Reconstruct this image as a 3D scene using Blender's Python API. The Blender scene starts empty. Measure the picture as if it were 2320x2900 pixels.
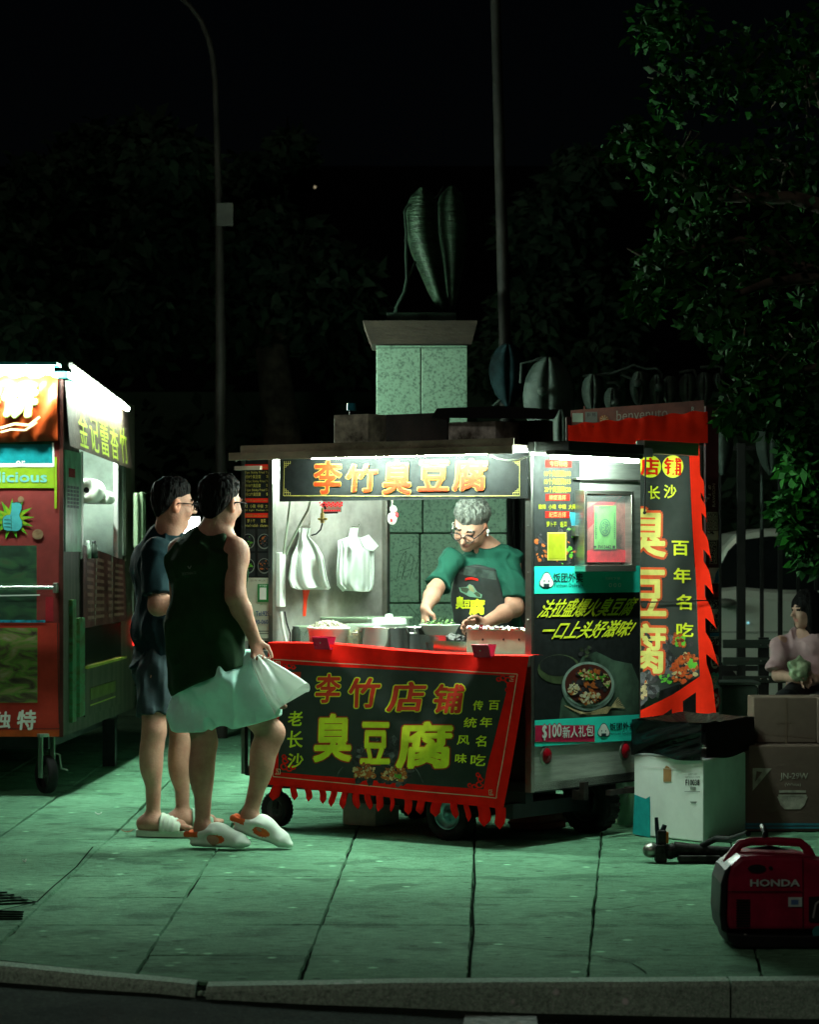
import bpy, math, random
import numpy as np
from mathutils import Vector, Matrix, Euler
from mathutils.bvhtree import BVHTree

random.seed(7)
R = random.Random(11)
SC = bpy.context.scene
COL = SC.collection
rad = math.radians

# ------------------------------------------------------------------ camera
F, CX, HY, CH = 8055.0, 1160.0, 1560.0, 1.38     # focal length, centre column, horizon row (photo px), eye height (m)
cam_data = bpy.data.cameras.new('camera')
cam = bpy.data.objects.new('camera', cam_data); COL.objects.link(cam)
cam.location = (0, 0, CH); cam.rotation_euler = (rad(90), 0, 0)
cam_data.sensor_fit = 'VERTICAL'; cam_data.sensor_height = 36.0; cam_data.sensor_width = 28.8
cam_data.lens = 36.0 * F / 2900.0
cam_data.shift_y = (HY - 1450.0) / 2900.0
cam_data.dof.use_dof = True; cam_data.dof.focus_distance = 13.5; cam_data.dof.aperture_fstop = 5.6
cam_data.clip_start = 0.1; cam_data.clip_end = 600.0
SC.camera = cam

# ------------------------------------------------------------------ world, sun (faint city light), exposure
w = bpy.data.worlds.new('World'); SC.world = w; w.use_nodes = True
nt = w.node_tree
sky = nt.nodes.new('ShaderNodeTexSky'); sky.sky_type = 'NISHITA'; sky.sun_disc = False
sky.sun_elevation = rad(38); sky.sun_rotation = rad(205)
bg = nt.nodes['Background']; nt.links.new(sky.outputs[0], bg.inputs[0]); bg.inputs[1].default_value = 0.00012
SUN_D = Vector((0.42, 0.90, -0.75)).normalized()
sd = bpy.data.lights.new('sun', 'SUN'); sd.energy = 0.14; sd.angle = rad(6); sd.color = (1.0, .90, .74)
so = bpy.data.objects.new('sun', sd); COL.objects.link(so)
so.rotation_euler = SUN_D.to_track_quat('-Z', 'Y').to_euler()
so.location = (-6, -10, 12)
SC.view_settings.view_transform = 'Standard'; SC.view_settings.look = 'None'
SC.view_settings.exposure = 0.38; SC.view_settings.gamma = 1.0
SC.render.engine = 'CYCLES'
SC.cycles.use_denoising = True
SC.cycles.max_bounces = 6; SC.cycles.diffuse_bounces = 3; SC.cycles.glossy_bounces = 4
SC.cycles.transparent_max_bounces = 12; SC.cycles.sample_clamp_indirect = 4.0
LIGHT = (0.76, 1.0, 0.84)

# ------------------------------------------------------------------ materials
MATS = {}
def mat(name, col, rough=.6, metal=0., noise=.12, scale=8., bump=0., bscale=60., emis=None, estr=0., spec=.22,
        trans=0., alpha=1., col2=None, stretch=None, streak=None):
    if name in MATS: return MATS[name]
    m = bpy.data.materials.new(name); m.use_nodes = True; MATS[name] = m
    t = m.node_tree; b = t.nodes['Principled BSDF']
    b.inputs['Roughness'].default_value = rough; b.inputs['Metallic'].default_value = metal
    b.inputs['Specular IOR Level'].default_value = spec
    if trans: b.inputs['Transmission Weight'].default_value = trans
    if alpha < 1: b.inputs['Alpha'].default_value = alpha
    c = tuple(col) + (1,)
    tc = t.nodes.new('ShaderNodeTexCoord'); vec = tc.outputs['Object']
    if stretch:
        mp = t.nodes.new('ShaderNodeMapping'); mp.inputs['Scale'].default_value = stretch
        t.links.new(vec, mp.inputs[0]); vec = mp.outputs[0]
    if noise > 0 or col2:
        n = t.nodes.new('ShaderNodeTexNoise'); n.inputs['Scale'].default_value = scale; n.inputs['Detail'].default_value = 6
        n.inputs['Roughness'].default_value = .65
        t.links.new(vec, n.inputs['Vector'])
        mx = t.nodes.new('ShaderNodeMix'); mx.data_type = 'RGBA'
        c2 = tuple(col2) + (1,) if col2 else tuple(max(0, x * (1 - 2.2 * noise)) for x in col) + (1,)
        c1 = c if col2 else tuple(min(1, x * (1 + 1.2 * noise)) for x in col) + (1,)
        rp = t.nodes.new('ShaderNodeMapRange'); rp.inputs[1].default_value = .34; rp.inputs[2].default_value = .66
        t.links.new(n.outputs['Fac'], rp.inputs[0]); t.links.new(rp.outputs[0], mx.inputs['Factor'])
        mx.inputs['A'].default_value = c1; mx.inputs['B'].default_value = c2
        t.links.new(mx.outputs['Result'], b.inputs['Base Color'])
        rr = t.nodes.new('ShaderNodeMapRange'); rr.inputs[3].default_value = max(0, rough - .08); rr.inputs[4].default_value = min(1, rough + .1)
        t.links.new(n.outputs['Fac'], rr.inputs[0]); t.links.new(rr.outputs[0], b.inputs['Roughness'])
    else:
        b.inputs['Base Color'].default_value = c
    if bump:
        n2 = t.nodes.new('ShaderNodeTexNoise'); n2.inputs['Scale'].default_value = bscale; n2.inputs['Detail'].default_value = 5
        t.links.new(vec, n2.inputs['Vector'])
        bp = t.nodes.new('ShaderNodeBump'); bp.inputs['Strength'].default_value = bump; bp.inputs['Distance'].default_value = .01
        t.links.new(n2.outputs['Fac'], bp.inputs['Height']); t.links.new(bp.outputs[0], b.inputs['Normal'])
    if emis:
        b.inputs['Emission Color'].default_value = tuple(emis) + (1,); b.inputs['Emission Strength'].default_value = estr
    return m

STEEL = mat('brushed_steel', (.52, .52, .47), .34, 1., .10, 3., .06, 90., stretch=(1, 1, 14))
STEELD = mat('dull_steel', (.34, .34, .30), .45, 1., .15, 4., .12, 30.)
CHROME = mat('polished_steel', (.62, .62, .60), .14, 1., .05, 3., .05, 12.)
BLACK = mat('black_paint', (.012, .012, .013), .45, 0, .2, 6.)
RUBBER = mat('rubber', (.014, .014, .014), .75, 0, .2, 20., .3, 60.)
SIGNK = mat('sign_black', (.012, .014, .014), .6, 0, .15, 20., spec=.12)
RED = mat('print_red', (.75, .018, .010), .55, 0, .08, 5.)
ORANGE = mat('letter_orange', (.36, .022, .003), .5, 0, .15, 9.)
YEL = mat('letter_yellow', (.78, .84, .035), .55, 0, .08, 12.)
CREAM = mat('letter_cream', (.36, .25, .05), .5, 0, .06, 12.)
WHITE = mat('white_paint', (.78, .78, .74), .5, 0, .05, 6.)
TEAL = mat('print_teal', (.03, .72, .58), .45, 0, .05, 5.)
DKTEAL = mat('letter_dark', (.010, .035, .04), .5, 0, .05, 5.)
GOLD = mat('trim_gold', (.55, .45, .10), .45, 0, .1, 9.)

# ------------------------------------------------------------------ mesh builder
class MB:
    def __init__(s, T=None): s.v = []; s.f = []; s.m = []; s.sm = []; s.T = T
    def add(s, vs, fs, mi=0, smooth=False, T='own'):
        T = s.T if T == 'own' else T
        o = len(s.v)
        if T is None: s.v += [tuple(v) for v in vs]
        else: s.v += [tuple(T @ Vector(v)) for v in vs]
        for f in fs: s.f.append([o + i for i in f]); s.m.append(mi); s.sm.append(smooth)
    def bx(s, x0, x1, y0, y1, z0, z1, mi=0, M=None):
        vs = [Vector((x, y, z)) for z in (z0, z1) for y in (y0, y1) for x in (x0, x1)]
        if M is not None: vs = [M @ v for v in vs]
        s.add(vs, [(0, 2, 3, 1), (4, 5, 7, 6), (0, 1, 5, 4), (2, 6, 7, 3), (0, 4, 6, 2), (1, 3, 7, 5)], mi)
    def tube(s, path, r, n=8, mi=0, caps=True, smooth=True):
        path = [Vector(p) for p in path]; k = len(path)
        rs = r if isinstance(r, (list, tuple)) else [r] * k
        rings = []; up = None
        for i, p in enumerate(path):
            d = (path[min(i + 1, k - 1)] - path[max(i - 1, 0)]).normalized()
            if up is None:
                up = Vector((0, 0, 1)) if abs(d.z) < .9 else Vector((1, 0, 0))
            a = d.cross(up).normalized(); up = a.cross(d).normalized()
            rings.append([p + (a * math.cos(2 * math.pi * j / n) + up * math.sin(2 * math.pi * j / n)) * rs[i] for j in range(n)])
        vs = [v for rg in rings for v in rg]; fs = []
        for i in range(k - 1):
            for j in range(n): fs.append((i * n + j, i * n + (j + 1) % n, (i + 1) * n + (j + 1) % n, (i + 1) * n + j))
        s.add(vs, fs, mi, smooth)
        if caps: s.add(rings[0], [tuple(range(n))[::-1]], mi); s.add(rings[-1], [tuple(range(n))], mi)
    def lathe(s, prof, M=None, n=24, mi=0, smooth=True):
        M = M or Matrix.Identity(4); vs = []; fs = []; k = len(prof)
        for r, z in prof:
            for j in range(n): a = 2 * math.pi * j / n; vs.append(M @ Vector((r * math.cos(a), r * math.sin(a), z)))
        for i in range(k - 1):
            for j in range(n): fs.append((i * n + j, i * n + (j + 1) % n, (i + 1) * n + (j + 1) % n, (i + 1) * n + j))
        s.add(vs, fs, mi, smooth)
    def ell(s, c, r, mi=0, n=12, M=None, jit=0):
        vs = []; fs = []; k = n // 2
        for i in range(k + 1):
            th = math.pi * i / k
            for j in range(n):
                a = 2 * math.pi * j / n; q = 1 + (R.uniform(-jit, jit) if jit else 0)
                v = Vector((r[0] * math.sin(th) * math.cos(a) * q, r[1] * math.sin(th) * math.sin(a) * q, r[2] * math.cos(th) * q))
                if M is not None: v = M @ v
                vs.append(Vector(c) + v)
        for i in range(k):
            for j in range(n): fs.append((i * n + j, (i + 1) * n + j, (i + 1) * n + (j + 1) % n, i * n + (j + 1) % n))
        s.add(vs, fs, mi, True)
    def grid(s, fn, nu, nv, mi=0, smooth=True):
        vs = [fn(i / nu, j / nv) for j in range(nv + 1) for i in range(nu + 1)]
        fs = [(j * (nu + 1) + i, j * (nu + 1) + i + 1, (j + 1) * (nu + 1) + i + 1, (j + 1) * (nu + 1) + i) for j in range(nv) for i in range(nu)]
        s.add(vs, fs, mi, smooth)
    def prism(s, pts, h0, h1, fr, mi=0, mside=None):
        # polygon pts (a,b) extruded from h0 to h1 in a frame fr(a,b,h) -> point
        n = len(pts); vs = [fr(a, b, h1) for a, b in pts] + [fr(a, b, h0) for a, b in pts]
        s.add(vs, [tuple(range(n))], mi)
        s.add(vs, [tuple(range(n, 2 * n))[::-1]] + [(i, i + n, (i + 1) % n + n, (i + 1) % n) for i in range(n)], mi if mside is None else mside)
    # flat printing on a surface S (S.px(x, y, h) -> point h metres in front of it)
    def flat(s, S, pts, h, mi): s.add([S.px(x, y, h) for x, y in pts], [tuple(range(len(pts)))], mi, T=None)
    def rect(s, S, x0, y0, x1, y1, h, mi, n=1):
        for i in range(n):
            a = x0 + (x1 - x0) * i / n; b = x0 + (x1 - x0) * (i + 1) / n
            s.flat(S, [(a, y0), (a, y1), (b, y1), (b, y0)], h, mi)
    def disc(s, S, x, y, rx, ry, h, mi, n=20): s.flat(S, [(x + rx * math.cos(2 * math.pi * i / n), y - ry * math.sin(2 * math.pi * i / n)) for i in range(n)], h, mi)
    def line(s, S, pts, w, h, mi):
        for (x0, y0), (x1, y1) in zip(pts[:-1], pts[1:]):
            d = math.hypot(x1 - x0, y1 - y0) or 1; nx, ny = -(y1 - y0) / d * w / 2, (x1 - x0) / d * w / 2
            s.flat(S, [(x0 + nx, y0 + ny), (x0 - nx, y0 - ny), (x1 - nx, y1 - ny), (x1 + nx, y1 + ny)], h, mi)
    def text(s, S, txt, box, h, mi, off=.0, skew=0., curve=0., cuts=0, rot=0):
        # box = photo rectangle (x0,y0,x1,y1) or four corners TL,TR,BR,BL
        vs, fs, asp = glyphs(txt, cuts)
        if len(box) == 4 and not isinstance(box[0], (tuple, list)):
            x0, y0, x1, y1 = box; q = [(x0, y0), (x1, y0), (x1, y1), (x0, y1)]
        else: q = box
        if rot: q = q[-rot:] + q[:-rot]
        nd = 0 if off <= 0 else (6 if off < .04 else 10)
        sh = [(0, 0)] + [(off * math.cos(2 * math.pi * i / nd), off * math.sin(2 * math.pi * i / nd)) for i in range(nd)]
        for k, (du, dv) in enumerate(sh):
            out = []
            for u, v in vs:
                v = v + dv; u2 = u + du / asp + skew * (v - .5)
                tx = q[0][0] * (1 - u2) * v + q[1][0] * u2 * v + q[2][0] * u2 * (1 - v) + q[3][0] * (1 - u2) * (1 - v)
                ty = q[0][1] * (1 - u2) * v + q[1][1] * u2 * v + q[2][1] * u2 * (1 - v) + q[3][1] * (1 - u2) * (1 - v)
                out.append(S.px(tx, ty, h - k * .00011))
            s.add(out, fs, mi, T=None)
    def bits(s, S, cx, cy, rx, ry, n, mis, smin, smax, h0=.002, h1=.006, clip=None):
        for _ in range(n):
            a = R.uniform(0, 6.283); q = math.sqrt(R.random()); x = cx + rx * q * math.cos(a); y = cy + ry * q * math.sin(a)
            if clip and not clip(x, y): continue
            k = R.randint(5, 8); sz = R.uniform(smin, smax); th = R.uniform(0, 6.28); ar = R.uniform(.45, 1)
            pts = []
            for j in range(k):
                b = 2 * math.pi * j / k; rr = sz * R.uniform(.7, 1.15)
                u, v = rr * math.cos(b), rr * ar * math.sin(b)
                pts.append((x + u * math.cos(th) - v * math.sin(th), y - u * math.sin(th) - v * math.cos(th)))
            s.flat(S, pts, R.uniform(h0, h1), R.choice(mis))
    def build(s, name, mats, parent=None, bevel=0., solid=0., shade=None):
        me = bpy.data.meshes.new(name)
        v = s.v
        o = bpy.data.objects.new(name, me); COL.objects.link(o)
        if parent is not None:
            top = parent
            while top.parent: top = top.parent
            Mi = WM[top.name].inverted(); o.parent = parent
            v = [tuple(Mi @ Vector(p)) for p in v]
        else:
            a = np.array(v); c = ((a[:, 0].min() + a[:, 0].max()) / 2, (a[:, 1].min() + a[:, 1].max()) / 2, a[:, 2].min())
            o.location = c; v = [(p[0] - c[0], p[1] - c[1], p[2] - c[2]) for p in v]
            WM[o.name] = Matrix.Translation(c)
        me.from_pydata(v, [], s.f)
        for m in (mats if isinstance(mats, (list, tuple)) else [mats]): me.materials.append(m)
        me.polygons.foreach_set('material_index', s.m); me.polygons.foreach_set('use_smooth', s.sm)
        me.update()
        if solid:
            d = o.modifiers.new('solid', 'SOLIDIFY'); d.thickness = solid; d.offset = 0
        if bevel:
            d = o.modifiers.new('bevel', 'BEVEL'); d.width = bevel; d.segments = 2; d.limit_method = 'ANGLE'; d.angle_limit = rad(40)
        return o
WM = {}
_GC = {}
def glyphs(txt, cuts=0):
    k = (txt, cuts)
    if k in _GC: return _GC[k]
    c = bpy.data.curves.new('lettering', 'FONT'); c.body = txt; c.resolution_u = 2 if len(txt) > 3 else 3
    o = bpy.data.objects.new('lettering', c)
    base = o.to_mesh(); V = [(v.co.x, v.co.y) for v in base.vertices]; Fs = [tuple(p.vertices) for p in base.polygons]; o.to_mesh_clear()
    W = V
    bpy.data.objects.remove(o); bpy.data.curves.remove(c)
    xs = [p[0] for p in W]; ys = [p[1] for p in W]
    x0, x1, y0, y1 = min(xs), max(xs), min(ys), max(ys)
    if cuts:
        import bmesh
        bm = bmesh.new(); bv = [bm.verts.new((x, y, 0)) for x, y in V]
        for f in Fs:
            try: bm.faces.new([bv[i] for i in f])
            except ValueError: pass
        for i in range(1, cuts):
            for ax in (0, 1):
                co = [0, 0, 0]; no = [0, 0, 0]; no[ax] = 1; co[ax] = (x0, y0)[ax] + ((x1 - x0), (y1 - y0))[ax] * i / cuts
                bmesh.ops.bisect_plane(bm, geom=bm.verts[:] + bm.edges[:] + bm.faces[:], plane_co=co, plane_no=no)
        bm.verts.index_update()
        V = [(v.co.x, v.co.y) for v in bm.verts]; Fs = [tuple(v.index for v in f.verts) for f in bm.faces]; bm.free()
    vs = [((x - x0) / ((x1 - x0) or 1), (y - y0) / ((y1 - y0) or 1)) for x, y in V]
    _GC[k] = (vs, Fs, (x1 - x0) / ((y1 - y0) or 1)); return _GC[k]

def W(x, y, d): return Vector(((x - CX) / F * d, d, CH - (y - HY) / F * d))
def ray(x, y): return Vector(((x - CX) / F, 1.0, -(y - HY) / F))
EYE = Vector((0, 0, CH))
class Plane:
    def __init__(s, o, n, warp=None): s.o = Vector(o); s.n = Vector(n).normalized(); s.warp = warp     # n points to the viewer's side
    def px(s, x, y, h=0.):
        d = ray(x, y); t = (s.o + s.n * h - EYE).dot(s.n) / d.dot(s.n); p = EYE + d * t
        return p + s.n * s.warp(x, y) if s.warp else p
class Surf:
    def __init__(s, bvh, fallback): s.b = bvh; s.fb = fallback
    def px(s, x, y, h=0.):
        d = ray(x, y).normalized(); hit = s.b.ray_cast(EYE, d)
        return (hit[0] if hit[0] is not None else s.fb.px(x, y)) - d * h
def ground(x, y, z=0.):
    d = F * (CH - z) / (y - HY); return Vector(((x - CX) / F * d, d, z))

def tag(o, label, cat, group=None):
    o['label'] = label; o['category'] = cat
    if group: o['group'] = group
    return o
def structure(o): o['kind'] = 'structure'; return o
def thing(name, label, cat, loc=(0, 0, 0), rotz=0., group=None):
    o = bpy.data.objects.new(name, None); COL.objects.link(o); o.empty_display_size = .1
    o.location = loc; o.rotation_euler = (0, 0, rotz)
    WM[o.name] = Matrix.Translation(loc) @ Matrix.Rotation(rotz, 4, 'Z')
    return tag(o, label, cat, group)
def dup(root, M):
    # copy a thing with its parts; M moves it in the world
    r = root.copy(); COL.objects.link(r); N = M @ WM[root.name]
    r.location = N.to_translation(); r.rotation_euler = N.to_euler(); WM[r.name] = N
    for ch in list(root.children):
        c = ch.copy(); COL.objects.link(c); c.parent = r
        for g in list(ch.children):
            d = g.copy(); COL.objects.link(d); d.parent = c
    return r
# value noise
_rng = np.random.RandomState(3); _NT = _rng.rand(32, 32, 32).astype(np.float32)
def vnoise(x, y, z):
    xi = np.floor(x).astype(int); yi = np.floor(y).astype(int); zi = np.floor(z).astype(int)
    fx, fy, fz = x - xi, y - yi, z - zi
    fx = fx * fx * (3 - 2 * fx); fy = fy * fy * (3 - 2 * fy); fz = fz * fz * (3 - 2 * fz)
    out = 0
    for a in (0, 1):
        for b in (0, 1):
            for c in (0, 1):
                out = out + _NT[(xi + a) & 31, (yi + b) & 31, (zi + c) & 31] * (fx if a else 1 - fx) * (fy if b else 1 - fy) * (fz if c else 1 - fz)
    return out - .5
def n1(x, y, z=0.): return float(vnoise(np.array([x]), np.array([y]), np.array([z]))[0])
# ------------------------------------------------------------------ setting: pavement, kerb, road
def ground_mat(name, c1, c2, spots, streak, rough, bump, bs, fine):
    m = bpy.data.materials.new(name); m.use_nodes = True; t = m.node_tree; b = t.nodes['Principled BSDF']; b.inputs['Specular IOR Level'].default_value = .02
    L = t.links.new; N = t.nodes.new
    tc = N('ShaderNodeTexCoord'); o = tc.outputs['Object']
    def noise(scale, det=6, st=None, ro=.6):
        n = N('ShaderNodeTexNoise'); n.inputs['Scale'].default_value = scale; n.inputs['Detail'].default_value = det; n.inputs['Roughness'].default_value = ro
        if st:
            mp = N('ShaderNodeMapping'); mp.inputs['Scale'].default_value = st; L(o, mp.inputs[0]); L(mp.outputs[0], n.inputs['Vector'])
        else: L(o, n.inputs['Vector'])
        return n.outputs['Fac']
    def mr(x, a, bb, lo, hi):
        r = N('ShaderNodeMapRange'); r.inputs[1].default_value = a; r.inputs[2].default_value = bb; r.inputs[3].default_value = lo; r.inputs[4].default_value = hi; L(x, r.inputs[0]); return r.outputs[0]
    def mix(f, A, B):
        x = N('ShaderNodeMix'); x.data_type = 'RGBA'; L(f, x.inputs['Factor'])
        for s, k in ((A, 'A'), (B, 'B')):
            if isinstance(s, tuple): x.inputs[k].default_value = s + (1,)
            else: L(s, x.inputs[k])
        return x.outputs['Result']
    big = noise(1.3, 8); f1 = noise(fine, 4, streak, .75)
    c = mix(mr(big, .35, .65, 0, 1), c1, c2)
    if spots < 12:
        blot = noise(3.4, 3, None, .5); c = mix(mr(blot, .54, .64, 0, .7), c, tuple(x * .42 for x in c2)); blot2 = noise(6.5, 5, (1, 2.2, 1), .7); c = mix(mr(blot2, .60, .70, 0, .4), c, tuple(min(1, x * 1.5) for x in c1))
    c = mix(mr(f1, .38, .68, 0, .85), c, tuple(x * .30 for x in c2))
    f2 = noise(300, 2)
    c = mix(mr(f2, .55, .70, 0, .7), c, tuple(min(1, x * 1.7) for x in c1))
    if spots:
        v = N('ShaderNodeTexVoronoi'); v.inputs['Scale'].default_value = spots; v.feature = 'F1'
        L(o, v.inputs['Vector'])
        sel = N('ShaderNodeSeparateColor'); L(v.outputs['Color'], sel.inputs[0])
        near = mr(v.outputs['Distance'], .10, .2, 1, 0)
        mul = N('ShaderNodeMath'); mul.operation = 'MULTIPLY'; L(near, mul.inputs[0]); L(mr(sel.outputs[0], .74, .76, 0, .85), mul.inputs[1])
        c = mix(mul.outputs[0], c, tuple(min(1, x * 1.9) for x in c1))
        mul2 = N('ShaderNodeMath'); mul2.operation = 'MULTIPLY'; L(near, mul2.inputs[0]); L(mr(sel.outputs[1], .66, .68, 0, .8), mul2.inputs[1])
        c = mix(mul2.outputs[0], c, tuple(x * .3 for x in c2))
    L(c, b.inputs['Base Color'])
    L(mr(f1, .2, .8, rough - .12, min(1, rough + .12)), b.inputs['Roughness'])
    bp = N('ShaderNodeBump'); bp.inputs['Strength'].default_value = bump; bp.inputs['Distance'].default_value = .01
    L(noise(bs, 5), bp.inputs['Height']); L(bp.outputs[0], b.inputs['Normal'])
    return m
CONC = ground_mat('pavement_concrete', (.190, .410, .250), (.105, .240, .148), 9., (1.2, 5., 1), .85, .6, 70., 13.)
JOINT = mat('pavement_joint', (.012, .019, .014), .95, 0, .3, 30., spec=0)
KERBM = ground_mat('kerb_stone', (.58, .84, .65), (.40, .62, .48), 14., (2, 2, 2), .85, .5, 60., 40.)
ASPH = ground_mat('road_asphalt', (.060, .085, .068), (.015, .022, .018), 40., (2, 4, 1), .9, 1.0, 70., 24.)

def kerb_d(px):   # front top edge of the kerb stone (photo x -> distance)
    xs = [-1500, 0, 230, 543, 577, 800, 1200, 1840, 2320, 4200]; ds = [10.6, 9.444, 9.256, 9.045, 8.99, 9.02, 9.07, 9.09, 9.12, 9.2]
    return float(np.interp(px, xs, ds))
def road_z(px): return float(np.interp(px, [-1500, 0, 560, 800, 1200, 1450, 2320, 4200], [-.075, -.052, -.035, -.055, -.08, -.095, -.122, -.13]))
# pavement slabs
longs = [(-4.2, 0), (-3.6, 0), (-3.05, 0), (-2.5, 0), (-1.98, 0), (-1.44, 0), (-.895, 0), (-.35, .019), (.195, .027), (.586, .077), (1.15, .09), (1.75, .1), (2.4, .1), (3.1, .1), (3.8, .1), (4.6, .1)]
trans = [9.71, 10.5, 11.32, 12.07, 12.85, 13.62, 14.4, 15.2, 16.0, 16.9, 17.8, 18.7, 19.6, 20.6]
g = MB()
def lx(k, d): return longs[k][0] + longs[k][1] * (d - 9.3)
for k in range(len(longs) - 1):
    for j in range(len(trans)):
        for sub in range(1):
            d1 = trans[j]
            tilt = R.uniform(-.0018, .0018); dz = R.uniform(-.002, .0)
            gx, gy = R.uniform(.004, .009), R.uniform(.002, .005)
            d0 = trans[j - 1] if j else 0
            n = 7; pts = []; jx = lambda: R.gauss(0, .0022); jy = lambda: R.gauss(0, .0014)
            off = R.uniform(-.006, .006)
            for i in range(n + 1):
                if j == 0:
                    x = (lx(k, 9.2) + gx) + (lx(k + 1, 9.2) - lx(k, 9.2) - 2 * gx) * i / n; pts.append((x, kerb_d(CX + F * x / 9.2) + .124 + jy()))
                else:
                    x = (lx(k, d0) + gx) + (lx(k + 1, d0) - lx(k, d0) - 2 * gx) * i / n; pts.append((x, d0 + gy + off * (.5 - i / n) + jy()))
            ds = pts[-1][1]
            for i in range(1, n): d = ds + (d1 - ds) * i / n; pts.append((lx(k + 1, d) - gx + jx(), d))
            for i in range(n + 1): pts.append((lx(k + 1, d1) - gx - (lx(k + 1, d1) - lx(k, d1) - 2 * gx) * i / n, d1 - gy + jy()))
            for i in range(1, n): d = d1 + (pts[0][1] - d1) * i / n; pts.append((lx(k, d) + gx + jx(), d))
            q = len(pts); cx = sum(p[0] for p in pts) / q; cy = sum(p[1] for p in pts) / q
            top = [(x, y, dz + tilt * (x - cx) * 2) for x, y in pts]
            low = [(x + (.004 if x > cx else -.004), y + (.002 if y > cy else -.002), -.012) for x, y in pts]
            g.add(top + low, [tuple(range(q))] + [(i, i + q, (i + 1) % q + q, (i + 1) % q) for i in range(q)], 0)
# base sheet under and beyond the slabs
edge = [(-4.2, kerb_d(-1500) + .05)] + [((px - CX) / F * kerb_d(px), kerb_d(px) + .05) for px in range(-1200, 4001, 200)]
for (x0, y0), (x1, y1) in zip(edge[:-1], edge[1:]): g.add([(x0, y0, -.012), (x1, y1, -.012), (x1, 20.65, -.012), (x0, 20.65, -.012)], [(0, 1, 2, 3)], 1)
g.add([(-60, 20.6, -.004), (60, 20.6, -.004), (60, 160, -.004), (-60, 160, -.004)], [(0, 1, 2, 3)], 0)
g.add([(-60, 9.6, -.004), (-4.2, 9.6, -.004), (-4.2, 20.6, -.004), (-60, 20.6, -.004)], [(0, 1, 2, 3)], 0)
g.add([(4.6, 9.6, -.004), (60, 9.6, -.004), (60, 20.6, -.004), (4.6, 20.6, -.004)], [(0, 1, 2, 3)], 0)
structure(g.build('pavement', [CONC, JOINT]))
g = MB()
def ribbon(b, pts, w, z, mi=0):
    ps = [ground(x, y, z) for x, y in pts]
    for p, q in zip(ps[:-1], ps[1:]):
        d = (q - p).normalized(); n = Vector((-d.y, d.x, 0)) * w / 2
        b.add([p + n, p - n, q - n, q + n], [(0, 1, 2, 3)], mi)
ribbon(g, [(1345, 2674), (1400, 2676), (1470, 2683), (1545, 2690), (1670, 2697)], .006, .003); ribbon(g, [(1690, 2708), (1760, 2722), (1790, 2728), (1815, 2742), (1832, 2756)], .005, .003); ribbon(g, [(1730, 2578), (1800, 2566), (1870, 2556), (1930, 2548)], .004, .003)
ribbon(g, [(1342, 2420), (1346, 2500), (1338, 2560), (1342, 2640), (1334, 2700), (1330, 2752)], .009, .003); ribbon(g, [(104, 2553), (150, 2510), (215, 2455), (262, 2398)], .007, .003)
structure(g.build('pavement_crack', [JOINT]))
# kerb stones
g = MB()
def kerb_run(p0, p1, n):
    fr = []
    for i in range(n + 1):
        px = p0 + (p1 - p0) * i / n; d = kerb_d(px); x = (px - CX) / F * d
        j = R.uniform(-.004, .004)
        fr.append((x, d + j, px))
    for (x0, y0, a), (x1, y1, b) in zip(fr[:-1], fr[1:]):
        z0, z1 = road_z(a) - .03, road_z(b) - .03; c = .014; za, zb = R.uniform(-.002, .003), R.uniform(-.002, .003)
        vs = [(x0, y0, z0), (x1, y1, z1), (x1, y1, -c), (x0, y0, -c), (x0, y0 + c, .001), (x1, y1 + c, .001), (x1, y1 + .11, .001), (x0, y0 + .11, .001), (x1, y1 + .11, -.02), (x0, y0 + .11, -.02)]
        g.add(vs, [(0, 1, 2, 3), (3, 2, 5, 4), (4, 5, 6, 7), (7, 6, 8, 9)], 0)
    for (x, y, px), sgn in ((fr[0], 1), (fr[-1], -1)):
        z = road_z(px) - .03
        f = [(x, y, z), (x, y, -.014), (x, y + .014, .001), (x, y + .11, .001), (x, y + .11, z)]
        g.add(f, [(0, 1, 2, 3, 4) if sgn < 0 else (4, 3, 2, 1, 0)], 0)
kerb_run(-1500, 552, 18); kerb_run(583, 2068, 14); kerb_run(2074, 4200, 14)
# broken rubble in the gap
for i in range(9):
    px = R.uniform(545, 590); d = kerb_d(px) + R.uniform(.01, .1); r = R.uniform(.006, .018)
    g.ell(((px - CX) / F * d, d, -.03 + R.uniform(0, .012)), (r * 1.3, r, r * .7), 0, 6, jit=.2)
structure(g.build('kerb', [KERBM]))
# road
g = MB()
xs = list(range(-1500, 4300, 150))
def rp(px, dd, extra=0): d = kerb_d(px); return ((px - CX) / F * d, d - dd, road_z(px) + extra)
for a, b in zip(xs[:-1], xs[1:]):
    for d0, d1 in ((-.05, .0), (.0, .3), (.3, 1.2), (1.2, 4), (4, 14)):
        g.add([rp(a, d1, d1 * .012), rp(b, d1, d1 * .012), rp(b, d0, max(0, d0) * .012), rp(a, d0, max(0, d0) * .012)], [(0, 1, 2, 3)], 0)
g.add([(-60, -60, .0), (60, -60, .0), (60, -3.5, .0), (-60, -3.5, .0)], [(0, 1, 2, 3)], 0)
structure(g.build('road', [ASPH]))
PAINT = mat('road_paint', (.34, .38, .34), .8, 0, .5, 30., .4, 80., col2=(.07, .09, .08))
g = MB(); z = -.083
q = [ground(1318, 2878, z), ground(1520, 2882, z), ground(1530, 2960, z), ground(1300, 2960, z)]
g.add([p + Vector((0, 0, .004 + (9 - p.y) * .012)) for p in q], [(3, 2, 1, 0)]); structure(g.build('road_marking', [PAINT]))

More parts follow.
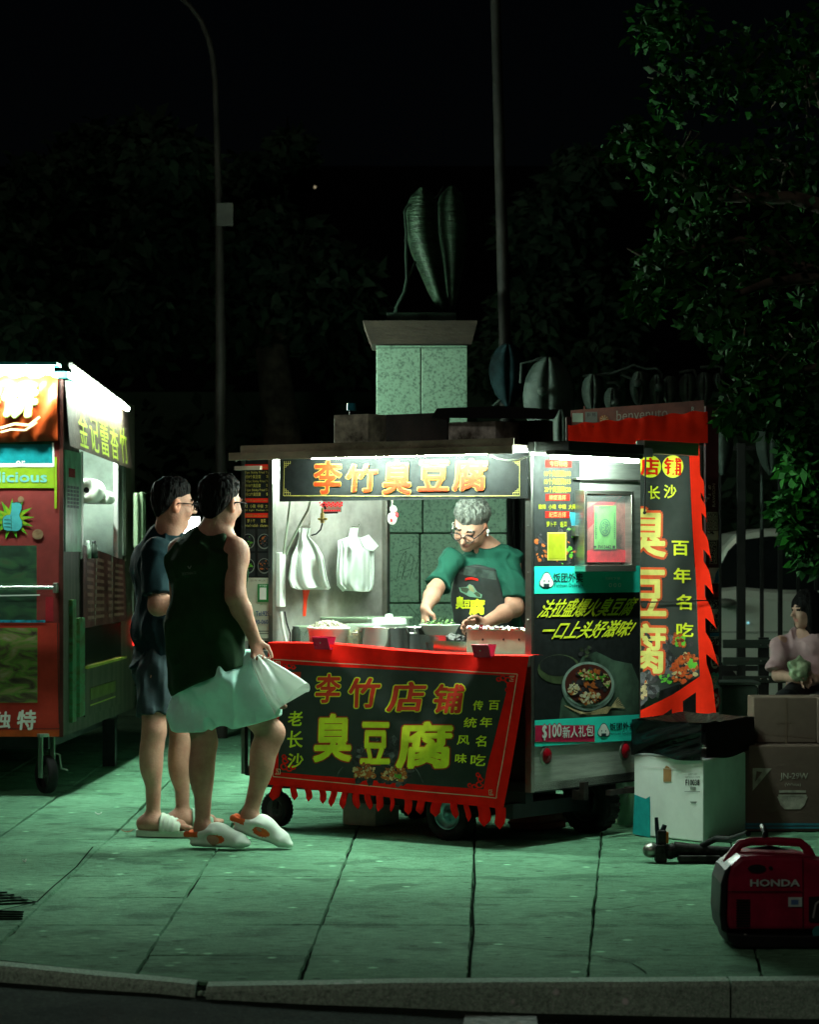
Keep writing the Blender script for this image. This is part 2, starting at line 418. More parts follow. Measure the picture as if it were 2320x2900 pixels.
# drain grate, litter
g = MB()
for i in range(9):
    p = ground(-150, 2530 + i * 9, .006); q = ground(70 - i * 1, 2548 + i * 6.5, .006)
    if i < 5: q = ground(20 + i * 20, 2525 + i * 7, .006)
    d = (q - p).normalized(); n = Vector((-d.y, d.x, 0)) * .006
    g.add([p + n, p - n, q - n, q + n, p + n + Vector((0, 0, -.01)), q + n + Vector((0, 0, -.01))], [(0, 1, 2, 3), (0, 3, 5, 4)])
for a, b in (((-150, 2500), (104, 2554)), ((104, 2554), (-150, 2612))):
    p, q = ground(*a, .007), ground(*b, .007); d = (q - p).normalized(); n = Vector((-d.y, d.x, 0)) * .007
    g.add([p + n, p - n, q - n, q + n], [(0, 1, 2, 3)])
tag(g.build('drain_grate', [mat('grate_iron', (.03, .05, .037), .9, 0, .3, 20., spec=0)]), 'dark metal drain grate set in the pavement at the cracked corner slab', 'grate')
LEAFB = mat('dry_leaf', (.30, .14, .06), .8, 0, .3, 30.)
def litter(name, label, cat, px, py, l, wd, m, ang):
    p = ground(px, py, .004); g = MB(); c, s = math.cos(ang), math.sin(ang)
    def f(u, v):
        a = (u - .5) * l; b = (v - .5) * wd * math.sin(math.pi * min(.98, max(.02, u)))
        return (p.x + a * c - b * s, p.y + a * s + b * c, p.z + .012 * (u - .5) ** 2 * 4 + .006 * abs(v - .5))
    g.grid(f, 6, 3); tag(g.build(name, [m], solid=.0012), label, cat)
litter('dry_leaf', 'brown dry leaf lying on the pavement near the green slide sandal', 'leaf', 360, 2357, .06, .022, LEAFB, .2)
litter('paper_scrap', 'small pale scrap lying on the pavement ahead of the caster wheel', 'litter', 278, 2307, .035, .016, WHITE, .1)
litter('paper_crumb', 'tiny grey scrap on the pavement near the drain grate', 'litter', 68, 2442, .02, .016, WHITE, .8)
# ------------------------------------------------------------------ main food cart
TH = rad(37); CORN = Vector((.567, 13.23, 0))
cart = thing('food_cart', 'steel food cart with lit black sign of orange characters and teal poster on its end', 'food cart', CORN, -TH)
CM = WM[cart.name]
UX = (CM.to_3x3() @ Vector((1, 0, 0))); UY = (CM.to_3x3() @ Vector((0, 1, 0)))
def c(t, v, z): return CM @ Vector((-t, v, z))
def FP(v=0., warp=None): return Plane(c(0, v, 0), -UY, warp)
def EP(t=0., warp=None): return Plane(c(t, 0, 0), UX, warp)
def loc(p): q = CM.inverted() @ p; return -q.x, q.y, q.z
def fl(px, py, v=0.): t, _, z = loc(FP(v).px(px, py)); return t, z
def el(px, py, t=0.): _, v, z = loc(EP(t).px(px, py)); return v, z
def CB(b, t0, t1, v0, v1, z0, z1, mi=0): b.bx(-t1, -t0, v0, v1, z0, z1, mi)
def tube_light(name, a, b, r, strength, parent, col=LIGHT, hold=None):
    g = MB(); g.tube([a, b], r, 8)
    o = g.build(name, [mat('tube_glow_%s' % int(strength), (.8, .8, .8), .5, emis=col, estr=strength, noise=0)], parent)
    return o
LEN, WID, TOP = 1.764, .95, 1.84
T1 = 1.577
# body box below counter
g = MB(CM); CB(g, .03, LEN, .06, .94, .30, .82); CB(g, .0, LEN, .02, .95, .25, .30, 1)
g.build('body', [mat('body_dark', (.020, .022, .021), .6, .2, .2, 6.), BLACK], cart, bevel=.004)
# end wall
g = MB(CM); CB(g, 0, .018, .0, .95, .255, TOP); g.build('end_wall', [mat('end_steel', (.42, .44, .40), .36, .6, .12, 3., .06, 90., stretch=(1, 1, 14))], cart, bevel=.003)
# corner posts with rivets
POSTM = mat('post_steel', (.30, .30, .27), .38, 1., .15, 5.)
for (t0, t1, v0, v1, zb) in ((-.004, .030, -.006, .022, .255), (1.560, 1.588, -.006, .022, .82), (1.742, 1.766, -.006, .02, .26), (1.556, 1.588, .925, .955, .80), (.03, .06, .925, .955, .80)):
    g = MB(CM); CB(g, t0, t1, v0, v1, zb, TOP)
    if v0 < 0:
        for k in range(7):
            z = .4 + k * .22
            if z < zb: continue
            tm = (t0 + t1) / 2
            g.ell((-tm, v0 - .001, z), (.004, .003, .004), 0, 6)
    g.build('corner_post', [POSTM], cart, bevel=.003)
# roof
ROOFE = mat('roof_steel_reflection', (.66, .55, .44), .3, .3, .30, 1.6, .05, 8., stretch=(1, 1, 2))  # tan colour and broad mottling paint warm reflections onto the steel
g = MB(CM); CB(g, -.02, 1.63, -.165, .97, TOP + .013, TOP + .03); CB(g, -.02, 1.63, -.172, -.165, TOP - .004, TOP + .060); CB(g, -.02, 1.70, -.180, -.172, TOP - .012, TOP + .026)
CB(g, 1.63, 1.80, -.02, .95, TOP - .055, TOP - .035)
for i in range(10):
    t = .1 + i * .16; g.ell((-t, -.173, TOP + .035), (.006, .003, .006), 0, 8)
roof = g.build('roof', [ROOFE], cart, bevel=.003)
g = MB(CM); CB(g, -.06, -.02, -.06, .97, TOP + .0, TOP + .045, 0); CB(g, -.245, -.06, -.05, el(1823, 1250, -.24)[0], TOP - .0, TOP + .045, 0)
g.build('eave_flap', [mat('eave_dark', (.05, .055, .05), .4, .3, .2, 5.)], cart, bevel=.003)
g = MB(CM); CB(g, .0, .05, .985, 1.50, TOP + .022, TOP + .085); g.build('awning_rail', [STEEL], cart, bevel=.004)
# chimney boxes on the roof
WARM = mat('vent_steel_reflection', (.90, .74, .55), .3, .15, .45, 6., .25, 9.)  # warm tint paints mirrored street light into the steel colour
def roof_box(x0, x1, yt, v, dv, m, name, lid=None):
    t0, zt = fl(x1, yt, v); t1, _ = fl(x0, yt, v)
    g = MB(CM); CB(g, t0, t1, v, v + dv, TOP + .02, zt); return g.build(name, [m], cart, bevel=.003)
bxo = roof_box(945, 1042, 1172, .25, .15, WARM, 'vent_box')
t, z = fl(995, 1160, .32); g = MB(CM); g.tube([(-t, .32, z - .04), (-t, .32, z + .0)], .012, 10, 0); g.build('vent_stem', [BLACK], bxo)
g = MB(CM); g.tube([(-t, .32, z - .005), (-t, .32, z + .032)], [.024, .022], 14, 0); g.build('vent_cap', [mat('cap_blue', (.02, .22, .30), .35)], bxo)
roof_box(1270, 1404, 1192, .3, .22, mat('hood_steel_reflection', (.92, .82, .66), .35, .15, .4, 9., .35, 12.), 'vent_box')  # hood colour also carries the warm street light reflection
roof_box(1042, 1268, 1168, .55, .02, mat('hood_brown', (.035, .018, .016), .6, 0, .3, 4.), 'vent_panel')
roof_box(1405, 1535, 1190, .5, .1, BLACK, 'vent_box')
g = MB(); S = FP(.25)
g.prism([(1221, 1183), (1238, 1156), (1420, 1150), (1585, 1160), (1570, 1187)], -.30, .0, S.px, 0); g.build('vent_lid', [BLACK], cart)
# counter
g = MB(CM); CB(g, .0, 1.59, -.10, .06, .84, .888); CB(g, .03, LEN, .06, 1.02, .78, .80); g.build('counter', [STEEL], cart, bevel=.004)
# side panel inside the window (far end of the cart)
g = MB(CM); CB(g, 1.589, 1.60, .02, .93, .78, TOP); g.build('side_panel', [mat('wall_steel', (.36, .34, .32), .36, .45, .25, 2.2, .10, 5.)], cart)
# sign board
S = FP(-.016)
sb = MB(CM); t0, zb = fl(1493, 1411, -.016); t1, _ = fl(791, 1411, -.016); CB(sb, t0, t1, -.014, .01, zb, TOP - .002)
sb.T = None
for ch, bx in (('李', (890, 1307, 965, 1397)), ('竹', (981, 1317, 1066, 1392)), ('臭', (1086, 1307, 1164, 1399)), ('豆', (1187, 1307, 1270, 1389)), ('腐', (1286, 1302, 1377, 1389))):
    sb.text(S, ch, bx, .003, 2, off=.050, skew=.05); sb.text(S, ch, bx, .0055, 1, off=.028, skew=.05)
gl = [(805, 1306), (803, 1404), (1472, 1404), (1472, 1300)]
sb.line(S, gl[:3], 1.6, .003, 3); sb.line(S, [(1472, 1404), (1472, 1298)], 1.2, .003, 3)
for sx, x, ys in ((1, 805, 1306), (-1, 1471, 1300), (1, 805, 1402), (-1, 1471, 1402)):
    sg = 1 if ys < 1350 else -1
    for k in range(3):
        a = 5 + 6 * k
        sb.line(S, [(x + sx * a, ys), (x + sx * a, ys + sg * (17 - 5 * k)), (x, ys + sg * (17 - 5 * k))], 1.1, .003 + .0004 * k, 3)
sb.build('sign_board', [SIGNK, ORANGE, CREAM, GOLD], cart)
# fluorescent tubes
ZT = TOP - .012
def at_front(px, v, z):
    a = FP(v).px(px, 1300); t = loc(a)[0]; return c(t, v, z)
g = MB(CM); t0 = loc(FP(-.145).px(1378, 1300))[0]; t1 = loc(FP(-.145).px(884, 1300))[0]
CB(g, t0 - .02, t1 + .02, -.165, -.12, TOP - .002, TOP + .012); hold = g.build('tube_holder', [STEELD], cart)
tube_light('tube_light', c(t0, -.145, ZT + .006), c(t1, -.145, ZT + .006), .0075, 620, hold)
tube_light('tube_light', c(.30, .40, TOP - .03), c(1.45, .40, TOP - .03), .012, 330, cart)
va0 = 0; v0 = el(1560, 1290, -.21)[0]; v1 = el(1810, 1290, -.21)[0]
g = MB(CM); CB(g, -.235, -.185, v0, v1, TOP - .022, TOP - .001); hold = g.build('tube_holder', [STEELD], cart)
tube_light('tube_light', c(-.21, v0 + .01, TOP - .032), c(-.21, v1 - .01, TOP - .032), .009, 500, hold)

# ---- end side graphics: menu board, permit case, poster
S = EP(0)
m = MB(); S0 = EP(-.003)
m.prism([(1512, 1289), (1512, 1603), (1644, 1603), (1644, 1293)], -.003, .003, S0.px, 0)
h = .0045
for bx in ((1546, 1302, 1619, 1324), (1546, 1399, 1614, 1418), (1545, 1448, 1614, 1467)): m.rect(S0, *bx, h, 1)
m.text(S0, '今日特选', (1558, 1305, 1608, 1321), h + .0015, 3); m.text(S0, '辣度选择', (1556, 1402, 1604, 1416), h + .0015, 3, off=.01); m.text(S0, '配菜选择', (1556, 1450, 1604, 1465), h + .0015, 3, off=.01)
for i, tx in enumerate(('10个臭豆腐$10', '15个臭豆腐$15', '20个臭豆腐$20')): m.text(S0, tx, (1543, 1332 + 22.5 * i, 1617, 1350 + 22.5 * i), h, 2, off=.012)
for i, tx in enumerate(('微辣', '小辣', '中辣', '大辣')): m.text(S0, tx, (1526 + i * 28.5, 1428, 1547 + i * 28.5, 1442), h, 2, off=.01)
m.text(S0, '萝卜干', (1549, 1477, 1577, 1492), h, 2, off=.01); m.text(S0, '香菜', (1587, 1477, 1607, 1492), h, 2, off=.01)
m.bits(S0, 1600, 1545, 40, 55, 60, (5, 6, 7, 7), 3, 9, .0034, .0042); m.bits(S0, 1535, 1550, 18, 40, 25, (5, 7, 7), 3, 8, .0034, .0042)
m.rect(S0, 1551, 1508, 1605, 1587, .0052, 4); m.rect(S0, 1554, 1511, 1602, 1584, .0062, 2)
m.flat(S0, [(1612, 1450), (1632, 1452), (1640, 1490), (1622, 1500)], .0044, 8)
ORB = mat('print_chili', (.40, .10, .02), .55, 0, .2, 30.); GRN = mat('print_scallion', (.10, .35, .03), .55, 0, .2, 30.)
TOFU = mat('print_tofu', (.035, .032, .036), .55, 0, .4, 40.); PALE = mat('print_pale', (.55, .42, .22), .55, 0, .2, 30.)
BLUEP = mat('print_blue', (.02, .16, .22), .5)
m.build('menu_board', [SIGNK, mat('menu_red', (.24, .008, .005), .7, spec=.04), mat('menu_yellow', (.24, .26, .014), .7, spec=.04), mat('menu_cream', (.2, .16, .06), .7, spec=.04), GOLD, ORB, GRN, TOFU, BLUEP], cart)
# permit display case
g = MB(CM); va, za = el(1656, 1601, -.06); vb, zb2 = el(1796, 1392, -.06)
CB(g, -.062, -.0, va, va + .022, za, zb2); CB(g, -.062, 0, vb - .022, vb, za, zb2); CB(g, -.062, 0, va + .022, vb - .022, zb2 - .018, zb2); CB(g, -.070, 0, va - .004, vb + .004, za - .03, za)
CB(g, -.03, -.004, va - .03, va - .001, (za + zb2) / 2 - .04, (za + zb2) / 2 + .01)
case = g.build('permit_case', [STEEL], cart, bevel=.002)
g = MB(); S1 = EP(-.035)
g.rect(S1, 1664, 1404, 1787, 1592, -.010, 0)
g.flat(S1, [(1664, 1440), (1720, 1404), (1764, 1404), (1664, 1500)], -.0085, 1); g.flat(S1, [(1664, 1592), (1664, 1560), (1700, 1548), (1787, 1560), (1787, 1592)], -.0085, 1)  # red reflections in the case glass, painted as flat shapes
g.rect(S1, 1684, 1432, 1746, 1556, -.005, 2)
g.disc(S1, 1715, 1494, 16, 25, -.003, 3); g.disc(S1, 1715, 1494, 13, 21, -.0015, 2); g.disc(S1, 1715, 1494, 11.5, 18.5, -.0005, 3); g.bits(S1, 1715, 1494, 10, 16, 40, (2,), 1, 2.2, .0, .001)
g.text(S1, 'PERMIT', (1699, 1434, 1731, 1440), -.003, 4); g.text(S1, 'FV13442', (1696, 1544, 1732, 1554), -.003, 4, off=.02)
for k in range(14): g.rect(S1, 1687, 1452 + k * 5.4, 1690 + (k % 3), 1455 + k * 5.4, -.003, 3); g.rect(S1, 1740, 1452 + k * 5.4, 1743, 1455 + k * 5.4, -.003, 3)
g.rect(S1, 1682, 1546, 1690, 1551, -.003, 4); g.rect(S1, 1736, 1545, 1743, 1553, -.003, 4)
g.build('permit', [mat('case_back', (.22, .07, .06), .4, 0, .4, 5.), mat('case_red_reflection', (.5, .015, .03), .4, 0, .3, 6.), mat('permit_green', (.10, .27, .07), .6, 0, .1, 20.), mat('permit_ink', (.03, .12, .05), .6), BLACK], case)
g = MB(); S2 = EP(-.060); g.rect(S2, 1664, 1404, 1787, 1592, 0, 0); g.build('case_glass', [mat('clear_glass', (.95, 1, .97), .03, 0, 0, alpha=.05, spec=.3)], case)
g = MB(CM); CB(g, -.03, 0, va - .02, vb + .10, zb2 + .05, zb2 + .058); g.build('shelf_lip', [STEEL], cart)
# poster
P = MB(); S0 = EP(-.004)
P.prism([(1514, 1604), (1515, 2115), (1812, 2095), (1813, 1602)], -.003, .002, S0.px, 0)
P.flat(S0, [(1514, 1604), (1514, 1682), (1813, 1677), (1813, 1602)], .0035, 1)
P.flat(S0, [(1515, 2040), (1515, 2115), (1812, 2095), (1812, 2023)], .0035, 1)
def onigiri(x, y, w, hh):
    pts = []
    for i in range(28):
        a = 2 * math.pi * i / 28; r = 1 - .16 * math.cos(3 * (a - math.pi / 2) + math.pi)
        pts.append((x + w / 2 * 1.06 * r * math.cos(a), y - hh / 2 * 1.02 * r * math.sin(a) + hh * .05))
    P.flat(S0, [(x + (a - x) * 1.12, y + (b - y) * 1.12) for a, b in pts], .0045, 2); P.flat(S0, pts, .0055, 3)
    for s in (-1, 1): P.disc(S0, x + s * w * .2, y + hh * .06, w * .06, hh * .055, .0065, 2, 8)
    P.rect(S0, x - w * .24, y + hh * .26, x + w * .24, y + hh * .52, .0065, 2)
onigiri(1549, 1643, 33, 39); onigiri(1711, 2068, 28, 34)
P.text(S0, '饭团外卖', (1568, 1623, 1652, 1649), .005, 2, off=.02); P.text(S0, 'Fantuan Delivery', (1571, 1652, 1653, 1666), .005, 2)
P.text(S0, '饭团外卖', [(1728, 2048), (1800, 2044), (1800, 2064), (1728, 2068)], .005, 2, off=.02); P.text(S0, 'Fantuan Delivery', [(1728, 2073), (1800, 2069), (1800, 2081), (1728, 2085)], .005, 2)
P.rect(S0, 1764, 1614, 1797, 1667, .0045, 1)
for i in range(3): P.disc(S0, 1730 + i * 13, 1657, 4.5, 6, .0050, 3, 10); P.disc(S0, 1730 + i * 13, 1657, 2.6, 4, .0058, 1, 10)
P.text(S0, '扫码下单', (1716, 1634, 1758, 1642), .005, 3)
P.text(S0, '法拉盛爆火臭豆腐', [(1534, 1699), (1797, 1692), (1798, 1742), (1535, 1750)], .005, 4, off=.022, skew=.12); P.text(S0, '一口上头好滋味!', [(1538, 1762), (1794, 1756), (1795, 1802), (1539, 1812)], .005, 4, off=.024, skew=.12)
def inposter(x, y): return 1520 < x < 1808 and y < 2030 - (x - 1515) * .055
# printed picture: table, bowl, tofu
tb = [(1585, 2035), (1590, 1985), (1610, 1945), (1650, 1860), (1690, 1845), (1740, 1870), (1790, 1880), (1811, 1930), (1811, 2022), (1700, 2029)]
P.flat(S0, tb, .003, 5)
P.disc(S0, 1585, 1895, 62, 42, .0034, 13); P.disc(S0, 1582, 1885, 52, 30, .0038, 0)
for k in range(7): P.line(S0, [(1600 + k * 7, 1998 + k * 4), (1660 + k * 2, 2024 - k), (1720, 2020 - k * 3), (1752 + k * 3, 1975 + k * 5)], 2.2, .0040 + k * .0002, 12)
P.disc(S0, 1667, 1944, 75, 69, .0055, 6, 36); P.disc(S0, 1667, 1938, 73, 64, .0064, 7, 36); P.disc(S0, 1667, 1938, 66, 57, .0073, 8, 36)
P.bits(S0, 1667, 1940, 56, 48, 46, (9, 9, 9, 10), 7, 14, .0078, .0094)
P.bits(S0, 1670, 1912, 34, 16, 55, (10, 11, 12), 3, 7, .0096, .0106); P.bits(S0, 1672, 1976, 30, 16, 55, (10, 12, 14), 3, 7, .0096, .0106); P.bits(S0, 1625, 1950, 16, 16, 28, (12, 14), 2, 6, .0096, .0106); P.bits(S0, 1715, 1930, 14, 22, 22, (11, 12), 2, 6, .0096, .0106)
P.bits(S0, 1660, 1845, 16, 18, 10, (9, 13), 5, 9, .0036, .0042)
P.rect(S0, 1516, 2054, 1685, 2101, .0048, 15); P.text(S0, '$100', [(1537, 2054), (1591, 2050), (1591, 2091), (1537, 2097)], .0068, 3, off=.03); P.text(S0, '新人礼包', [(1595, 2058), (1682, 2053), (1682, 2084), (1595, 2091)], .0068, 3, off=.02)
P.text(S0, '$100', [(1537, 2054), (1591, 2050), (1591, 2091), (1537, 2097)], .006, 15, off=.09); P.text(S0, '新人礼包', [(1595, 2058), (1682, 2053), (1682, 2084), (1595, 2091)], .006, 15, off=.08)
P.build('poster', [SIGNK, TEAL, DKTEAL, WHITE, YEL, mat('print_table', (.055, .095, .065), .5, 0, .45, 3.5), mat('print_bowl_dark', (.16, .22, .19), .5, 0, .2, 8.), mat('print_bowl', (.24, .33, .28), .5, 0, .2, 8.), mat('print_sauce', (.06, .012, .008), .5), TOFU, ORB, GRN, PALE, mat('print_crate', (.05, .07, .03), .5, 0, .4, 9.), mat('print_radish', (.55, .50, .35), .5, 0, .2, 30.), mat('print_magenta', (.50, .012, .06), .5)], cart)
# tail lights
LENS = mat('red_lens', (.26, .004, .010), .25, 0, .1, 20.)
for px, py in ((1547, 2140), (1770, 2126)):
    v, z = el(px, py); M = CM @ Matrix.Translation((0, v, z)) @ Matrix.Rotation(rad(90), 4, 'Y')
    g = MB(); g.lathe([(.001, .016), (.030, .013), (.037, .006), (.038, 0)], M, 24, 0); L = g.build('tail_light', [LENS], cart)
    g = MB(); g.lathe([(.038, 0), (.039, .008), (.046, .006), (.048, 0)], M, 24, 0); g.build('bezel', [STEELD], L)
# ---- narrow menu panel on the front by the far post
S0 = FP(-.002); m = MB()
m.prism([(683, 1299), (683, 1636), (768, 1636), (768, 1299)], -.006, 0, S0.px, 0)
h = .002
for bx, tx in (((690, 1315, 766, 1330), '主食选择 Staple selection'), ((685, 1411, 768, 1423), '辣度选择 Spice level selection'), ((687, 1453, 768, 1466), '配菜选择 Side Dish Selection')):
    m.rect(S0, *bx, h, 1); m.text(S0, tx, (bx[0] + 4, bx[1] + 3, bx[2] - 4, bx[3] - 2), h + .0015, 3)
for i, (a, b, pz) in enumerate((('S(8)pc Stinky Fried Tofu', '小份8个臭豆腐', '$8'), ('M(10)pc Stinky Fried Tofu', '中份10个臭豆腐', '$10'), ('L(12)pc Stinky Fried Tofu', '大份12个臭豆腐', '$12'))):
    y = 1334 + i * 25; m.text(S0, a, (687, y, 767, y + 9), h, 2); m.text(S0, b, (687, y + 11, 738, y + 21), h, 2, off=.01); m.text(S0, pz, (754, y + 11, 767, y + 20), h, 2, off=.01)
for i, tx in enumerate(('微辣', '小辣', '中辣', '大辣')): m.text(S0, tx, (685 + i * 22, 1428, 701 + i * 22, 1439), h, 2)
m.text(S0, 'Mild  Light  Medium  Hot', (687, 1442, 767, 1449), h, 2)
m.text(S0, '萝卜干', (700, 1470, 722, 1480), h, 2); m.text(S0, '香菜', (738, 1470, 752, 1480), h, 2); m.text(S0, 'Dried radish  cilantro', (690, 1484, 760, 1492), h, 2)
for i, (x0, y0, x1, y1) in enumerate(((680, 1498, 722, 1561), (726, 1498, 768, 1561), (680, 1566, 722, 1632), (726, 1566, 768, 1632))):
    m.rect(S0, x0 + 3, y0, x1, y1, h, 4); cx, cy = (x0 + x1) / 2 + 1, (y0 + y1) / 2
    m.disc(S0, cx, cy + 4, 19, 22, h + .001, 5); m.disc(S0, cx, cy + 3, 16.5, 19, h + .0018, 6); m.bits(S0, cx, cy + 3, 14, 16, 26, ((7, 7, 8) if i % 2 else (7, 7, 9)), 2, 5, h + .0024, h + .0034)
m.build('menu_board', [SIGNK, RED, GOLD, CREAM, mat('picture_back', (.022, .024, .024), .5), mat('print_dish', (.20, .22, .20), .5), SIGNK, TOFU, ORB, GRN], cart)
CARD = mat('card_cream', (.52, .53, .42), .55, 0, .06, 8.)
m = MB(); m.prism([(683, 1636), (683, 1815), (768, 1815), (768, 1636)], -.006, 0, S0.px, 0)
m.rect(S0, 729, 1654, 760, 1705, .002, 1); m.rect(S0, 735, 1664, 754, 1698, .003, 3); m.text(S0, '推荐使用', (734, 1656, 755, 1661), .0035, 3); m.text(S0, '微信支付', (736, 1709, 754, 1714), .002, 1)
m.text(S0, 'Tel:929', (724, 1731, 762, 1744), .002, 2, off=.02); m.text(S0, '-190-0604', (712, 1755, 765, 1767), .002, 2, off=.02)
m.rect(S0, 731, 1786, 765, 1789, .002, 4); m.rect(S0, 731, 1793, 765, 1811, .002, 4); m.rect(S0, 734, 1796, 762, 1808, .003, 0)
m.text(S0, '百年老店', (708, 1641, 752, 1647), .002, 4)
m.build('phone_card', [CARD, mat('print_green', (.02, .26, .06), .5), mat('print_navy', (.01, .05, .22), .5), WHITE, mat('print_grey', (.16, .15, .12), .5)], cart)
# conduits, hoses, valve, hanging sign inside
g = MB(CM); t0, zb = fl(804, 1832, .06); t1, zt = fl(789, 1565, .06); CB(g, t0, t1, .03, .075, 1.10, zt); g.build('cable_duct', [mat('duct_white', (.66, .70, .64), .4, 0, .08, 6.)], cart, bevel=.004)
def ptube(name, pts, r, m, parent, v=.05):
    g = MB(); g.tube([FP(v).px(x, y) for x, y in pts], r, 8); return g.build(name, [m], parent)
HOSE = mat('hose_grey', (.20, .24, .18), .4, 0, .1, 10.)
ptube('gas_hose', [(823, 1408), (818, 1450), (812, 1500), (806, 1540), (803, 1568)], .006, HOSE, cart); ptube('gas_hose', [(882, 1408), (872, 1445), (852, 1480), (832, 1520), (815, 1555), (810, 1570)], .006, HOSE, cart, .06)
ptube('gas_hose', [(796, 1732), (800, 1770), (806, 1800), (812, 1830)], .008, mat('hose_white', (.6, .62, .56), .4), cart); ptube('gas_hose', [(806, 1732), (812, 1765), (822, 1795), (820, 1830)], .004, BLACK, cart)
g = MB(); sv = FP(.30); p = sv.px(913, 1470)
g.tube([p + Vector((0, 0, .03)), p - Vector((0, 0, .02))], .011, 8); g.tube([p - UX * .025, p + UX * .03], .006, 8); g.tube([p + Vector((0, 0, .055)), p + Vector((0, 0, .03))], .006, 8)
g.build('gas_valve', [mat('brass', (.45, .33, .12), .3, 1., .2, 20.)], cart)
ptube('gas_hose', [(913, 1482), (908, 1500), (896, 1512), (882, 1516)], .004, BLACK, cart, .30)
# wiring draped under the roof lip
ptube('cable', [(1390, 1290), (1410, 1299), (1440, 1304), (1470, 1302), (1490, 1294), (1512, 1290)], .004, mat('cable_grey', (.3, .32, .27), .5), cart, -.10)
ptube('cable', [(668, 1306), (690, 1293), (730, 1283), (765, 1280)], .004, mat('cable_grey', (.3, .32, .27), .5), cart, -.03)
# wheels
def wheel(t, v, r, wdt, rim_m, parent, name='wheel'):
    M = CM @ Matrix.Translation((-t, v, r)) @ Matrix.Rotation(rad(90), 4, 'X')
    g = MB(); hw = wdt / 2
    g.lathe([(r * .58, hw * .75), (r * .70, hw), (r * .90, hw), (r * .985, hw * .75), (r, hw * .35), (r, -hw * .35), (r * .985, -hw * .75), (r * .90, -hw), (r * .7, -hw), (r * .58, -hw * .75)], M, 36)
    for k in range(28):
        a = 2 * math.pi * k / 28; q = M @ Matrix.Rotation(a, 4, 'Z')
        g.bx(r * .985, r * 1.012, -r * .06, r * .06, -hw * .8, hw * .8, 0, q)
    ty = g.build(name, [RUBBER], parent)
    g = MB(); g.lathe([(r * .60, hw * .7), (r * .58, hw * .85), (r * .52, hw * .6), (r * .42, hw * .2), (r * .30, hw * .35), (r * .16, hw * .5), (r * .14, hw * .9), (.001, hw * .92)], M, 30, 0)
    for k in range(5):
        a = 2 * math.pi * k / 5; g.tube([M @ Vector((r * .24 * math.cos(a), r * .24 * math.sin(a), hw * .3)), M @ Vector((r * .24 * math.cos(a), r * .24 * math.sin(a), hw * .6))], r * .035, 6, 0)
    g.build('rim', [rim_m], ty)
    return ty
RIMB = mat('rim_blue_grey', (.20, .42, .44), .35, .4, .2, 6.); RIMK = mat('rim_dark', (.05, .055, .055), .4, .5, .2, 6.)
wheel(.50, .05, .125, .085, RIMB, cart); wheel(.17, .76, .142, .12, RIMK, cart); wheel(1.585, .06, .088, .05, RIMK, cart); wheel(1.3, .85, .125, .085, RIMK, cart)
g = MB(CM)
CB(g, .1, 1.7, .10, .16, .19, .25); CB(g, .1, 1.7, .82, .88, .19, .25); CB(g, .14, .2, .05, .9, .12, .19); CB(g, .47, .53, .1, .9, .10, .19); CB(g, 1.57, 1.60, .04, .08, .09, .25); CB(g, .9, 1.3, .3, .6, .12, .24)
g.build('chassis', [BLACK], cart)
g = MB(); S0 = EP(-.0)
g.T = CM
CB(g, -.06, .0, .34, .36, .20, .245); CB(g, -.075, -.05, .33, .37, .20, .285)
CB(g, -.05, .0, .80, .83, .20, .23); CB(g, -.06, -.035, .58, 1.12, .205, .23); CB(g, -.075, -.04, 1.10, 1.14, .205, .30)
g.build('bumper_bar', [mat('rust_dark', (.035, .025, .022), .6, .4, .4, 12.)], cart)

# ---- banner hung over the counter
BV = -.135
def bwarp(x, y):
    # cloth folds (metres, towards the viewer) over the counter front
    u = (x - 760) / 740; q = (y - 1850) / 400
    r = .010 * math.sin(u * 9 + q * 3) * min(1, max(0, q * 2 + .2)) + .010 * math.sin((u - .2 * q) * 17 + 1.2) * max(0, min(1, q)) * .7
    r += .020 * math.exp(-((u - .86 + q * .35) / .05) ** 2) * max(0, 1 - q) + .016 * math.exp(-((u - .22 - q * .5) / .06) ** 2) * max(0, 1 - q)
    r += .012 * math.exp(-((u - .5 + q * .12) / .045) ** 2) * (1 - abs(q - .4)) + .010 * math.exp(-((u - .68 - q * .2) / .04) ** 2) * max(0, q)
    return r + .03 * max(0, q) * (.4 - u) * .6
S0 = FP(BV, bwarp)
banner = thing('hanging_banner', 'red bordered black cloth banner with yellow and red characters clipped over the cart counter', 'banner', c(.8, BV, .25), -TH)
CLR = mat('banner_red', (.88, .012, .006), .85, 0, .10, 4., .15, 300., spec=.06); CLK = mat('banner_black', (.034, .041, .037), .75, 0, .12, 3., .15, 300., spec=.10)
def quadgrid(b, Q, S, h, mi, nu, nv):
    (a, bb, cc, d) = Q
    def f(u, v):
        x = (a[0] * (1 - u) + bb[0] * u) * (1 - v) + (d[0] * (1 - u) + cc[0] * u) * v
        y = (a[1] * (1 - u) + bb[1] * u) * (1 - v) + (d[1] * (1 - u) + cc[1] * u) * v
        return S.px(x, y, h)
    b.grid(lambda u, v: f(u, v), nu, nv, mi)
b = MB()
TLc, TRc, BRc, BLc = (758, 1817), (1499, 1858), (1424, 2292), (760, 2222)
# sagging top edge between the two clips
def topy(x): return float(np.interp(x, [758, 900, 960, 1100, 1250, 1320, 1400, 1499], [1820, 1822, 1826, 1840, 1851, 1853, 1857, 1858]))
def fb(u, v):
    x = (758 + 741 * u) * (1 - v) + (760 + 664 * u) * v
    y = topy(758 + 741 * u) * (1 - v) + (2222 + 70 * u) * v
    return S0.px(x, y, 0)
b.grid(fb, 60, 40, 0)
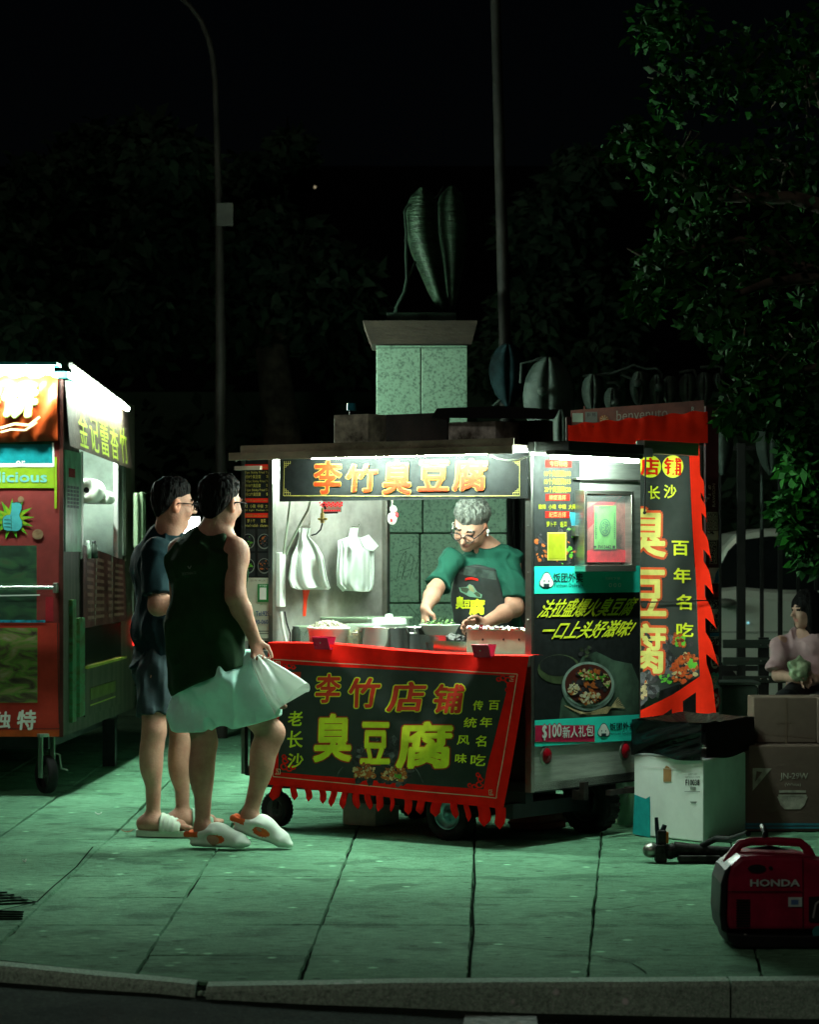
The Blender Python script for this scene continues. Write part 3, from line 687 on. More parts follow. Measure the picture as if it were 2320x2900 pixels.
# lip folded back over the counter edge
b.grid(lambda u, v: c(*[(lambda p: (p[0], BV + v * .12, p[2] + .004 * math.sin(v * 3)))(loc(fb(u, 0)))][0]), 40, 3, 0)
quadgrid(b, ((801, 1880), (1447, 1914), (1363, 2236), (789, 2187)), S0, .0022, 1, 50, 34)
def bl(pts, w, mi, h=.0035, n=24):
    out = []
    for p, q in zip(pts[:-1], pts[1:]):
        for i in range(n): out.append((p[0] + (q[0] - p[0]) * i / n, p[1] + (q[1] - p[1]) * i / n))
    out.append(pts[-1]); b.line(S0, out, w, h, mi)
bl([(774, 1867), (1466, 1909), (1402, 2261), (774, 2199), (774, 1867)], 2.4, 2)
for (x, y, sx, sy) in ((780, 1874, 1, 1), (1458, 1915, -1, 1), (1394, 2252, -1, -1), (780, 2192, 1, -1)):
    for k in range(3):
        a = 14 - 5 * k; b.line(S0, [(x, y), (x + sx * a, y), (x + sx * a, y + sy * a), (x + sx * 3, y + sy * a)], 2, .0036 + .0003 * k, 2)
# cloud scroll corners
for (x, y, s) in ((805, 2170, 1), (1352, 2222, -1), (1440, 1925, -1), (806, 1890, 1)):
    for (dx, dy, r) in ((0, 0, 11), (4, -16, 9), (s * 14, 6, 9), (s * 2, -28, 7), (s * 26, 2, 7)):
        cxx, cyy = x + dx, y + dy * (1 if y > 2000 else -1)
        pts = [(cxx + r * math.cos(q) * (1 - q / 12), cyy + r * math.sin(q) * (1 - q / 12)) for q in [i * .55 for i in range(13)]]
        b.line(S0, pts, 4, .0036, 0)
def bt(ch, x0, y0, x1, y1, fill, edge, off, eoff, skew=.08, slope=.075, cuts=8):
    q = [(x0, y0), (x1, y0), (x1, y1), (x0, y1)]
    if edge is not None: b.text(S0, ch, q, .0045, edge, off=eoff, skew=skew, cuts=cuts)
    b.text(S0, ch, q, .0062, fill, off=off, skew=skew, cuts=cuts)
for ch, x0, y0, x1, y1 in (('李', 897, 1910, 964, 1989), ('竹', 989, 1922, 1073, 2003), ('店', 1106, 1933, 1200, 2014), ('铺', 1230, 1939, 1318, 2018)): bt(ch, x0, y0, x1, y1, 3, 4, .030, .066, .14)
for ch, x0, y0, x1, y1 in (('臭', 892, 2025, 990, 2155), ('豆', 1020, 2048, 1105, 2161), ('腐', 1131, 2047, 1279, 2174)): bt(ch, x0, y0, x1, y1, 4, 5, .036, .062, .05)
for ch, x0, y0, x1, y1 in (('百', 1387, 1984, 1415, 2010), ('传', 1345, 1984, 1371, 2011), ('年', 1363, 2031, 1395, 2059), ('统', 1318, 2032, 1353, 2060), ('名', 1350, 2083, 1378, 2114), ('风', 1296, 2083, 1331, 2109), ('吃', 1332, 2137, 1375, 2169), ('味', 1289, 2135, 1320, 2161), ('老', 821, 2014, 860, 2055), ('长', 818, 2070, 860, 2117), ('沙', 817, 2134, 860, 2174)): bt(ch, x0, y0, x1, y1, 4, None, .02, 0, .1, cuts=3)
b.rect(S0, 823, 1903, 854, 1956, .0035, 3, 4); bt('正', 829, 1917, 849, 1940, 6, None, .02, 0); bt('宗', 829, 1943, 849, 1955, 6, None, .01, 0)
# printed picture of tofu at the bottom
bits_clip = lambda x, y: y < 2186 + (x - 789) * .085 - 4 and 950 < x < 1205
b.bits(S0, 1085, 2165, 85, 80, 190, (8, 8, 9, 8), 6, 15, .0027, .0038, lambda x, y: bits_clip(x, y - 10))
b.bits(S0, 1030, 2190, 34, 26, 110, (7, 7, 10), 3, 7, .0064, .0072, bits_clip); b.bits(S0, 1120, 2195, 38, 24, 110, (7, 7, 10), 3, 7, .0064, .0072, bits_clip); b.bits(S0, 1040, 2110, 12, 30, 22, (7,), 3, 6, .0036, .0042, bits_clip)
b.bits(S0, 1130, 2198, 10, 6, 6, (11,), 3, 6, .0074, .0078, bits_clip)
b.line(S0, [(1155, 2152), (1175, 2165), (1190, 2185), (1200, 2208), (1203, 2216)], 3, .004, 9)
b.line(S0, [(952, 2200), (958, 2185), (968, 2172)], 3, .004, 9)
LRED = mat('letter_red', (.62, .03, .012), .6, 0, .08, 8.)
b.build('banner_cloth', [CLR, CLK, mat('line_pink', (.65, .42, .30), .7), LRED, YEL, mat('edge_red', (.45, .04, .01), .6), GOLD, ORB, TOFU, mat('print_ash', (.10, .10, .11), .6, 0, .3, 30.), PALE, GRN], banner)
# fringe of pointed tabs
b = MB(); n = 17
cent = [790, 832, 872, 911, 945, 976, 1008, 1042, 1078, 1112, 1158, 1196, 1240, 1284, 1316, 1362, 1412]
for k, x in enumerate(cent):
    ty = 2222 + (x - 760) * .105 - 3; wd = (12, 9, 9, 9, 9, 9, 10, 9, 10, 6, 11, 11, 13, 9, 7, 17, 17)[k]; ln = (28, 40, 40, 42, 46, 50, 48, 46, 46, 44, 48, 42, 44, 46, 52, 60, 62)[k]; dr = R.uniform(-3, 4)
    if k == 0: ln, wd, dr = 46, 14, -20
    def ff(u, v, x=x, ty=ty, wd=wd, ln=ln, dr=dr, k=k):
        ww = wd * (1 if v < .72 else max(0.02, 1 - (v - .72) / .28))
        S = FP(BV, lambda a, bb: bwarp(a, bb) + .014 * math.sin(k * 1.7) * v + .006 * math.sin(v * 5 + k))
        return S.px(x + (u - .5) * 2 * ww + dr * v, ty + ln * v, 0)
    b = MB(); b.grid(ff, 2, 10, 0); b.build('fringe_tab', [CLR], banner, solid=.0015)
# clips
CLIPM = mat('clip_red', (.33, .006, .03), .28, 0, .06, 20.)
def clip(px, py, w, hgt, lab):
    p = FP(-.155).px(px, py); M = Matrix.Translation(p) @ Matrix.Rotation(-TH, 4, 'Z')
    g = MB(M); hw = w / 2
    for s in (-1, 1):
        vs = [(-hw, s * .030, hgt * .55), (hw, s * .030, hgt * .55), (hw, s * .034, hgt * .5), (hw, s * .012, -hgt * .45), (-hw, s * .012, -hgt * .45), (-hw, s * .034, hgt * .5)]
        f = [(0, 1, 2, 5), (5, 2, 3, 4)]
        g.add(vs, f if s < 0 else [q[::-1] for q in f])
        g.add([(-hw, s * .034, hgt * .5), (hw, s * .034, hgt * .5), (hw, s * .030, hgt * .46), (hw, s * .009, -hgt * .45), (-hw, s * .009, -hgt * .45), (-hw, s * .03, hgt * .46)], [(0, 5, 2, 1), (5, 4, 3, 2)])
    g.bx(-hw, hw, -.012, .012, -hgt * .5, -hgt * .38)
    g.tube([(-hw * .8, -.012, -hgt * .05), (hw * .8, -.012, -hgt * .05)], .008, 10)
    g.ell((0, -.028, .004), (.004, .003, .004), 1, 8)
    o = tag(g.build('clip', [CLIPM, CHROME], solid=.002), lab, 'clip', 'red clips holding the banner'); return o
clip(917, 1822, .095, .058, 'red bulldog clip on the banner in front of the white tub'); clip(1371, 1844, .095, .058, 'red bulldog clip on the banner in front of the foil lined box')
# ------------------------------------------------------------------ second cart (left edge of the street scene)
LX, LY = -1.952, 16.0
lc = thing('food_cart', 'tall red and orange food cart with glaring white tubes and a thumbs-up print', 'food cart', (LX, LY, 0), 0.)
LM = WM[lc.name]
LS = Vector((.115, 3.0, 0)).normalized()            # direction of its long side, away from the street
LN = Vector((LS.y, -LS.x, 0))
FL = lambda h=0: Plane((LX, LY - h, 0), (0, -1, 0))
SL = lambda h=0: Plane(Vector((LX, LY, 0)) + LN * h, LN)
def zf(y, d=LY): return CH - (y - HY) / F * d
def ls(s, h, z): return Vector((LX, LY, 0)) + LS * s + LN * h + Vector((0, 0, z))
BRN = mat('cart_brown', (.085, .062, .05), .6, 0, .3, 3., col2=(.03, .035, .02), stretch=(3, 3, .6))
CRED = mat('cart_red', (.42, .032, .020), .5, 0, .16, 3.); CMAR = mat('cart_maroon', (.22, .030, .027), .55, 0, .14, 4.); CORG = mat('cart_orange', (.34, .050, .008), .35, 0, .35, 4., .3, 9., col2=(.24, .028, .006))
ALU = mat('aluminium', (.55, .56, .52), .35, .9, .1, 6.)
def sbox(b, s0, s1, h0, h1, z0, z1, mi=0):
    vs = [ls(s, h, z) for z in (z0, z1) for h in (h0, h1) for s in (s0, s1)]
    b.add(vs, [(0, 1, 3, 2), (4, 6, 7, 5), (0, 4, 5, 1), (2, 3, 7, 6), (0, 2, 6, 4), (1, 5, 7, 3)], mi)
ZB, ZTP = zf(2087), zf(1052)
# front wall, floor, far side, back, roof : a real hollow cart
g = MB(); g.bx(LX - 1.7, LX, LY, LY + .03, ZB, ZTP - .02, 0)
g.build('front_panel', [CMAR], lc, bevel=.004)
g = MB(); g.bx(LX - 1.7, LX + .0, LY + .03, LY + 3.0, ZB, ZB + .05, 0); g.bx(LX - 1.7, LX - 1.66, LY + .03, LY + 3, ZB + .05, ZTP - .05, 0); g.bx(LX - 1.66, LX + .05, LY + 2.97, LY + 3, ZB + .05, ZTP - .05, 0)
g.build('shell', [mat('cart_inside', (.42, .46, .40), .5, .2, .15, 4.)], lc)
g = MB(); g.bx(LX - 1.75, LX + .03, LY - .03, LY + 3.05, ZTP - .04, ZTP, 0); g.build('roof', [mat('roof_teal', (.03, .28, .30), .5)], lc, bevel=.004)
# side wall below and around the opening (opening s .5 .. 2.3, z 1.4 .. 1.85)
g = MB(); sbox(g, 0, 3.0, -.03, 0, ZB, 1.335, 0); sbox(g, 0, .60, -.03, 0, 1.335, 1.98, 0); sbox(g, 2.35, 3.0, -.03, 0, 1.335, 1.98, 0); sbox(g, 0, 3, -.03, 0, 1.98, ZTP - .04, 0)
g.build('side_panel', [BRN], lc)
# corner frame
g = MB(); g.bx(LX - .02, LX + .004, LY - .012, LY + .02, ZB, ZTP - .05, 0); g.build('corner_post', [mat('corner_dark', (.07, .018, .014), .45, 0, .2, 6.)], lc, bevel=.003)
# front printing
S = FL(.004); m = MB()
# orange header sheet, bulging vinyl
def hdr(u, v):
    p = FL(.02).px(-120 + 284 * u, 1062 + (186 + 10 * (1 - u)) * v); p.y -= .05 * math.sin(math.pi * v) ** .6 + .012 * n1(u * 9, v * 5) + .01 * math.sin(u * 30 + v * 9)
    return p
m.grid(hdr, 30, 16, 0); m.build('header_sheet', [CORG], lc)
m = MB(); SH = FL(.085)
for bxx, mi, hh, off in ((( -30, 1094, 98, 1180), 1, 0, .085), ((-30, 1094, 98, 1180), 0, .004, .045)):
    m.text(SH, '饼', (8, 1088, 100, 1178), hh, mi, off=off, skew=.1)
    m.text(SH, '香', (-100, 1088, -6, 1178), hh, mi, off=off, skew=.1)
m.line(SH, [(0, 1212), (40, 1200), (80, 1204), (112, 1180)], 7, 0, 2); m.line(SH, [(0, 1224), (30, 1216), (70, 1218), (104, 1196)], 6, .0, 2)
m.build('header_sign', [mat('header_white', (.42, .42, .38), .5), mat('outline_lime', (.40, .60, .12), .5), mat('noodle', (.50, .42, .22), .5)], lc)
m = MB()
m.rect(S, -150, 1250, 150, 1322, 0, 0); m.rect(S, -150, 1312, 150, 1323, .002, 3)
m.rect(S, -150, 1250, 150, 1258, .001, 5)
m.rect(S, -150, 1323, 152, 1382, .001, 1); m.text(S, 'delicious', (-62, 1336, 131, 1366), .003, 2, off=.03)
m.text(S, 'or', (44, 1305, 70, 1322), .004, 3, off=.03)
m.line(S, [(149, 1254), (151, 1322)], 5, .002, 3)
m.rect(S, 153, 1294, 160, 1440, .002, 1)
# burst with thumb
pts = []
for k in range(26):
    a = 2 * math.pi * k / 26 + .1; r = 66 if k % 2 == 0 else 38
    r *= (1.0, .82, 1.05, .9)[k % 4]; pts.append((32 + r * math.cos(a), 1470 - r * .85 * math.sin(a)))
m.flat(S, pts, .001, 4)
pts2 = [(32 + (x - 32) * .8 + 3, 1470 + (y - 1470) * .78) for x, y in pts]; m.flat(S, pts2, .002, 1)
th = [(32, 1424), (38, 1425), (46, 1423), (54, 1425), (60, 1430), (60, 1440), (56, 1450), (53, 1460), (56, 1468), (61, 1476), (61, 1490), (56, 1499), (48, 1504), (36, 1503), (20, 1503), (11, 1500), (8, 1492), (7, 1482), (7, 1472), (10, 1464), (18, 1459), (28, 1458), (31, 1448), (32, 1436)]
m.flat(S, [(35 + (x - 35) * 1.06, 1464 + (y - 1464) * 1.05) for x, y in th], .0035, 5); m.flat(S, th, .005, 6)
for y in (1472, 1482, 1492): m.line(S, [(10, y), (22, y - 1), (29, y + 1)], 1.6, .006, 5)
m.line(S, [(30, 1460), (31, 1500)], 1.6, .006, 5)
m.disc(S, 106, 1513, 16, 15, .001, 7, 12); m.disc(S, 58, 1414, 9, 9, .001, 7, 10)
# food pictures
m.rect(S, -150, 1545, 103, 1780, .001, 8); m.rect(S, 103, 1545, 165, 1780, .001, 10); m.rect(S, 128, 1690, 150, 1760, .002, 11)
m.rect(S, -150, 1756, 127, 1763, .004, 12)
m.rect(S, -150, 1764, 174, 2086, .0015, 9); m.rect(S, -150, 1778, 105, 1990, .003, 13)
m.line(S, [(162, 1765), (166, 2050)], 2.5, .003, 14); m.line(S, [(-150, 2064), (160, 2064), (172, 2062)], 2, .003, 14)
m.rect(S, -150, 2068, 174, 2086, .003, 15); m.rect(S, 170, 1640, 175, 2086, .004, 15)
m.line(S, [(-10, 1687), (112, 1685)], 3.5, .006, 3)
m.text(S, '独', (-18, 2016, 29, 2062), .004, 3, off=.03, skew=.1); m.text(S, '特', (49, 2012, 99, 2066), .004, 3, off=.035, skew=.1); m.text(S, '味', (-90, 2016, -40, 2062), .004, 3, off=.03, skew=.1)
def photo_mat(name, cs, sc):
    mm = bpy.data.materials.new(name); mm.use_nodes = True; t = mm.node_tree; b = t.nodes['Principled BSDF']; b.inputs['Roughness'].default_value = .4
    tc = t.nodes.new('ShaderNodeTexCoord'); mp = t.nodes.new('ShaderNodeMapping'); mp.inputs['Rotation'].default_value = (0, rad(25), 0); mp.inputs['Scale'].default_value = (1, 1, 2.6)
    n = t.nodes.new('ShaderNodeTexNoise'); n.inputs['Scale'].default_value = sc; n.inputs['Detail'].default_value = 7; n.inputs['Distortion'].default_value = 1.2
    r = t.nodes.new('ShaderNodeValToRGB'); e = r.color_ramp.elements
    e[0].position = .3; e[0].color = cs[0] + (1,); e[1].position = .72; e[1].color = cs[-1] + (1,)
    for i, cc in enumerate(cs[1:-1]):
        q = e.new(.3 + .42 * (i + 1) / (len(cs) - 1)); q.color = cc + (1,)
    t.links.new(tc.outputs['Object'], mp.inputs[0]); t.links.new(mp.outputs[0], n.inputs['Vector']); t.links.new(n.outputs['Fac'], r.inputs[0]); t.links.new(r.outputs[0], b.inputs['Base Color'])
    return mm
PH1 = photo_mat('food_print_green', [(.010, .02, .012), (.02, .05, .03), (.035, .10, .04), (.06, .07, .04)], 5.); PH2 = photo_mat('food_print_leaf', [(.03, .02, .018), (.09, .07, .04), (.11, .22, .03), (.25, .20, .10), (.30, .28, .20)], 7.)
LIME = mat('print_lime', (.24, .37, .015), .5, 0, .08, 6.)
m.build('front_print', [mat('window_teal', (.01, .26, .30), .3, 0, .2, 4.), LIME, mat('letter_aqua', (.18, .50, .45), .5), WHITE, mat('burst_green', (.10, .36, .02), .5), mat('line_green_dark', (.02, .08, .04), .5), mat('thumb_aqua', (.06, .35, .38), .5), mat('print_nut', (.22, .13, .07), .6, 0, .2, 20.), PH1, CRED, CMAR, mat('tape_red', (.36, .02, .03), .4), mat('tape_blue', (.02, .30, .45), .4, 0, .4, 20.), PH2, mat('seam_dark', (.05, .03, .025), .5), mat('trim_orange', (.42, .07, .015), .4, 0, .2, 8.)], lc)
g = MB(); y = LY - .06; z = zf(1665, y); g.tube([W(-150, 1665, y), W(154, 1665, y)], .012, 12, 0); g.build('handle_bar', [CHROME], lc)
g = MB(); p = W(157, 1665, y); g.bx(p.x - .014, p.x + .010, y - .02, LY + .002, p.z - .028, p.z + .028, 0); g.build('bracket', [STEELD], lc, bevel=.004)
# tubes
g = MB(); a, b2 = W(-160, 1046, LY - .20), W(150, 1046, LY - .20); g.bx(a.x, b2.x + .02, LY - .23, LY - .0, a.z + .022, a.z + .04); hold = g.build('tube_holder', [mat('holder_teal', (.03, .3, .32), .4)], lc)
g = MB(); g.tube([a, b2], .018, 8); g.build('tube_light', [mat('tube_left_glow', (.8, .8, .8), .5, emis=(.80, 1, .86), estr=400, noise=0)], hold)
s0, s1 = ls(.06, .055, 2.40), ls(2.3, .045, 2.295)
AW0, AW1 = 0.02, 2.6
g = MB(); g.tube([s0 + LN * -.02 + Vector((0, 0, .03)), s1 + LN * -.02 + Vector((0, 0, .03))], .018, 6); hold = g.build('tube_holder', [STEELD], lc)
g = MB(); g.tube([s0, s1], .016, 8); g.build('tube_light', [mat('tube_side_glow', (.8, .8, .8), .5, emis=(.74, 1, .82), estr=400, noise=0)], hold)
g = MB(); g.tube([ls(.7, -.35, 2.15), ls(2.2, -.35, 2.15)], .012, 8); g.build('tube_light', [mat('tube_inside_glow', (.8, .8, .8), .5, emis=(.8, 1, .86), estr=520, noise=0)], lc)
# sloping valance board with yellow lettering
def va(u, v): return ls(AW0 + (AW1 - AW0) * u, .006 + .03 * v, (2.385 - .10 * u) * (1 - v) + (1.972 - .06 * u) * v)
g = MB(); g.grid(lambda u, v: va(u, v), 8, 4, 0)
Vp = Plane(va(.5, .5), (va(1, 0) - va(0, 0)).cross(va(0, 0) - va(0, 1)).normalized() * 1)
if Vp.n.dot(Vector((1, -1, 0))) < 0: Vp.n = -Vp.n
for i, ch in enumerate('金记蕾香竹'):
    q = [va(.14 + i * .165, .42 - .02 * i), va(.14 + i * .165 + .13, .42 - .02 * i), va(.14 + i * .165 + .13, .95), va(.14 + i * .165, .95)]
    vs, fs, asp = glyphs(ch)
    for k, (du, dv) in enumerate(((0, 0), (.012, 0))):
        g.add([((q[0] * (1 - u - du) + q[1] * (u + du)) * (v + dv) + (q[3] * (1 - u - du) + q[2] * (u + du)) * (1 - v - dv)) + LN * (.004 + .0002 * k) + Vector((0, 0, .001)) for u, v in vs], fs, 1)
g.build('valance', [mat('valance_brown', (.075, .048, .040), .55, 0, .15, 6., .4, 30., stretch=(1, 4, 4)), mat('valance_lime', (.38, .46, .03), .5)], lc)
# green menu column, posts
g = MB(); sbox(g, .03, .60, .002, .010, 1.375, 1.95, 0)
for i in range(4):
    for j in range(6): sbox(g, .10 + i * .11, .10 + i * .11 + .075, .010, .0125, 1.735 - j * .022, 1.751 - j * .022, 1)
sbox(g, .14, .36, .010, .0125, 1.80, 1.85, 2)
g.build('menu_board', [mat('menu_green', (.12, .34, .20), .4, 0, .25, 5.), mat('menu_ink', (.01, .05, .05), .5), mat('menu_red', (.25, .04, .05), .5)], lc)
for q_ in ((.60, .66, -.02, .014, 1.33, 1.96), (2.12, 2.30, -.02, .014, 1.28, 1.96), (2.303, 2.42, -.02, .02, 1.35, 1.96)): g = MB(); sbox(g, *q_); g.build('window_post', [ALU], lc, bevel=.004)
# interior shelf, back wall board, rolls, bottles
g = MB(); sbox(g, .66, 2.6, -.75, -.10, 1.685, 1.70); sbox(g, .66, 2.6, -.75, -.05, 1.31, 1.335); g.build('shelf', [ALU], lc)
g = MB(); sbox(g, .5, 2.9, -.80, -.78, 1.335, 2.2); g.build('back_board', [mat('board_pale', (.36, .38, .31), .6, 0, .1, 3.)], lc)
g = MB(); sbox(g, 1.2, 2.55, -.70, -.4, 1.42, 1.60); o = tag(g.build('plastic_bin', [mat('bin_cyan', (.02, .36, .40), .35, 0, .15, 6.)], bevel=.02), 'cyan plastic bin under the shelf inside the red cart window', 'bin')
def roll(px, py, d, r, L, lab):
    ctr = W(px, py, d); ax = LS; M = Matrix.Translation(ctr) @ ax.to_track_quat('Z', 'Y').to_matrix().to_4x4()
    g = MB(); g.lathe([(r * .26, .15 * L), (r * .26, 0), (r * .97, 0), (r, .01), (r, L), (r * .3, L)], M, 28, 0); g.lathe([(r * .26, .02), (r * .25, .02), (.001, .03)], M, 16, 1)
    return tag(g.build('paper_roll', [mat('paper_white', (.70, .70, .62), .85, 0, .04, 10.), BLACK]), lab, 'paper roll', 'paper rolls on the cart shelf')
roll(243, 1388, 16.9, .072, .30, 'thick white paper roll on the shelf inside the red cart window'); roll(290, 1408, 17.2, .038, .28, 'slim white paper roll beside the thick one on the cart shelf')
def bottle(px, d, z0, r, hgt, m, capm, lab):
    p = W(px, 1500, d); M = Matrix.Translation((p.x, p.y, z0)); g = MB()
    g.lathe([(.001, 0), (r, 0), (r, hgt * .7), (r * .5, hgt * .82), (r * .45, hgt)], M, 14, 0); g.lathe([(r * .5, hgt * .9), (r * .5, hgt * 1.06), (.001, hgt * 1.06)], M, 12, 1)
    return tag(g.build('bottle', [m, capm]), lab, 'bottle', 'bottles in the red cart window')
bottle(248, 16.75, 1.335, .020, .10, mat('bottle_clear', (.4, .45, .4), .2), WHITE, 'pale squeeze bottle standing in the red cart window'); bottle(265, 16.8, 1.335, .024, .10, mat('bottle_dark', (.05, .06, .05), .2), BLACK, 'dark sauce bottle standing in the red cart window')
# hanging red menu sheet over the side, lower boards
g = MB()
def sh(u, v): return ls(.62 + 1.72 * u, .02 + .012 * math.sin(u * 14) * (.3 + v), (1.415 - .095 * u) * (1 - v) + (.93) * v)
g.grid(sh, 24, 12, 0)
for u0 in (.30, .66): g.grid(lambda u, v: sh(u0 + .02 * u, v) + LN * .004, 2, 12, 1)
for i in range(9):
    for j in range(4): g.grid(lambda u, v: sh(.05 + .24 * j + .17 * u, .1 + i * .095 + .045 * v) + LN * .005, 3, 1, 2)
g.build('menu_sheet', [mat('sheet_maroon', (.10, .022, .022), .5, 0, .2, 5.), mat('sheet_line', (.35, .33, .28), .5), mat('sheet_ink', (.22, .10, .085), .5)], lc)
g = MB(); sbox(g, .75, 2.25, .0, .012, .70, .925, 0); sbox(g, .75, 2.4, .0, .03, .685, .70, 1); sbox(g, .75, 2.25, .002, .010, .40, .685, 2); sbox(g, .95, 2.0, .010, .013, .49, .56, 3); sbox(g, .95, 2.0, .01, .013, .455, .462, 1)
sbox(g, .22, .36, .0, .02, .40, 1.10, 4); sbox(g, .42, .62, .0, .03, .42, .99, 4)
g.build('side_print', [mat('smoked_panel', (.018, .022, .018), .2), mat('trim_lime', (.34, .34, .05), .5), BRN, mat('faint_lime', (.10, .11, .02), .5), photo_mat('side_print_green', [(.03, .035, .015), (.06, .10, .02), (.03, .20, .09), (.10, .14, .02)], 6.)], lc)
# pale doors at the far end
g = MB(); sbox(g, 2.62, 2.74, .04, .07, 1.40, 1.76); sbox(g, 2.80, 2.95, .05, .08, 1.38, 1.77); g.build('side_door', [mat('door_pale', (.30, .36, .24), .4, .3, .1, 5.)], lc, bevel=.01)
# caster
g = MB(); q = W(131, 2180, 16.05)
zc = .118; M = Matrix.Translation((q.x, q.y, zc)) @ Matrix.Rotation(rad(28), 4, 'Z') @ Matrix.Rotation(rad(90), 4, 'X') @ Matrix.Rotation(rad(90), 4, 'Y')
M = Matrix.Translation((q.x, q.y, zc)) @ Matrix.Rotation(rad(32), 4, 'Z') @ Matrix.Rotation(rad(90), 4, 'Y')
def caster(M, x, y):
    g = MB(); r = .108; g.lathe([(r * .7, .024), (r * .95, .026), (r, .012), (r, -.012), (r * .95, -.026), (r * .7, -.024)], M, 30); ty = g.build('caster_wheel', [RUBBER], lc)
    g = MB(); g.lathe([(r * .72, .02), (r * .66, .012), (r * .62, .018), (.03, .02), (.012, .03), (.001, .03)], M, 24)
    for k in range(5):
        a = 2 * math.pi * k / 5; g.bx(-.01, .01, .02, r * .68, .012, .024, 0, M @ Matrix.Rotation(a, 4, 'Z'))
    g.build('rim', [STEELD], ty)
    g = MB(M); g.bx(-.235, -.0, -.028, .028, .032, .042); g.bx(-.235, .02, -.028, .028, -.042, -.032); g.bx(-.235, -.215, -.06, .06, -.07, .07); g.build('fork', [mat('zinc', (.30, .42, .34), .4, .7, .15, 8.)], ty, bevel=.004)
    g = MB(); g.tube([M @ Vector((-.12, 0, .045)), M @ Vector((-.11, 0, .08)), M @ Vector((-.03, 0, .09)), M @ Vector((-.02, 0, .13))], .006, 6); g.build('brake_lever', [STEELD], ty)
caster(M, 0, 0)
g = MB(); sbox(g, 2.2, 2.3, -.1, -.02, .0, .30); sbox(g, .1, 2.9, -.5, -.1, .26, ZB); g.build('chassis', [BLACK], lc)
g = MB(); p = ls(2.9, .06, 0); g.tube([W(381, 1755, 18.9), W(381, 1775, 18.9), W(380, 1800, 18.9), W(379, 1828, 18.9)], [.013, .013, .010, .006], 8)
g.build('tail_light', [mat('tail_glow', (.5, .01, .01), .4, emis=(1, .02, .015), estr=6, noise=0)], lc)
g = MB(); g.tube([W(374, 1640, 18.9), W(376, 1755, 18.9)], .008, 6); g.build('lamp_wire', [STEELD], lc)
# lamp on a thin stand seen between the two customers
p = W(538, 1488, 17.4)
wl = thing('work_lamp', 'glaring white work lamp on a thin stand between the two customers', 'lamp', (p.x, p.y, 0))
g = MB(); g.tube([(p.x, p.y, .01), (p.x, p.y, p.z - .05)], .012, 8)
g.tube([(p.x, p.y, .004), (p.x, p.y, .016)], .09, 20)
g.build('stand', [BLACK], wl)
g = MB(); g.bx(p.x - .068, p.x + .068, p.y - .005, p.y + .035, p.z - .085, p.z + .06); g.build('housing', [BLACK], wl, bevel=.01)
g = MB(); g.bx(p.x - .058, p.x + .058, p.y - .012, p.y - .006, p.z - .075, p.z + .05); g.build('lamp_face', [mat('lamp_glow', (.8, .8, .8), .5, emis=(.9, 1, .92), estr=25, noise=0)], wl)

# ------------------------------------------------------------------ pedestal and statue
GD = 17.6
GRAN = bpy.data.materials.new('granite'); GRAN.use_nodes = True
def granite(m, c1, c2):
    t = m.node_tree; b = t.nodes['Principled BSDF']; b.inputs['Roughness'].default_value = .6
    tc = t.nodes.new('ShaderNodeTexCoord'); n = t.nodes.new('ShaderNodeTexNoise'); n.inputs['Scale'].default_value = 75; n.inputs['Detail'].default_value = 3; n.inputs['Roughness'].default_value = .7
    r = t.nodes.new('ShaderNodeValToRGB'); e = r.color_ramp.elements; e[0].position = .36; e[0].color = c2 + (1,); e[1].position = .52; e[1].color = c1 + (1,)
    t.links.new(tc.outputs['Object'], n.inputs['Vector']); t.links.new(n.outputs['Fac'], r.inputs[0]); t.links.new(r.outputs[0], b.inputs['Base Color'])
    bp = t.nodes.new('ShaderNodeBump'); bp.inputs['Strength'].default_value = .3; bp.inputs['Distance'].default_value = .006; t.links.new(n.outputs['Fac'], bp.inputs['Height']); t.links.new(bp.outputs[0], b.inputs['Normal'])
granite(GRAN, (.26, .42, .30), (.09, .15, .11))
def gp(x, y, d=GD): return W(x, y, d)
pc = gp(1196, 1560)
ped = thing('pedestal', 'pale speckled granite pedestal with flared dark cap standing behind the steel cart', 'pedestal', (pc.x, GD + .3, 0))
a, b2 = gp(1066, 985), gp(1324, 1215)
g = MB(); xm = gp(1193, 1000).x; zt, zl = a.z, 1.95
g.bx(a.x, xm - .003, GD, GD + .55, zl, zt); g.bx(xm + .003, b2.x, GD, GD + .55, zl, zt); g.build('block', [GRAN], ped, bevel=.004)
g = MB(); z2 = gp(0, 978).z; g.bx(a.x - .0, b2.x + .0, GD - .004, GD + .56, zt + .003, z2); g.build('neck', [GRAN], ped, bevel=.004)
A = [gp(1052, 977), gp(1336, 977), gp(1352, 912), gp(1028, 914)]
g = MB(); zA, zB2 = A[0].z + .004, A[2].z
q = [(A[0].x, GD - .03), (A[1].x, GD - .03), (A[1].x, GD + .58), (A[0].x, GD + .58)]; q2 = [(A[3].x, GD - .12), (A[2].x, GD - .12), (A[2].x, GD + .68), (A[3].x, GD + .68)]
g.add([(x, y, zA) for x, y in q] + [(x, y, zB2) for x, y in q2], [(3, 2, 1, 0), (4, 5, 6, 7), (0, 1, 5, 4), (1, 2, 6, 5), (2, 3, 7, 6), (3, 0, 4, 7)])
g.build('cap', [mat('cap_stone', (.030, .022, .018), .7, 0, .3, 4., .5, 25., col2=(.065, .048, .036), stretch=(1, 1, 4))], ped)
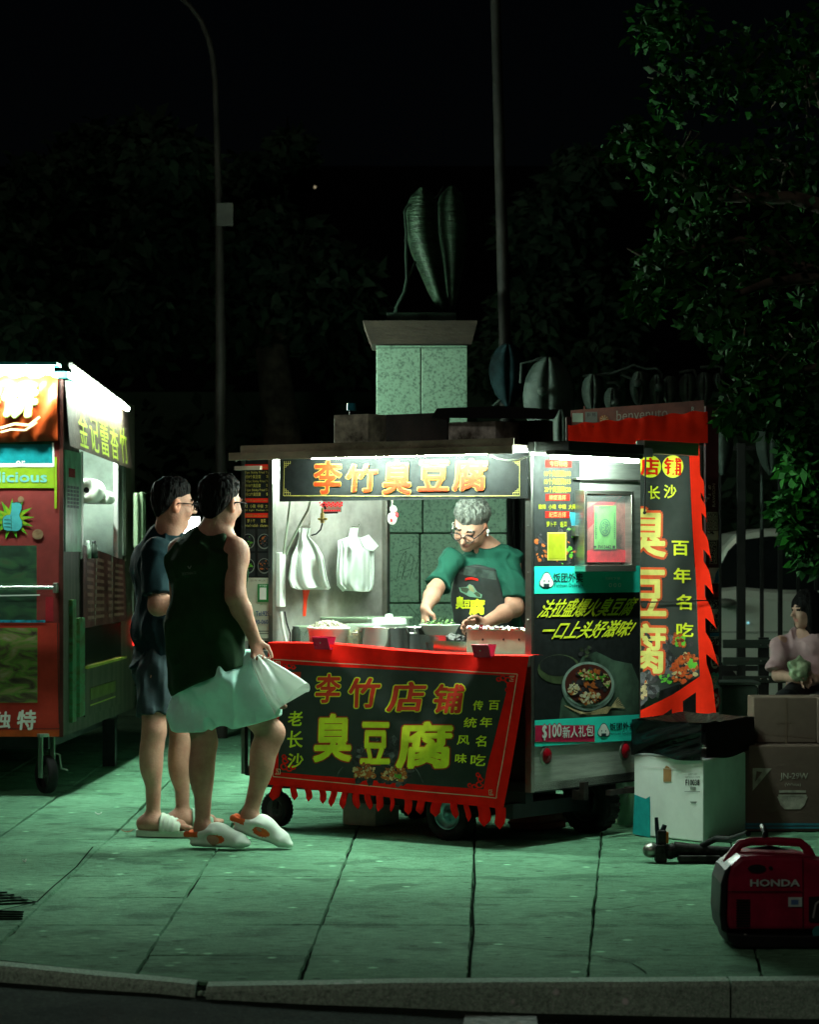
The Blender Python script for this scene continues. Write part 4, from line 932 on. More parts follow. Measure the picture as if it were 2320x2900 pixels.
# broad base wall seen through the cart window: stones with joints
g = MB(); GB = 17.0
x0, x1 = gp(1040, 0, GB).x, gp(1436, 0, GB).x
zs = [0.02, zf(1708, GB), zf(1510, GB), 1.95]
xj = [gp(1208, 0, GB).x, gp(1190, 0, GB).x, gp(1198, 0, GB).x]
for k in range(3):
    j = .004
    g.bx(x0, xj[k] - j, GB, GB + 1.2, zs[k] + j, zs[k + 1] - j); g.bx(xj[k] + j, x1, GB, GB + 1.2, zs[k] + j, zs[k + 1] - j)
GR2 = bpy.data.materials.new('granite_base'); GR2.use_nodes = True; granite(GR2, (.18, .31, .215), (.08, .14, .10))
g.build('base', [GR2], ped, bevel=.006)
# scrawl scratched on the stone
Sg = Plane((0, GB, 0), (0, -1, 0)); g = MB()
for pts in ([(1124, 1640), (1130, 1600), (1142, 1570), (1150, 1560), (1148, 1590), (1138, 1640), (1150, 1600), (1164, 1570), (1172, 1580), (1166, 1620), (1160, 1640)], [(1176, 1620), (1184, 1590), (1192, 1560), (1200, 1545)], [(1132, 1560), (1160, 1552)], [(1155, 1712), (1172, 1732), (1190, 1752), (1204, 1770)]): g.line(Sg, pts, 1.6, .002, 0)
g.build('scratched_scrawl', [mat('scrawl', (.05, .085, .06), .8)], ped)
# statue
BRZ = mat('bronze_green', (.018, .036, .024), .5, .35, .35, 6., .3, 20.)
st = thing('statue', 'dark bronze statue of two drooping ribbed leaf forms on the pedestal cap', 'statue', (pc.x, GD + .3, zB2))
SD = GD + .22
a, b2 = gp(1096, 912, SD), gp(1291, 892, SD)
g = MB(); g.bx(a.x, b2.x, GD + .02, GD + .5, zB2 + .002, b2.z); g.build('plate', [BRZ], st, bevel=.003)
g = MB(); g.tube([W(x, y, SD) for x, y in ((1121, 892), (1124, 870), (1146, 826), (1153, 790), (1150, 720), (1150, 650), (1146, 600), (1152, 585), (1170, 580))], [.016, .013, .012, .011, .009, .008, .008, .008, .006], 8); g.tube([W(1153, 790, SD), W(1166, 766, SD + .02), W(1178, 740, SD + .05)], .008, 8)
g.build('stem', [BRZ], st)
RIBB = mat('bronze_ribbed', (.019, .040, .022), .45, .3, .35, 16., .9, 40., stretch=(.4, .4, 3))
def leafform(L, Rr, tip, dmid, dback, name):
    # L, Rr: outline polylines from the top to the tip; bulges toward the viewer
    g = MB(); n = len(L)
    def f(u, v):
        t = v * (n - 1); i = min(n - 2, int(t)); k = t - i
        lx_, ly_ = L[i][0] * (1 - k) + L[i + 1][0] * k, L[i][1] * (1 - k) + L[i + 1][1] * k
        rx_, ry_ = Rr[i][0] * (1 - k) + Rr[i + 1][0] * k, Rr[i][1] * (1 - k) + Rr[i + 1][1] * k
        x = lx_ * (1 - u) + rx_ * u; y = ly_ * (1 - u) + ry_ * u
        d = SD + dback - dmid * math.sin(math.pi * u) * (math.sin(math.pi * min(1, .15 + v * .85)) ** .5) + .003 * math.sin(v * 150)
        return W(x, y, d)
    g.grid(f, 14, 70, 0); return g.build(name, [RIBB], st, solid=.012)
leafform([(1192, 532), (1166, 556), (1150, 590), (1146, 615), (1150, 660), (1166, 715), (1192, 775), (1216, 830), (1240, 870), (1262, 884)], [(1200, 531), (1224, 550), (1238, 580), (1238, 610), (1240, 660), (1248, 715), (1256, 775), (1262, 830), (1268, 870), (1268, 884)], 0, .12, .06, 'leaf_form')
leafform([(1274, 528), (1250, 552), (1238, 585), (1240, 610), (1244, 660), (1254, 715), (1262, 775), (1268, 830), (1274, 868), (1276, 882)], [(1284, 527), (1308, 552), (1320, 590), (1326, 620), (1322, 670), (1316, 720), (1306, 780), (1296, 830), (1288, 868), (1280, 882)], 0, .10, .10, 'leaf_form')
g = MB(); g.tube([W(x, y, SD + .05) for x, y in ((1207, 590), (1212, 575), (1240, 555), (1256, 528))], [.008, .007, .006, .004], 6); g.build('tendril', [BRZ], st)

# ------------------------------------------------------------------ poles
POLE = mat('pole_paint', (.020, .019, .016), .6, .1, .2, 5.)
q0, q1 = W(1402, -60, 18.5), W(1432, 1000, 18.5)
dirp = (q0 - q1) / (q0.z - q1.z); base = q1 - dirp * q1.z
g = MB(); g.tube([base, base + dirp * .5, base + dirp * 2, q1, (q0 + q1) / 2, q0 + dirp * .5], [.10, .07, .055, .042, .036, .03], 16)
po = g.build('light_pole', [POLE]); tag(po, 'plain grey pole rising behind the pedestal and out of the picture', 'pole')
q = [W(x, y, 21) for x, y in ((505, -14), (540, 20), (570, 60), (590, 110), (602, 160), (609, 230), (612, 320), (615, 420), (620, 600), (625, 1000))]
g = MB(); bs = Vector((q[-1].x, 21, 0)); g.tube([W(470, -40, 21)] + q + [bs], [.016, .018, .019, .020, .021, .022, .022, .023, .024, .03, .04, .05], 14)
sl = thing('street_lamp', 'street lamp post with curved grey arm rising out of the dark trees', 'street lamp', bs)
g.build('post', [mat('post_grey', (.03, .027, .022), .6, .2, .2, 4.)], sl)
a, b2 = W(613, 575, 20.8), W(660, 640, 20.8); g = MB(); g.bx(a.x, b2.x, 20.8, 20.83, b2.z, a.z); g.build('sign_plate', [mat('sign_plate', (.06, .06, .05), .6, 0, .2, 6.)], sl)

# ------------------------------------------------------------------ kiosk frame with stickers
KD = 15.2
KM = mat('kiosk_maroon', (.050, .014, .018), .45, .2, .2, 8.); KB = mat('kiosk_beam', (.17, .05, .038), .5, 0, .2, 5.)
kx = W(2018, 1500, KD).x; k0 = W(1625, 1500, KD + .5).x
ki = thing('info_kiosk', 'dark red information kiosk frame with sticker covered post and welcome beam', 'kiosk', (kx, KD, 0))
pr = W(2037, 1500, KD).x; pl = W(1999, 1500, KD).x
g = MB(); lean = .03
def post(b, xa, xb, d0, d1, z1, mi=0):
    b.bx(xa, xb, d0, d1, 0.0, z1, mi)
g.bx(pl, pr, KD, KD + .09, 0, W(0, 1148, KD).z); g.build('post', [KM], ki, bevel=.004)
g = MB(); g.bx(k0 - .04, k0 + .04, KD + .5, KD + .58, 0, W(0, 1180, KD + .5).z); g.build('post', [KM], ki, bevel=.004)
# beam: from far post to near post
def bm(x, y): u = (x - 1617) / 380.; return W(x, y, KD + .5 - .46 * u)
bd = (bm(1990, 1160) - bm(1620, 1160)); bn = Vector((bd.y, -bd.x, 0)).normalized(); bn = bn if bn.y < 0 else -bn
BP = Plane(bm(1800, 1160), bn)
g = MB(); g.prism([(1617, 1240), (1617, 1162), (1995, 1133), (1995, 1240)], -.10, 0, BP.px, 0)
g.text(BP, 'benvenuto', [(1747, 1163), (1892, 1152), (1892, 1183), (1747, 1192)], .003, 1)
g.rect(BP, 1657, 1166, 1693, 1195, .002, 2); g.rect(BP, 1622, 1170, 1652, 1195, .003, 3); g.disc(BP, 1712, 1188, 13, 12, .003, 4)
for k in range(9): a = k * .7; g.line(BP, [(1712, 1188), (1712 + 12 * math.cos(a), 1188 + 12 * math.sin(a))], 1.6, .004, 5)
g.text(BP, '$1.95', (1664, 1170, 1688, 1180), .003, 6); g.text(BP, 'R', (1960, 1152, 1968, 1166), .003, 3)
for x in (1653, 1938): g.rect(BP, x, 1150, x + 5, 1200, .0025, 0)
g.build('beam', [KB, mat('beam_letters', (.30, .24, .20), .6), mat('sticker_grey', (.13, .13, .12), .6), mat('sticker_pale', (.34, .42, .34), .6), mat('sticker_orange', (.40, .10, .03), .6), mat('sticker_cream', (.5, .35, .2), .6), BLACK], ki)
# stickers up the post
SP = Plane((0, KD - .0, 0), (0, -1, 0)); Wd = mat('sticker_white', (.46, .50, .44), .55, 0, .12, 12.); Bk = mat('sticker_black', (.02, .02, .022), .5); Tq = mat('sticker_teal', (.05, .34, .30), .5, 0, .15, 10.); Bl = mat('sticker_blue', (.02, .18, .34), .5); Rd = mat('sticker_red', (.34, .03, .04), .5)
def stk(*cmds):
    g = MB()
    for f in cmds: f(g)
    g.build('sticker', [Wd, Bk, Tq, Bl, Rd], ki)
def rr(x0, y0, x1, y1, mi, h=.003): return lambda g: g.rect(SP, x0, y0, x1, y1, h, mi)
def tt(s, x0, y0, x1, y1, mi, h=.0045, rot=0, off=.02): return lambda g: g.text(SP, s, (x0, y0, x1, y1), h, mi, off=off, rot=rot)
def dd(x, y, rx, ry, mi, h=.003): return lambda g: g.disc(SP, x, y, rx, ry, h, mi, 18)
def sc(x0, y0, x1, y1, n, mi, h=.0045):
    def f(g):
        for _ in range(n):
            x, y = R.uniform(x0, x1), R.uniform(y0, y1); pts = [(x, y)]
            for k in range(4): pts.append((min(x1, max(x0, pts[-1][0] + R.uniform(-9, 9))), min(y1, max(y0, pts[-1][1] + R.uniform(-9, 9)))))
            g.line(SP, pts, 1.8, h + R.uniform(0, .0008), mi)
    return f
stk(tt('RAWSON', 2019, 1370, 2027, 1435, 0, .002, 1)); stk(sc(2002, 1370, 2014, 1420, 5, 0, .002))
stk(rr(2003, 1450, 2034, 1466, 0), tt('ANON', 2005, 1452, 2032, 1464, 1)); stk(rr(2003, 1468, 2034, 1483, 0), tt('ANON', 2005, 1470, 2032, 1481, 1)); stk(rr(2003, 1485, 2034, 1500, 0), tt('ANON', 2005, 1487, 2032, 1498, 1))
stk(rr(2003, 1503, 2035, 1529, 0), sc(2006, 1505, 2032, 1512, 4, 1)); stk(rr(2010, 1530, 2032, 1597, 0), rr(2011, 1531, 2031, 1596, 1, .004), tt('MONDAY OF', 2022, 1534, 2029, 1593, 0, .0055, 1), tt('THE MINDS', 2013, 1534, 2020, 1593, 0, .0055, 1))
stk(rr(2009, 1608, 2038, 1652, 0), lambda g: g.flat(SP, [(2023, 1651), (2037, 1651), (2037, 1609), (2028, 1625)], .0045, 3)); stk(sc(2022, 1661, 2036, 1690, 10, 4, .003)); stk(rr(2013, 1699, 2036, 1722, 0), sc(2014, 1700, 2035, 1721, 14, 1))
stk(rr(2018, 1724, 2036, 1753, 0), sc(2020, 1728, 2034, 1750, 3, 1)); stk(rr(2012, 1755, 2037, 1789, 0), sc(2013, 1757, 2036, 1787, 16, 1)); stk(rr(2012, 1792, 2037, 1827, 0), rr(2012, 1792, 2037, 1802, 3, .0042), sc(2013, 1805, 2036, 1826, 14, 1))
stk(dd(2026, 1873, 12, 21, 0), sc(2019, 1860, 2033, 1886, 10, 1)); stk(lambda g: g.flat(SP, [(2016, 1907), (2024, 1903), (2030, 1908), (2035, 1902), (2037, 1915), (2034, 1930), (2036, 1948), (2028, 1950), (2020, 1956), (2018, 1940), (2014, 1930)][::-1], .003, 2), sc(2019, 1915, 2033, 1948, 10, 0)); 
stk(dd(2026, 1984, 15, 25, 4), dd(2026, 1984, 12, 20, 0, .0042), sc(2019, 1974, 2033, 1994, 8, 1, .0052), lambda g: g.line(SP, [(2015, 1998), (2037, 1968)], 4, .0065, 4)); stk(rr(2020, 2017, 2038, 2052, 0), rr(2022, 2035, 2036, 2050, 2, .0042))
# tall lit banner tied on the frame
TB = thing('hanging_banner', 'tall banner with orange characters and red flame-cut edge tied to the kiosk frame', 'banner', (W(1900, 1500, 14.85).x, 14.85, .45))
BRN2 = Vector((math.sin(rad(-14)), -math.cos(rad(14)), 0))
def tw(x, y): return .012 * math.sin(x * .045 + y * .006) + .010 * math.sin(y * .017 + x * .02)
S = Plane(W(1900, 1500, 14.85), BRN2, tw)
b = MB()
FR = mat('flame_red', (.80, .022, .006), .8, 0, .08, 4., spec=.06)
def strip(L, Rr, mi, h, n=10):
    # fill between two polylines with equal counts
    for (a, aa), (p, pp) in zip(zip(L[:-1], L[1:]), zip(Rr[:-1], Rr[1:])):
        quadgrid(b, (a, p, pp, aa), S, h, mi, 36, 40)
strip([(1640, 1205), (1640, 1600), (1640, 2040)], [(1950, 1215), (1966, 1580), (1984, 1915)], 1, 0)
# flame border with hooked tongues
ys = [1200, 1250, 1300, 1350, 1400, 1450, 1490, 1530, 1570, 1610, 1650, 1690, 1730, 1770, 1810, 1850, 1900, 1950, 2000, 2052]
def inner(y): return 1950 + (y - 1215) * .0485
def outer(y):
    return 1979 + (y - 1200) * .036
for y0, y1 in zip(ys[:-1], ys[1:]): quadgrid(b, ((inner(y0), y0), (outer(y0), y0), (outer(y1), y1), (inner(y1), y1)), S, .001, 0, 4, 6)
for (y0, y1, reach) in ((1196, 1262, 17), (1345, 1420, 12), (1410, 1478, 16), (1500, 1588, 24), (1590, 1690, 30), (1690, 1784, 36), (1790, 1888, 36), (1880, 2052, 26)):
    pts_o, pts_i = [], []
    for k in range(9):
        q = k / 8; y = y0 + (y1 - y0) * q
        pts_o.append((outer(y) + 11 * min(1, q * 3.5) + (reach - 14) * q, y)); pts_i.append((outer(y) - 4 + ((reach + 4) * max(0, (q - .62) / .38) ** 1.6 if y1 < 2000 else 0), y + (0 if y1 > 2000 else -10 * max(0, (q - .62) / .38) * (1 - max(0, (q - .62) / .38)) * 4)))
    for k in range(8): quadgrid(b, (pts_i[k], pts_o[k], pts_o[k + 1], pts_i[k + 1]), S, .0018, 0, 2, 1)
# bottom red, with hanging tabs
quadgrid(b, ((1640, 2075), (1984, 1912), (2000, 2052), (1640, 2180)), S, .0012, 2, 1, 1) if False else None
for (q) in (((1690, 2062), (1815, 2012), (1815, 2072), (1690, 2110)), ((1815, 2012), (1905, 1968), (1905, 2006), (1815, 2072)), ((1905, 1968), (1984, 1915), (1990, 1948), (1905, 2006)), ((1904, 1990), (1934, 1972), (1934, 2062), (1904, 2062)), ((1972, 1945), (1996, 1935), (2012, 2062), (1972, 2062)), ((1822, 2045), (1862, 2025), (1862, 2075), (1822, 2075))): quadgrid(b, q, S, .002, 0, 14, 14)
# top band, gathered on its rail
def topb(u, v):
    x = 1609 + 396 * u; y0 = 1203 - 40 * u + 3 * math.sin(u * 40); y1 = 1262 - 8 * u
    return S.px(x, y0 + (y1 - y0) * v, .012 + .008 * math.sin(u * 60) * (1 - v) + .006 * math.sin(u * 23 + v * 3))
b.grid(topb, 60, 8, 0)
def t3(ch, x0, y0, x1, y1, f, e, o1, o2, sk=.0):
    q = [(x0, y0), (x1, y0 + 1), (x1, y1 + 1), (x0, y1)]
    if e is not None: b.text(S, ch, q, .004, e, off=o2, skew=sk, cuts=5)
    b.text(S, ch, q, .0058, f, off=o1, skew=sk, cuts=5)
for x, ch in ((1906, '铺'), (1842, '店'), (1778, '竹'), (1716, '李')): b.disc(S, x, 1321, 31, 32, .003, 3, 24); t3(ch, x - 24, 1297, x + 24, 1344, 0, None, .03, 0)
t3('老', 1770, 1377, 1800, 1412, 3, None, .02, 0); t3('长', 1837, 1376, 1868, 1413, 3, None, .02, 0); t3('沙', 1880, 1373, 1916, 1410, 3, None, .02, 0)
for ch, y0, y1 in (('臭', 1442, 1576), ('豆', 1615, 1742), ('腐', 1768, 1906)): t3(ch, 1764, y0, 1886, y1, 4, 5, .022, .075)
for ch, x0, y0, x1, y1 in (('百', 1906, 1532, 1952, 1572), ('年', 1911, 1609, 1956, 1650), ('名', 1917, 1684, 1958, 1726), ('吃', 1918, 1764, 1964, 1802)): t3(ch, x0, y0, x1, y1, 3, None, .025, 0)
cl = lambda x, y: x < inner(y) - 3 and y < 2010 - (x - 1813) * .60 and x > 1780
b.bits(S, 1890, 1920, 105, 130, 130, (6, 6, 9, 6), 9, 24, .0022, .0034, lambda x, y: cl(x, y) and cl(x + 12, y + 8) and y > 1780)
b.bits(S, 1945, 1895, 42, 45, 130, (7, 7, 10, 5, 7), 4, 10, .0036, .0046, lambda x, y: cl(x, y) and cl(x + 6, y)); b.bits(S, 1925, 1815, 16, 26, 26, (7, 7, 8), 5, 10, .0036, .0046, cl); b.bits(S, 1885, 1920, 30, 12, 20, (8, 8, 6), 4, 8, .0036, .0046, cl); b.bits(S, 1825, 1955, 10, 30, 18, (7, 10), 4, 9, .0036, .0046, cl); b.bits(S, 1960, 1880, 14, 8, 8, (8,), 5, 9, .0047, .005, cl)
b.build('banner_cloth', [FR, CLK, CLR, YEL, mat('glyph_cream', (.70, .62, .16), .6, 0, .1, 9.), mat('edge_orange', (.65, .08, .015), .6), TOFU, mat('print_chili_bright', (.55, .10, .02), .6, 0, .4, 40.), mat('print_green_bright', (.12, .50, .04), .6), mat('print_ash', (.10, .10, .11)), PALE], TB)
g = MB(); g.tube([S.px(1800, 1706, .03), S.px(1900, 1704, .03), S.px(2010, 1700, .03), W(2018, 1700, KD - .02)], .004, 6); g.build('tie_cord', [BLACK], TB)
g = MB(); g.tube([S.px(1832, 1275, .04), S.px(1828, 1380, .03), S.px(1826, 1450, .03)], .005, 6); g.ell(S.px(1826, 1452, .03), (.009, .009, .009), 0, 8); g.build('tie_cord', [BLACK], TB)
# ------------------------------------------------------------------ greenery
def leaf_cloud(b, centers, n, size, rng, mi=2, droop=.5):
    for _ in range(n):
        c0, r = centers[rng.randrange(len(centers))]
        v = Vector((rng.gauss(0, 1), rng.gauss(0, 1), rng.gauss(0, 1))).normalized() * (rng.random() ** .45)
        p = Vector(c0) + Vector((v.x * r[0], v.y * r[1], v.z * r[2]))
        d = Vector((rng.gauss(0, 1), rng.gauss(0, 1), rng.gauss(-droop, .6))).normalized()
        s = d.cross(Vector((rng.gauss(0, 1), rng.gauss(0, 1), rng.gauss(0, 1)))).normalized()
        L = size * rng.uniform(.7, 1.35); w = L * rng.uniform(.2, .3)
        up = d.cross(s) * L * .08
        b.add([p, p + d * L * .4 + s * w + up, p + d * L, p + d * L * .4 - s * w + up], [(0, 1, 2, 3)], rng.randrange(mi), True)
def foliage_mat(name, c1, c2, sc=1.5):
    m = mat(name, c1, .6, 0, .2, sc, col2=c2, spec=.08)
    return m
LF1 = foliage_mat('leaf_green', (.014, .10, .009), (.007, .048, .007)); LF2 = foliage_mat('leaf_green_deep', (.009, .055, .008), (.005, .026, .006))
BARK = mat('bark', (.07, .055, .04), .9, 0, .3, 8., .8, 20.)
def px_center(x, y, d, rx, ry, rd): p = W(x, y, d); return (p, (rx * d / F, rd, ry * d / F))
tb_ = W(2560, 1560, 14.6)
tree = thing('street_tree', 'leafy green tree overhanging the kiosk and bench with drooping lit foliage', 'tree', (tb_.x, tb_.y, 0), group=None)
rng = random.Random(5)
cs = [px_center(*q) for q in ((2010, 880, 14.6, 90, 80, .3), (2110, 960, 14.4, 110, 110, .35), (2160, 1080, 14.4, 100, 100, .35), (2090, 1160, 14.5, 60, 70, .25), (2230, 1180, 14.6, 90, 90, .3), (2290, 1000, 14.7, 120, 140, .4), (1880, 760, 14.9, 100, 100, .35), (1830, 840, 14.9, 55, 60, .2), (1960, 660, 15, 120, 120, .4), (2120, 760, 15, 140, 130, .5), (2260, 720, 15, 140, 160, .5), (1800, 400, 15.4, 85, 70, .3), (1900, 480, 15.4, 120, 100, .4), (2060, 520, 15.4, 150, 120, .5), (2230, 460, 15.5, 150, 140, .5), (1950, 250, 15.7, 130, 110, .5), (2120, 200, 15.7, 160, 150, .5), (2280, 180, 15.8, 120, 180, .5), (1880, 80, 15.8, 120, 80, .5), (2290, 1420, 14.6, 70, 90, .2), (2270, 1300, 14.6, 60, 80, .2), (2300, 1560, 14.7, 60, 60, .2), (2225, 1440, 14.5, 30, 40, .12), (2250, 1500, 14.5, 28, 45, .1))]
b = MB(); leaf_cloud(b, cs, 8000, .072, rng); b.build('crown', [LF1, LF2], tree)
b = MB(); q = lambda x, y, d: W(x, y, d)
b.tube([(tb_.x, tb_.y, 0), (tb_.x - .02, tb_.y, .8), (tb_.x - .08, tb_.y, 2.0), q(2480, 900, 14.8), q(2420, 500, 15.2), q(2360, 100, 15.6)], [.20, .15, .13, .11, .08, .05], 12)
for pts, r in ((((2470, 860, 14.8), (2340, 780, 14.8), (2180, 800, 14.6), (2020, 860, 14.6)), .05), (((2440, 620, 15), (2250, 560, 15.2), (2050, 560, 15.3), (1850, 440, 15.4)), .05), (((2440, 1050, 14.7), (2320, 1040, 14.6), (2180, 1060, 14.5)), .03), (((2400, 420, 15.3), (2330, 300, 15.6), (2298, 200, 15.7), (2290, 120, 15.8)), .03), (((2440, 1200, 14.65), (2380, 1260, 14.6), (2300, 1400, 14.6), (2290, 1540, 14.65)), .02), (((2340, 780, 14.8), (2100, 680, 15), (1900, 720, 14.9)), .03)):
    b.tube([q(*p) for p in pts], [r, r * .75, r * .5, r * .25][:len(pts)], 8)
for (c0, r) in cs[:18]:
    for k in range(3): b.tube([c0, Vector(c0) + Vector((rng.uniform(-1, 1) * r[0], rng.uniform(-1, 1) * r[1], rng.uniform(-1, 1) * r[2]))], [.012, .004], 5)
b.build('trunk', [BARK], tree)
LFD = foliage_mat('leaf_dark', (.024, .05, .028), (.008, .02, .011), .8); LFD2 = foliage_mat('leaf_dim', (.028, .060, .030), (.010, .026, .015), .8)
def dim_tree(px, d, crowns, n, seed, label):
    rg = random.Random(seed); p0 = W(px, 1560, d); t = thing('park_tree', label, 'tree', (p0.x, d, 0), group='dim trees of the park')
    cs = [px_center(x, y, d + rg.uniform(-.8, .8), rx, ry, 1.2) for x, y, rx, ry in crowns]
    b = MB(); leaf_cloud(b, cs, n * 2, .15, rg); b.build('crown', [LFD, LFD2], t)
    b = MB(); b.tube([(p0.x, d, 0), (p0.x + .05, d, 2), (p0.x - .1, d, 3.2), (p0.x + .1, d, 3.9)], [.25, .2, .15, .06], 10)
    for c0, r in cs: b.tube([(p0.x, d, 3.4), Vector(c0)], [.07, .02], 6)
    b.build('trunk', [BARK], t)
dim_tree(230, 25, ((130, 560, 150, 130), (300, 480, 170, 130), (430, 430, 110, 90), (200, 760, 240, 180), (450, 640, 170, 140), (60, 820, 150, 160), (360, 900, 220, 150), (560, 760, 130, 140), (480, 470, 130, 100)), 5200, 1, 'dim round tree behind the red cart and the curved lamp post')
dim_tree(800, 26, ((740, 520, 110, 90), (830, 450, 60, 60), (760, 700, 180, 140), (900, 820, 180, 150), (700, 900, 170, 150), (980, 950, 160, 130), (640, 600, 70, 80)), 4600, 2, 'dim ragged tree between the curved lamp post and the statue')
dim_tree(1560, 27, ((1500, 900, 130, 110), (1640, 820, 150, 140), (1560, 640, 160, 120), (1420, 1040, 110, 80), (1700, 1000, 150, 120), (1640, 520, 100, 90)), 3600, 3, 'dim dark tree behind the grey pole and the leaf sculptures')
dim_tree(-160, 23, ((-100, 700, 220, 200), (40, 950, 170, 130), (-200, 900, 200, 200)), 2600, 4, 'dim tree rising over the tubes of the red cart')
# hedge mass closing the view behind
rg = random.Random(9); b = MB()
cs = [((x, 27.5 + rg.uniform(-.5, .5), rg.uniform(.4, 2.2)), (1.3, .8, 1.1)) for x in [i * .75 - 9 for i in range(27)]]
leaf_cloud(b, cs, 7000, .20, rg); b.add([(-60, 29, 0), (60, 29, 0), (60, 29, 3.0), (-60, 29, 3.0)], [(0, 1, 2, 3)], 0)
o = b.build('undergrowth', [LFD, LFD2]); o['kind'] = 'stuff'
# far windows glinting through leaves
fb_ = thing('apartment_building', 'black apartment block far behind the trees with a few tiny lit windows', 'building', (-2.2, 60, 0))
g = MB(); g.bx(-16, 9, 60, 70, 0, 9.5); g.build('wall', [mat('far_wall', (.004, .004, .005), .9, 0, .2, 1., spec=0)], fb_)
g = MB()
for x, y, s in ((820, 488, 5), (837, 498, 7), (892, 530, 5), (388, 948, 6), (633, 848, 4), (650, 849, 4), (505, 1268, 9), (548, 1270, 7), (575, 1268, 6), (598, 1270, 4)):
    p = W(x, y, 59.95)
    g = MB(); f = g
    f.add([(p.x - s * .0035, p.y, p.z - s * .004), (p.x + s * .0035, p.y, p.z - s * .004), (p.x + s * .0035, p.y, p.z + s * .004), (p.x - s * .0035, p.y, p.z + s * .004)], [(0, 1, 2, 3)])
    g.build('lit_window', [mat('window_glow', (.5, .45, .3), .5, emis=(.9, .75, .45), estr=.5, noise=0)], fb_)

# ------------------------------------------------------------------ iron fence with bronze leaf sculptures
IRON = mat('fence_iron', (.022, .024, .022), .5, .4, .2, 8.)
FD = 17.9
fz = lambda y: zf(y, FD)
fp0 = W(2200, 1560, FD)
fe = thing('iron_fence', 'tall dark iron bar fence behind the bench', 'fence', (fp0.x, FD, 0))
bars = [(2100, 24), (2159, 11), (2211, 13), (2262, 9), (2312, 9), (2362, 9), (2412, 24), (2040, 9), (1985, 9), (1930, 9), (1875, 9), (1815, 24), (1760, 9), (1705, 9), (1650, 9), (1590, 9), (1530, 24), (1480, 14), (1455, 10)]
for x, wpx in bars:
    p = W(x, 0, FD); r = wpx / 2 * FD / F
    g = MB(); g.bx(p.x - r, p.x + r, FD - r, FD + r, 0, fz(1270 if wpx < 20 else 1255)); g.build('fence_post' if wpx > 20 else 'bar', [IRON], fe, bevel=.003)
g = MB(); x0, x1 = W(1440, 0, FD).x, W(2460, 0, FD).x
g.bx(x0, x1, FD - .016, FD + .016, fz(1275), fz(1262)); g.build('rail', [IRON], fe); g = MB(); g.bx(x0, x1, FD - .016, FD + .016, fz(1900), fz(1885)); g.build('rail', [IRON], fe)
BRL = mat('bronze_leaf', (.045, .062, .05), .6, .1, .4, 7., .4, 30., col2=(.022, .036, .03)); BRD = mat('bronze_leaf_blue', (.005, .014, .016), .8, 0, .4, 7., .4, 30., spec=.05)
def leafsc(cx, y0, y1, wpx, d, lab, m=BRL, split=.5, notch=0, knob=None, stem=None, tilt=0):
    # rounded spoon-like leaf: two lobes meeting in a raised seam
    tb2 = W(cx, y1, d); t = thing('leaf_sculpture', lab, 'sculpture', (tb2.x, d, max(0, tb2.z)), group='bronze leaf sculptures along the fence')
    g = MB()
    def f(u, v):
        s = v; wv = math.sin(math.pi * min(.985, max(.03, s ** .8))) ** .62
        x = cx + (u - .5) * 2 * wpx * wv + tilt * (s - .5); y = y0 + (y1 - y0) * s
        dd_ = -.09 * (1 - (2 * u - 1) ** 2) + .05 * math.exp(-((u - split) / .06) ** 2) + .004 * math.sin(s * 60)
        return W(x, y, d + dd_)
    g.grid(f, 20, 26, 0); g.build('blade', [m], t, solid=.012)
    if knob:
        g = MB(); p = W(knob[0], knob[1], d - .11); g.ell(p, (.03, .025, .028), 0, 10); g.build('bud', [BRL], t)
    if stem:
        g = MB(); g.tube([W(x, y, d - .02) for x, y in stem], .009, 7); g.build('stem', [BRL], t)
    return t
leafsc(1556, 1012, 1275, 72, 17.3, 'large two lobed bronze leaf with a round bud standing above the cart roof', knob=(1537, 1108), stem=[(1475, 1085), (1478, 1030), (1500, 1025), (1520, 1020), (1535, 1010), (1542, 1030)], split=.45)
leafsc(1440, 975, 1150, 52, 17.5, 'bluish dark bronze leaf just beside the pedestal block', BRD, stem=[(1398, 1150), (1420, 1130), (1450, 1120), (1475, 1130)])
leafsc(1590, 1160, 1300, 30, 17.2, 'narrow bronze leaf hanging under the large two lobed one'); 
leafsc(1680, 1060, 1170, 30, 17.6, 'tall plain bronze leaf next to the large two lobed one', stem=[(1652, 1065), (1690, 1062), (1730, 1058), (1770, 1045), (1795, 1034), (1830, 1045), (1860, 1042), (1876, 1060), (1870, 1100)])
leafsc(1736, 1098, 1172, 22, 17.5, 'small bronze leaf with a bud above the welcome lettering', knob=(1745, 1140), stem=[(1720, 1085), (1745, 1082), (1756, 1095), (1750, 1110)])
leafsc(1812, 1052, 1150, 26, 17.6, 'bronze leaf under the arching stem with a bud at its heart', knob=(1808, 1085), stem=[(1760, 1060), (1800, 1078), (1815, 1070)])
leafsc(1862, 1062, 1150, 20, 17.6, 'slim bronze leaf half folded under the arching stem', knob=(1868, 1098)); leafsc(1900, 1066, 1150, 24, 17.7, 'smooth bronze leaf after the half folded one', split=.3)
leafsc(1950, 1060, 1148, 26, 17.7, 'wide bronze leaf above the sticker on the beam', stem=[(1925, 1055), (1950, 1050), (1966, 1048), (1975, 1070)]); leafsc(1996, 1055, 1145, 24, 17.7, 'paler bronze leaf above the corner of the kiosk', stem=[(1985, 1040), (2030, 1036), (2046, 1040), (2044, 1070)]); leafsc(2036, 1058, 1100, 14, 17.7, 'small curled bronze leaf by the drooping tree foliage')
leafsc(2048, 1180, 1345, 28, 17.3, 'ribbed bronze leaf behind the kiosk post', BRL, split=.2); leafsc(2186, 1185, 1345, 42, 17.4, 'pointed bronze leaf hanging under the tree foliage', BRL, split=.42, stem=[(2160, 1345), (2160, 1420), (2160, 1500)])
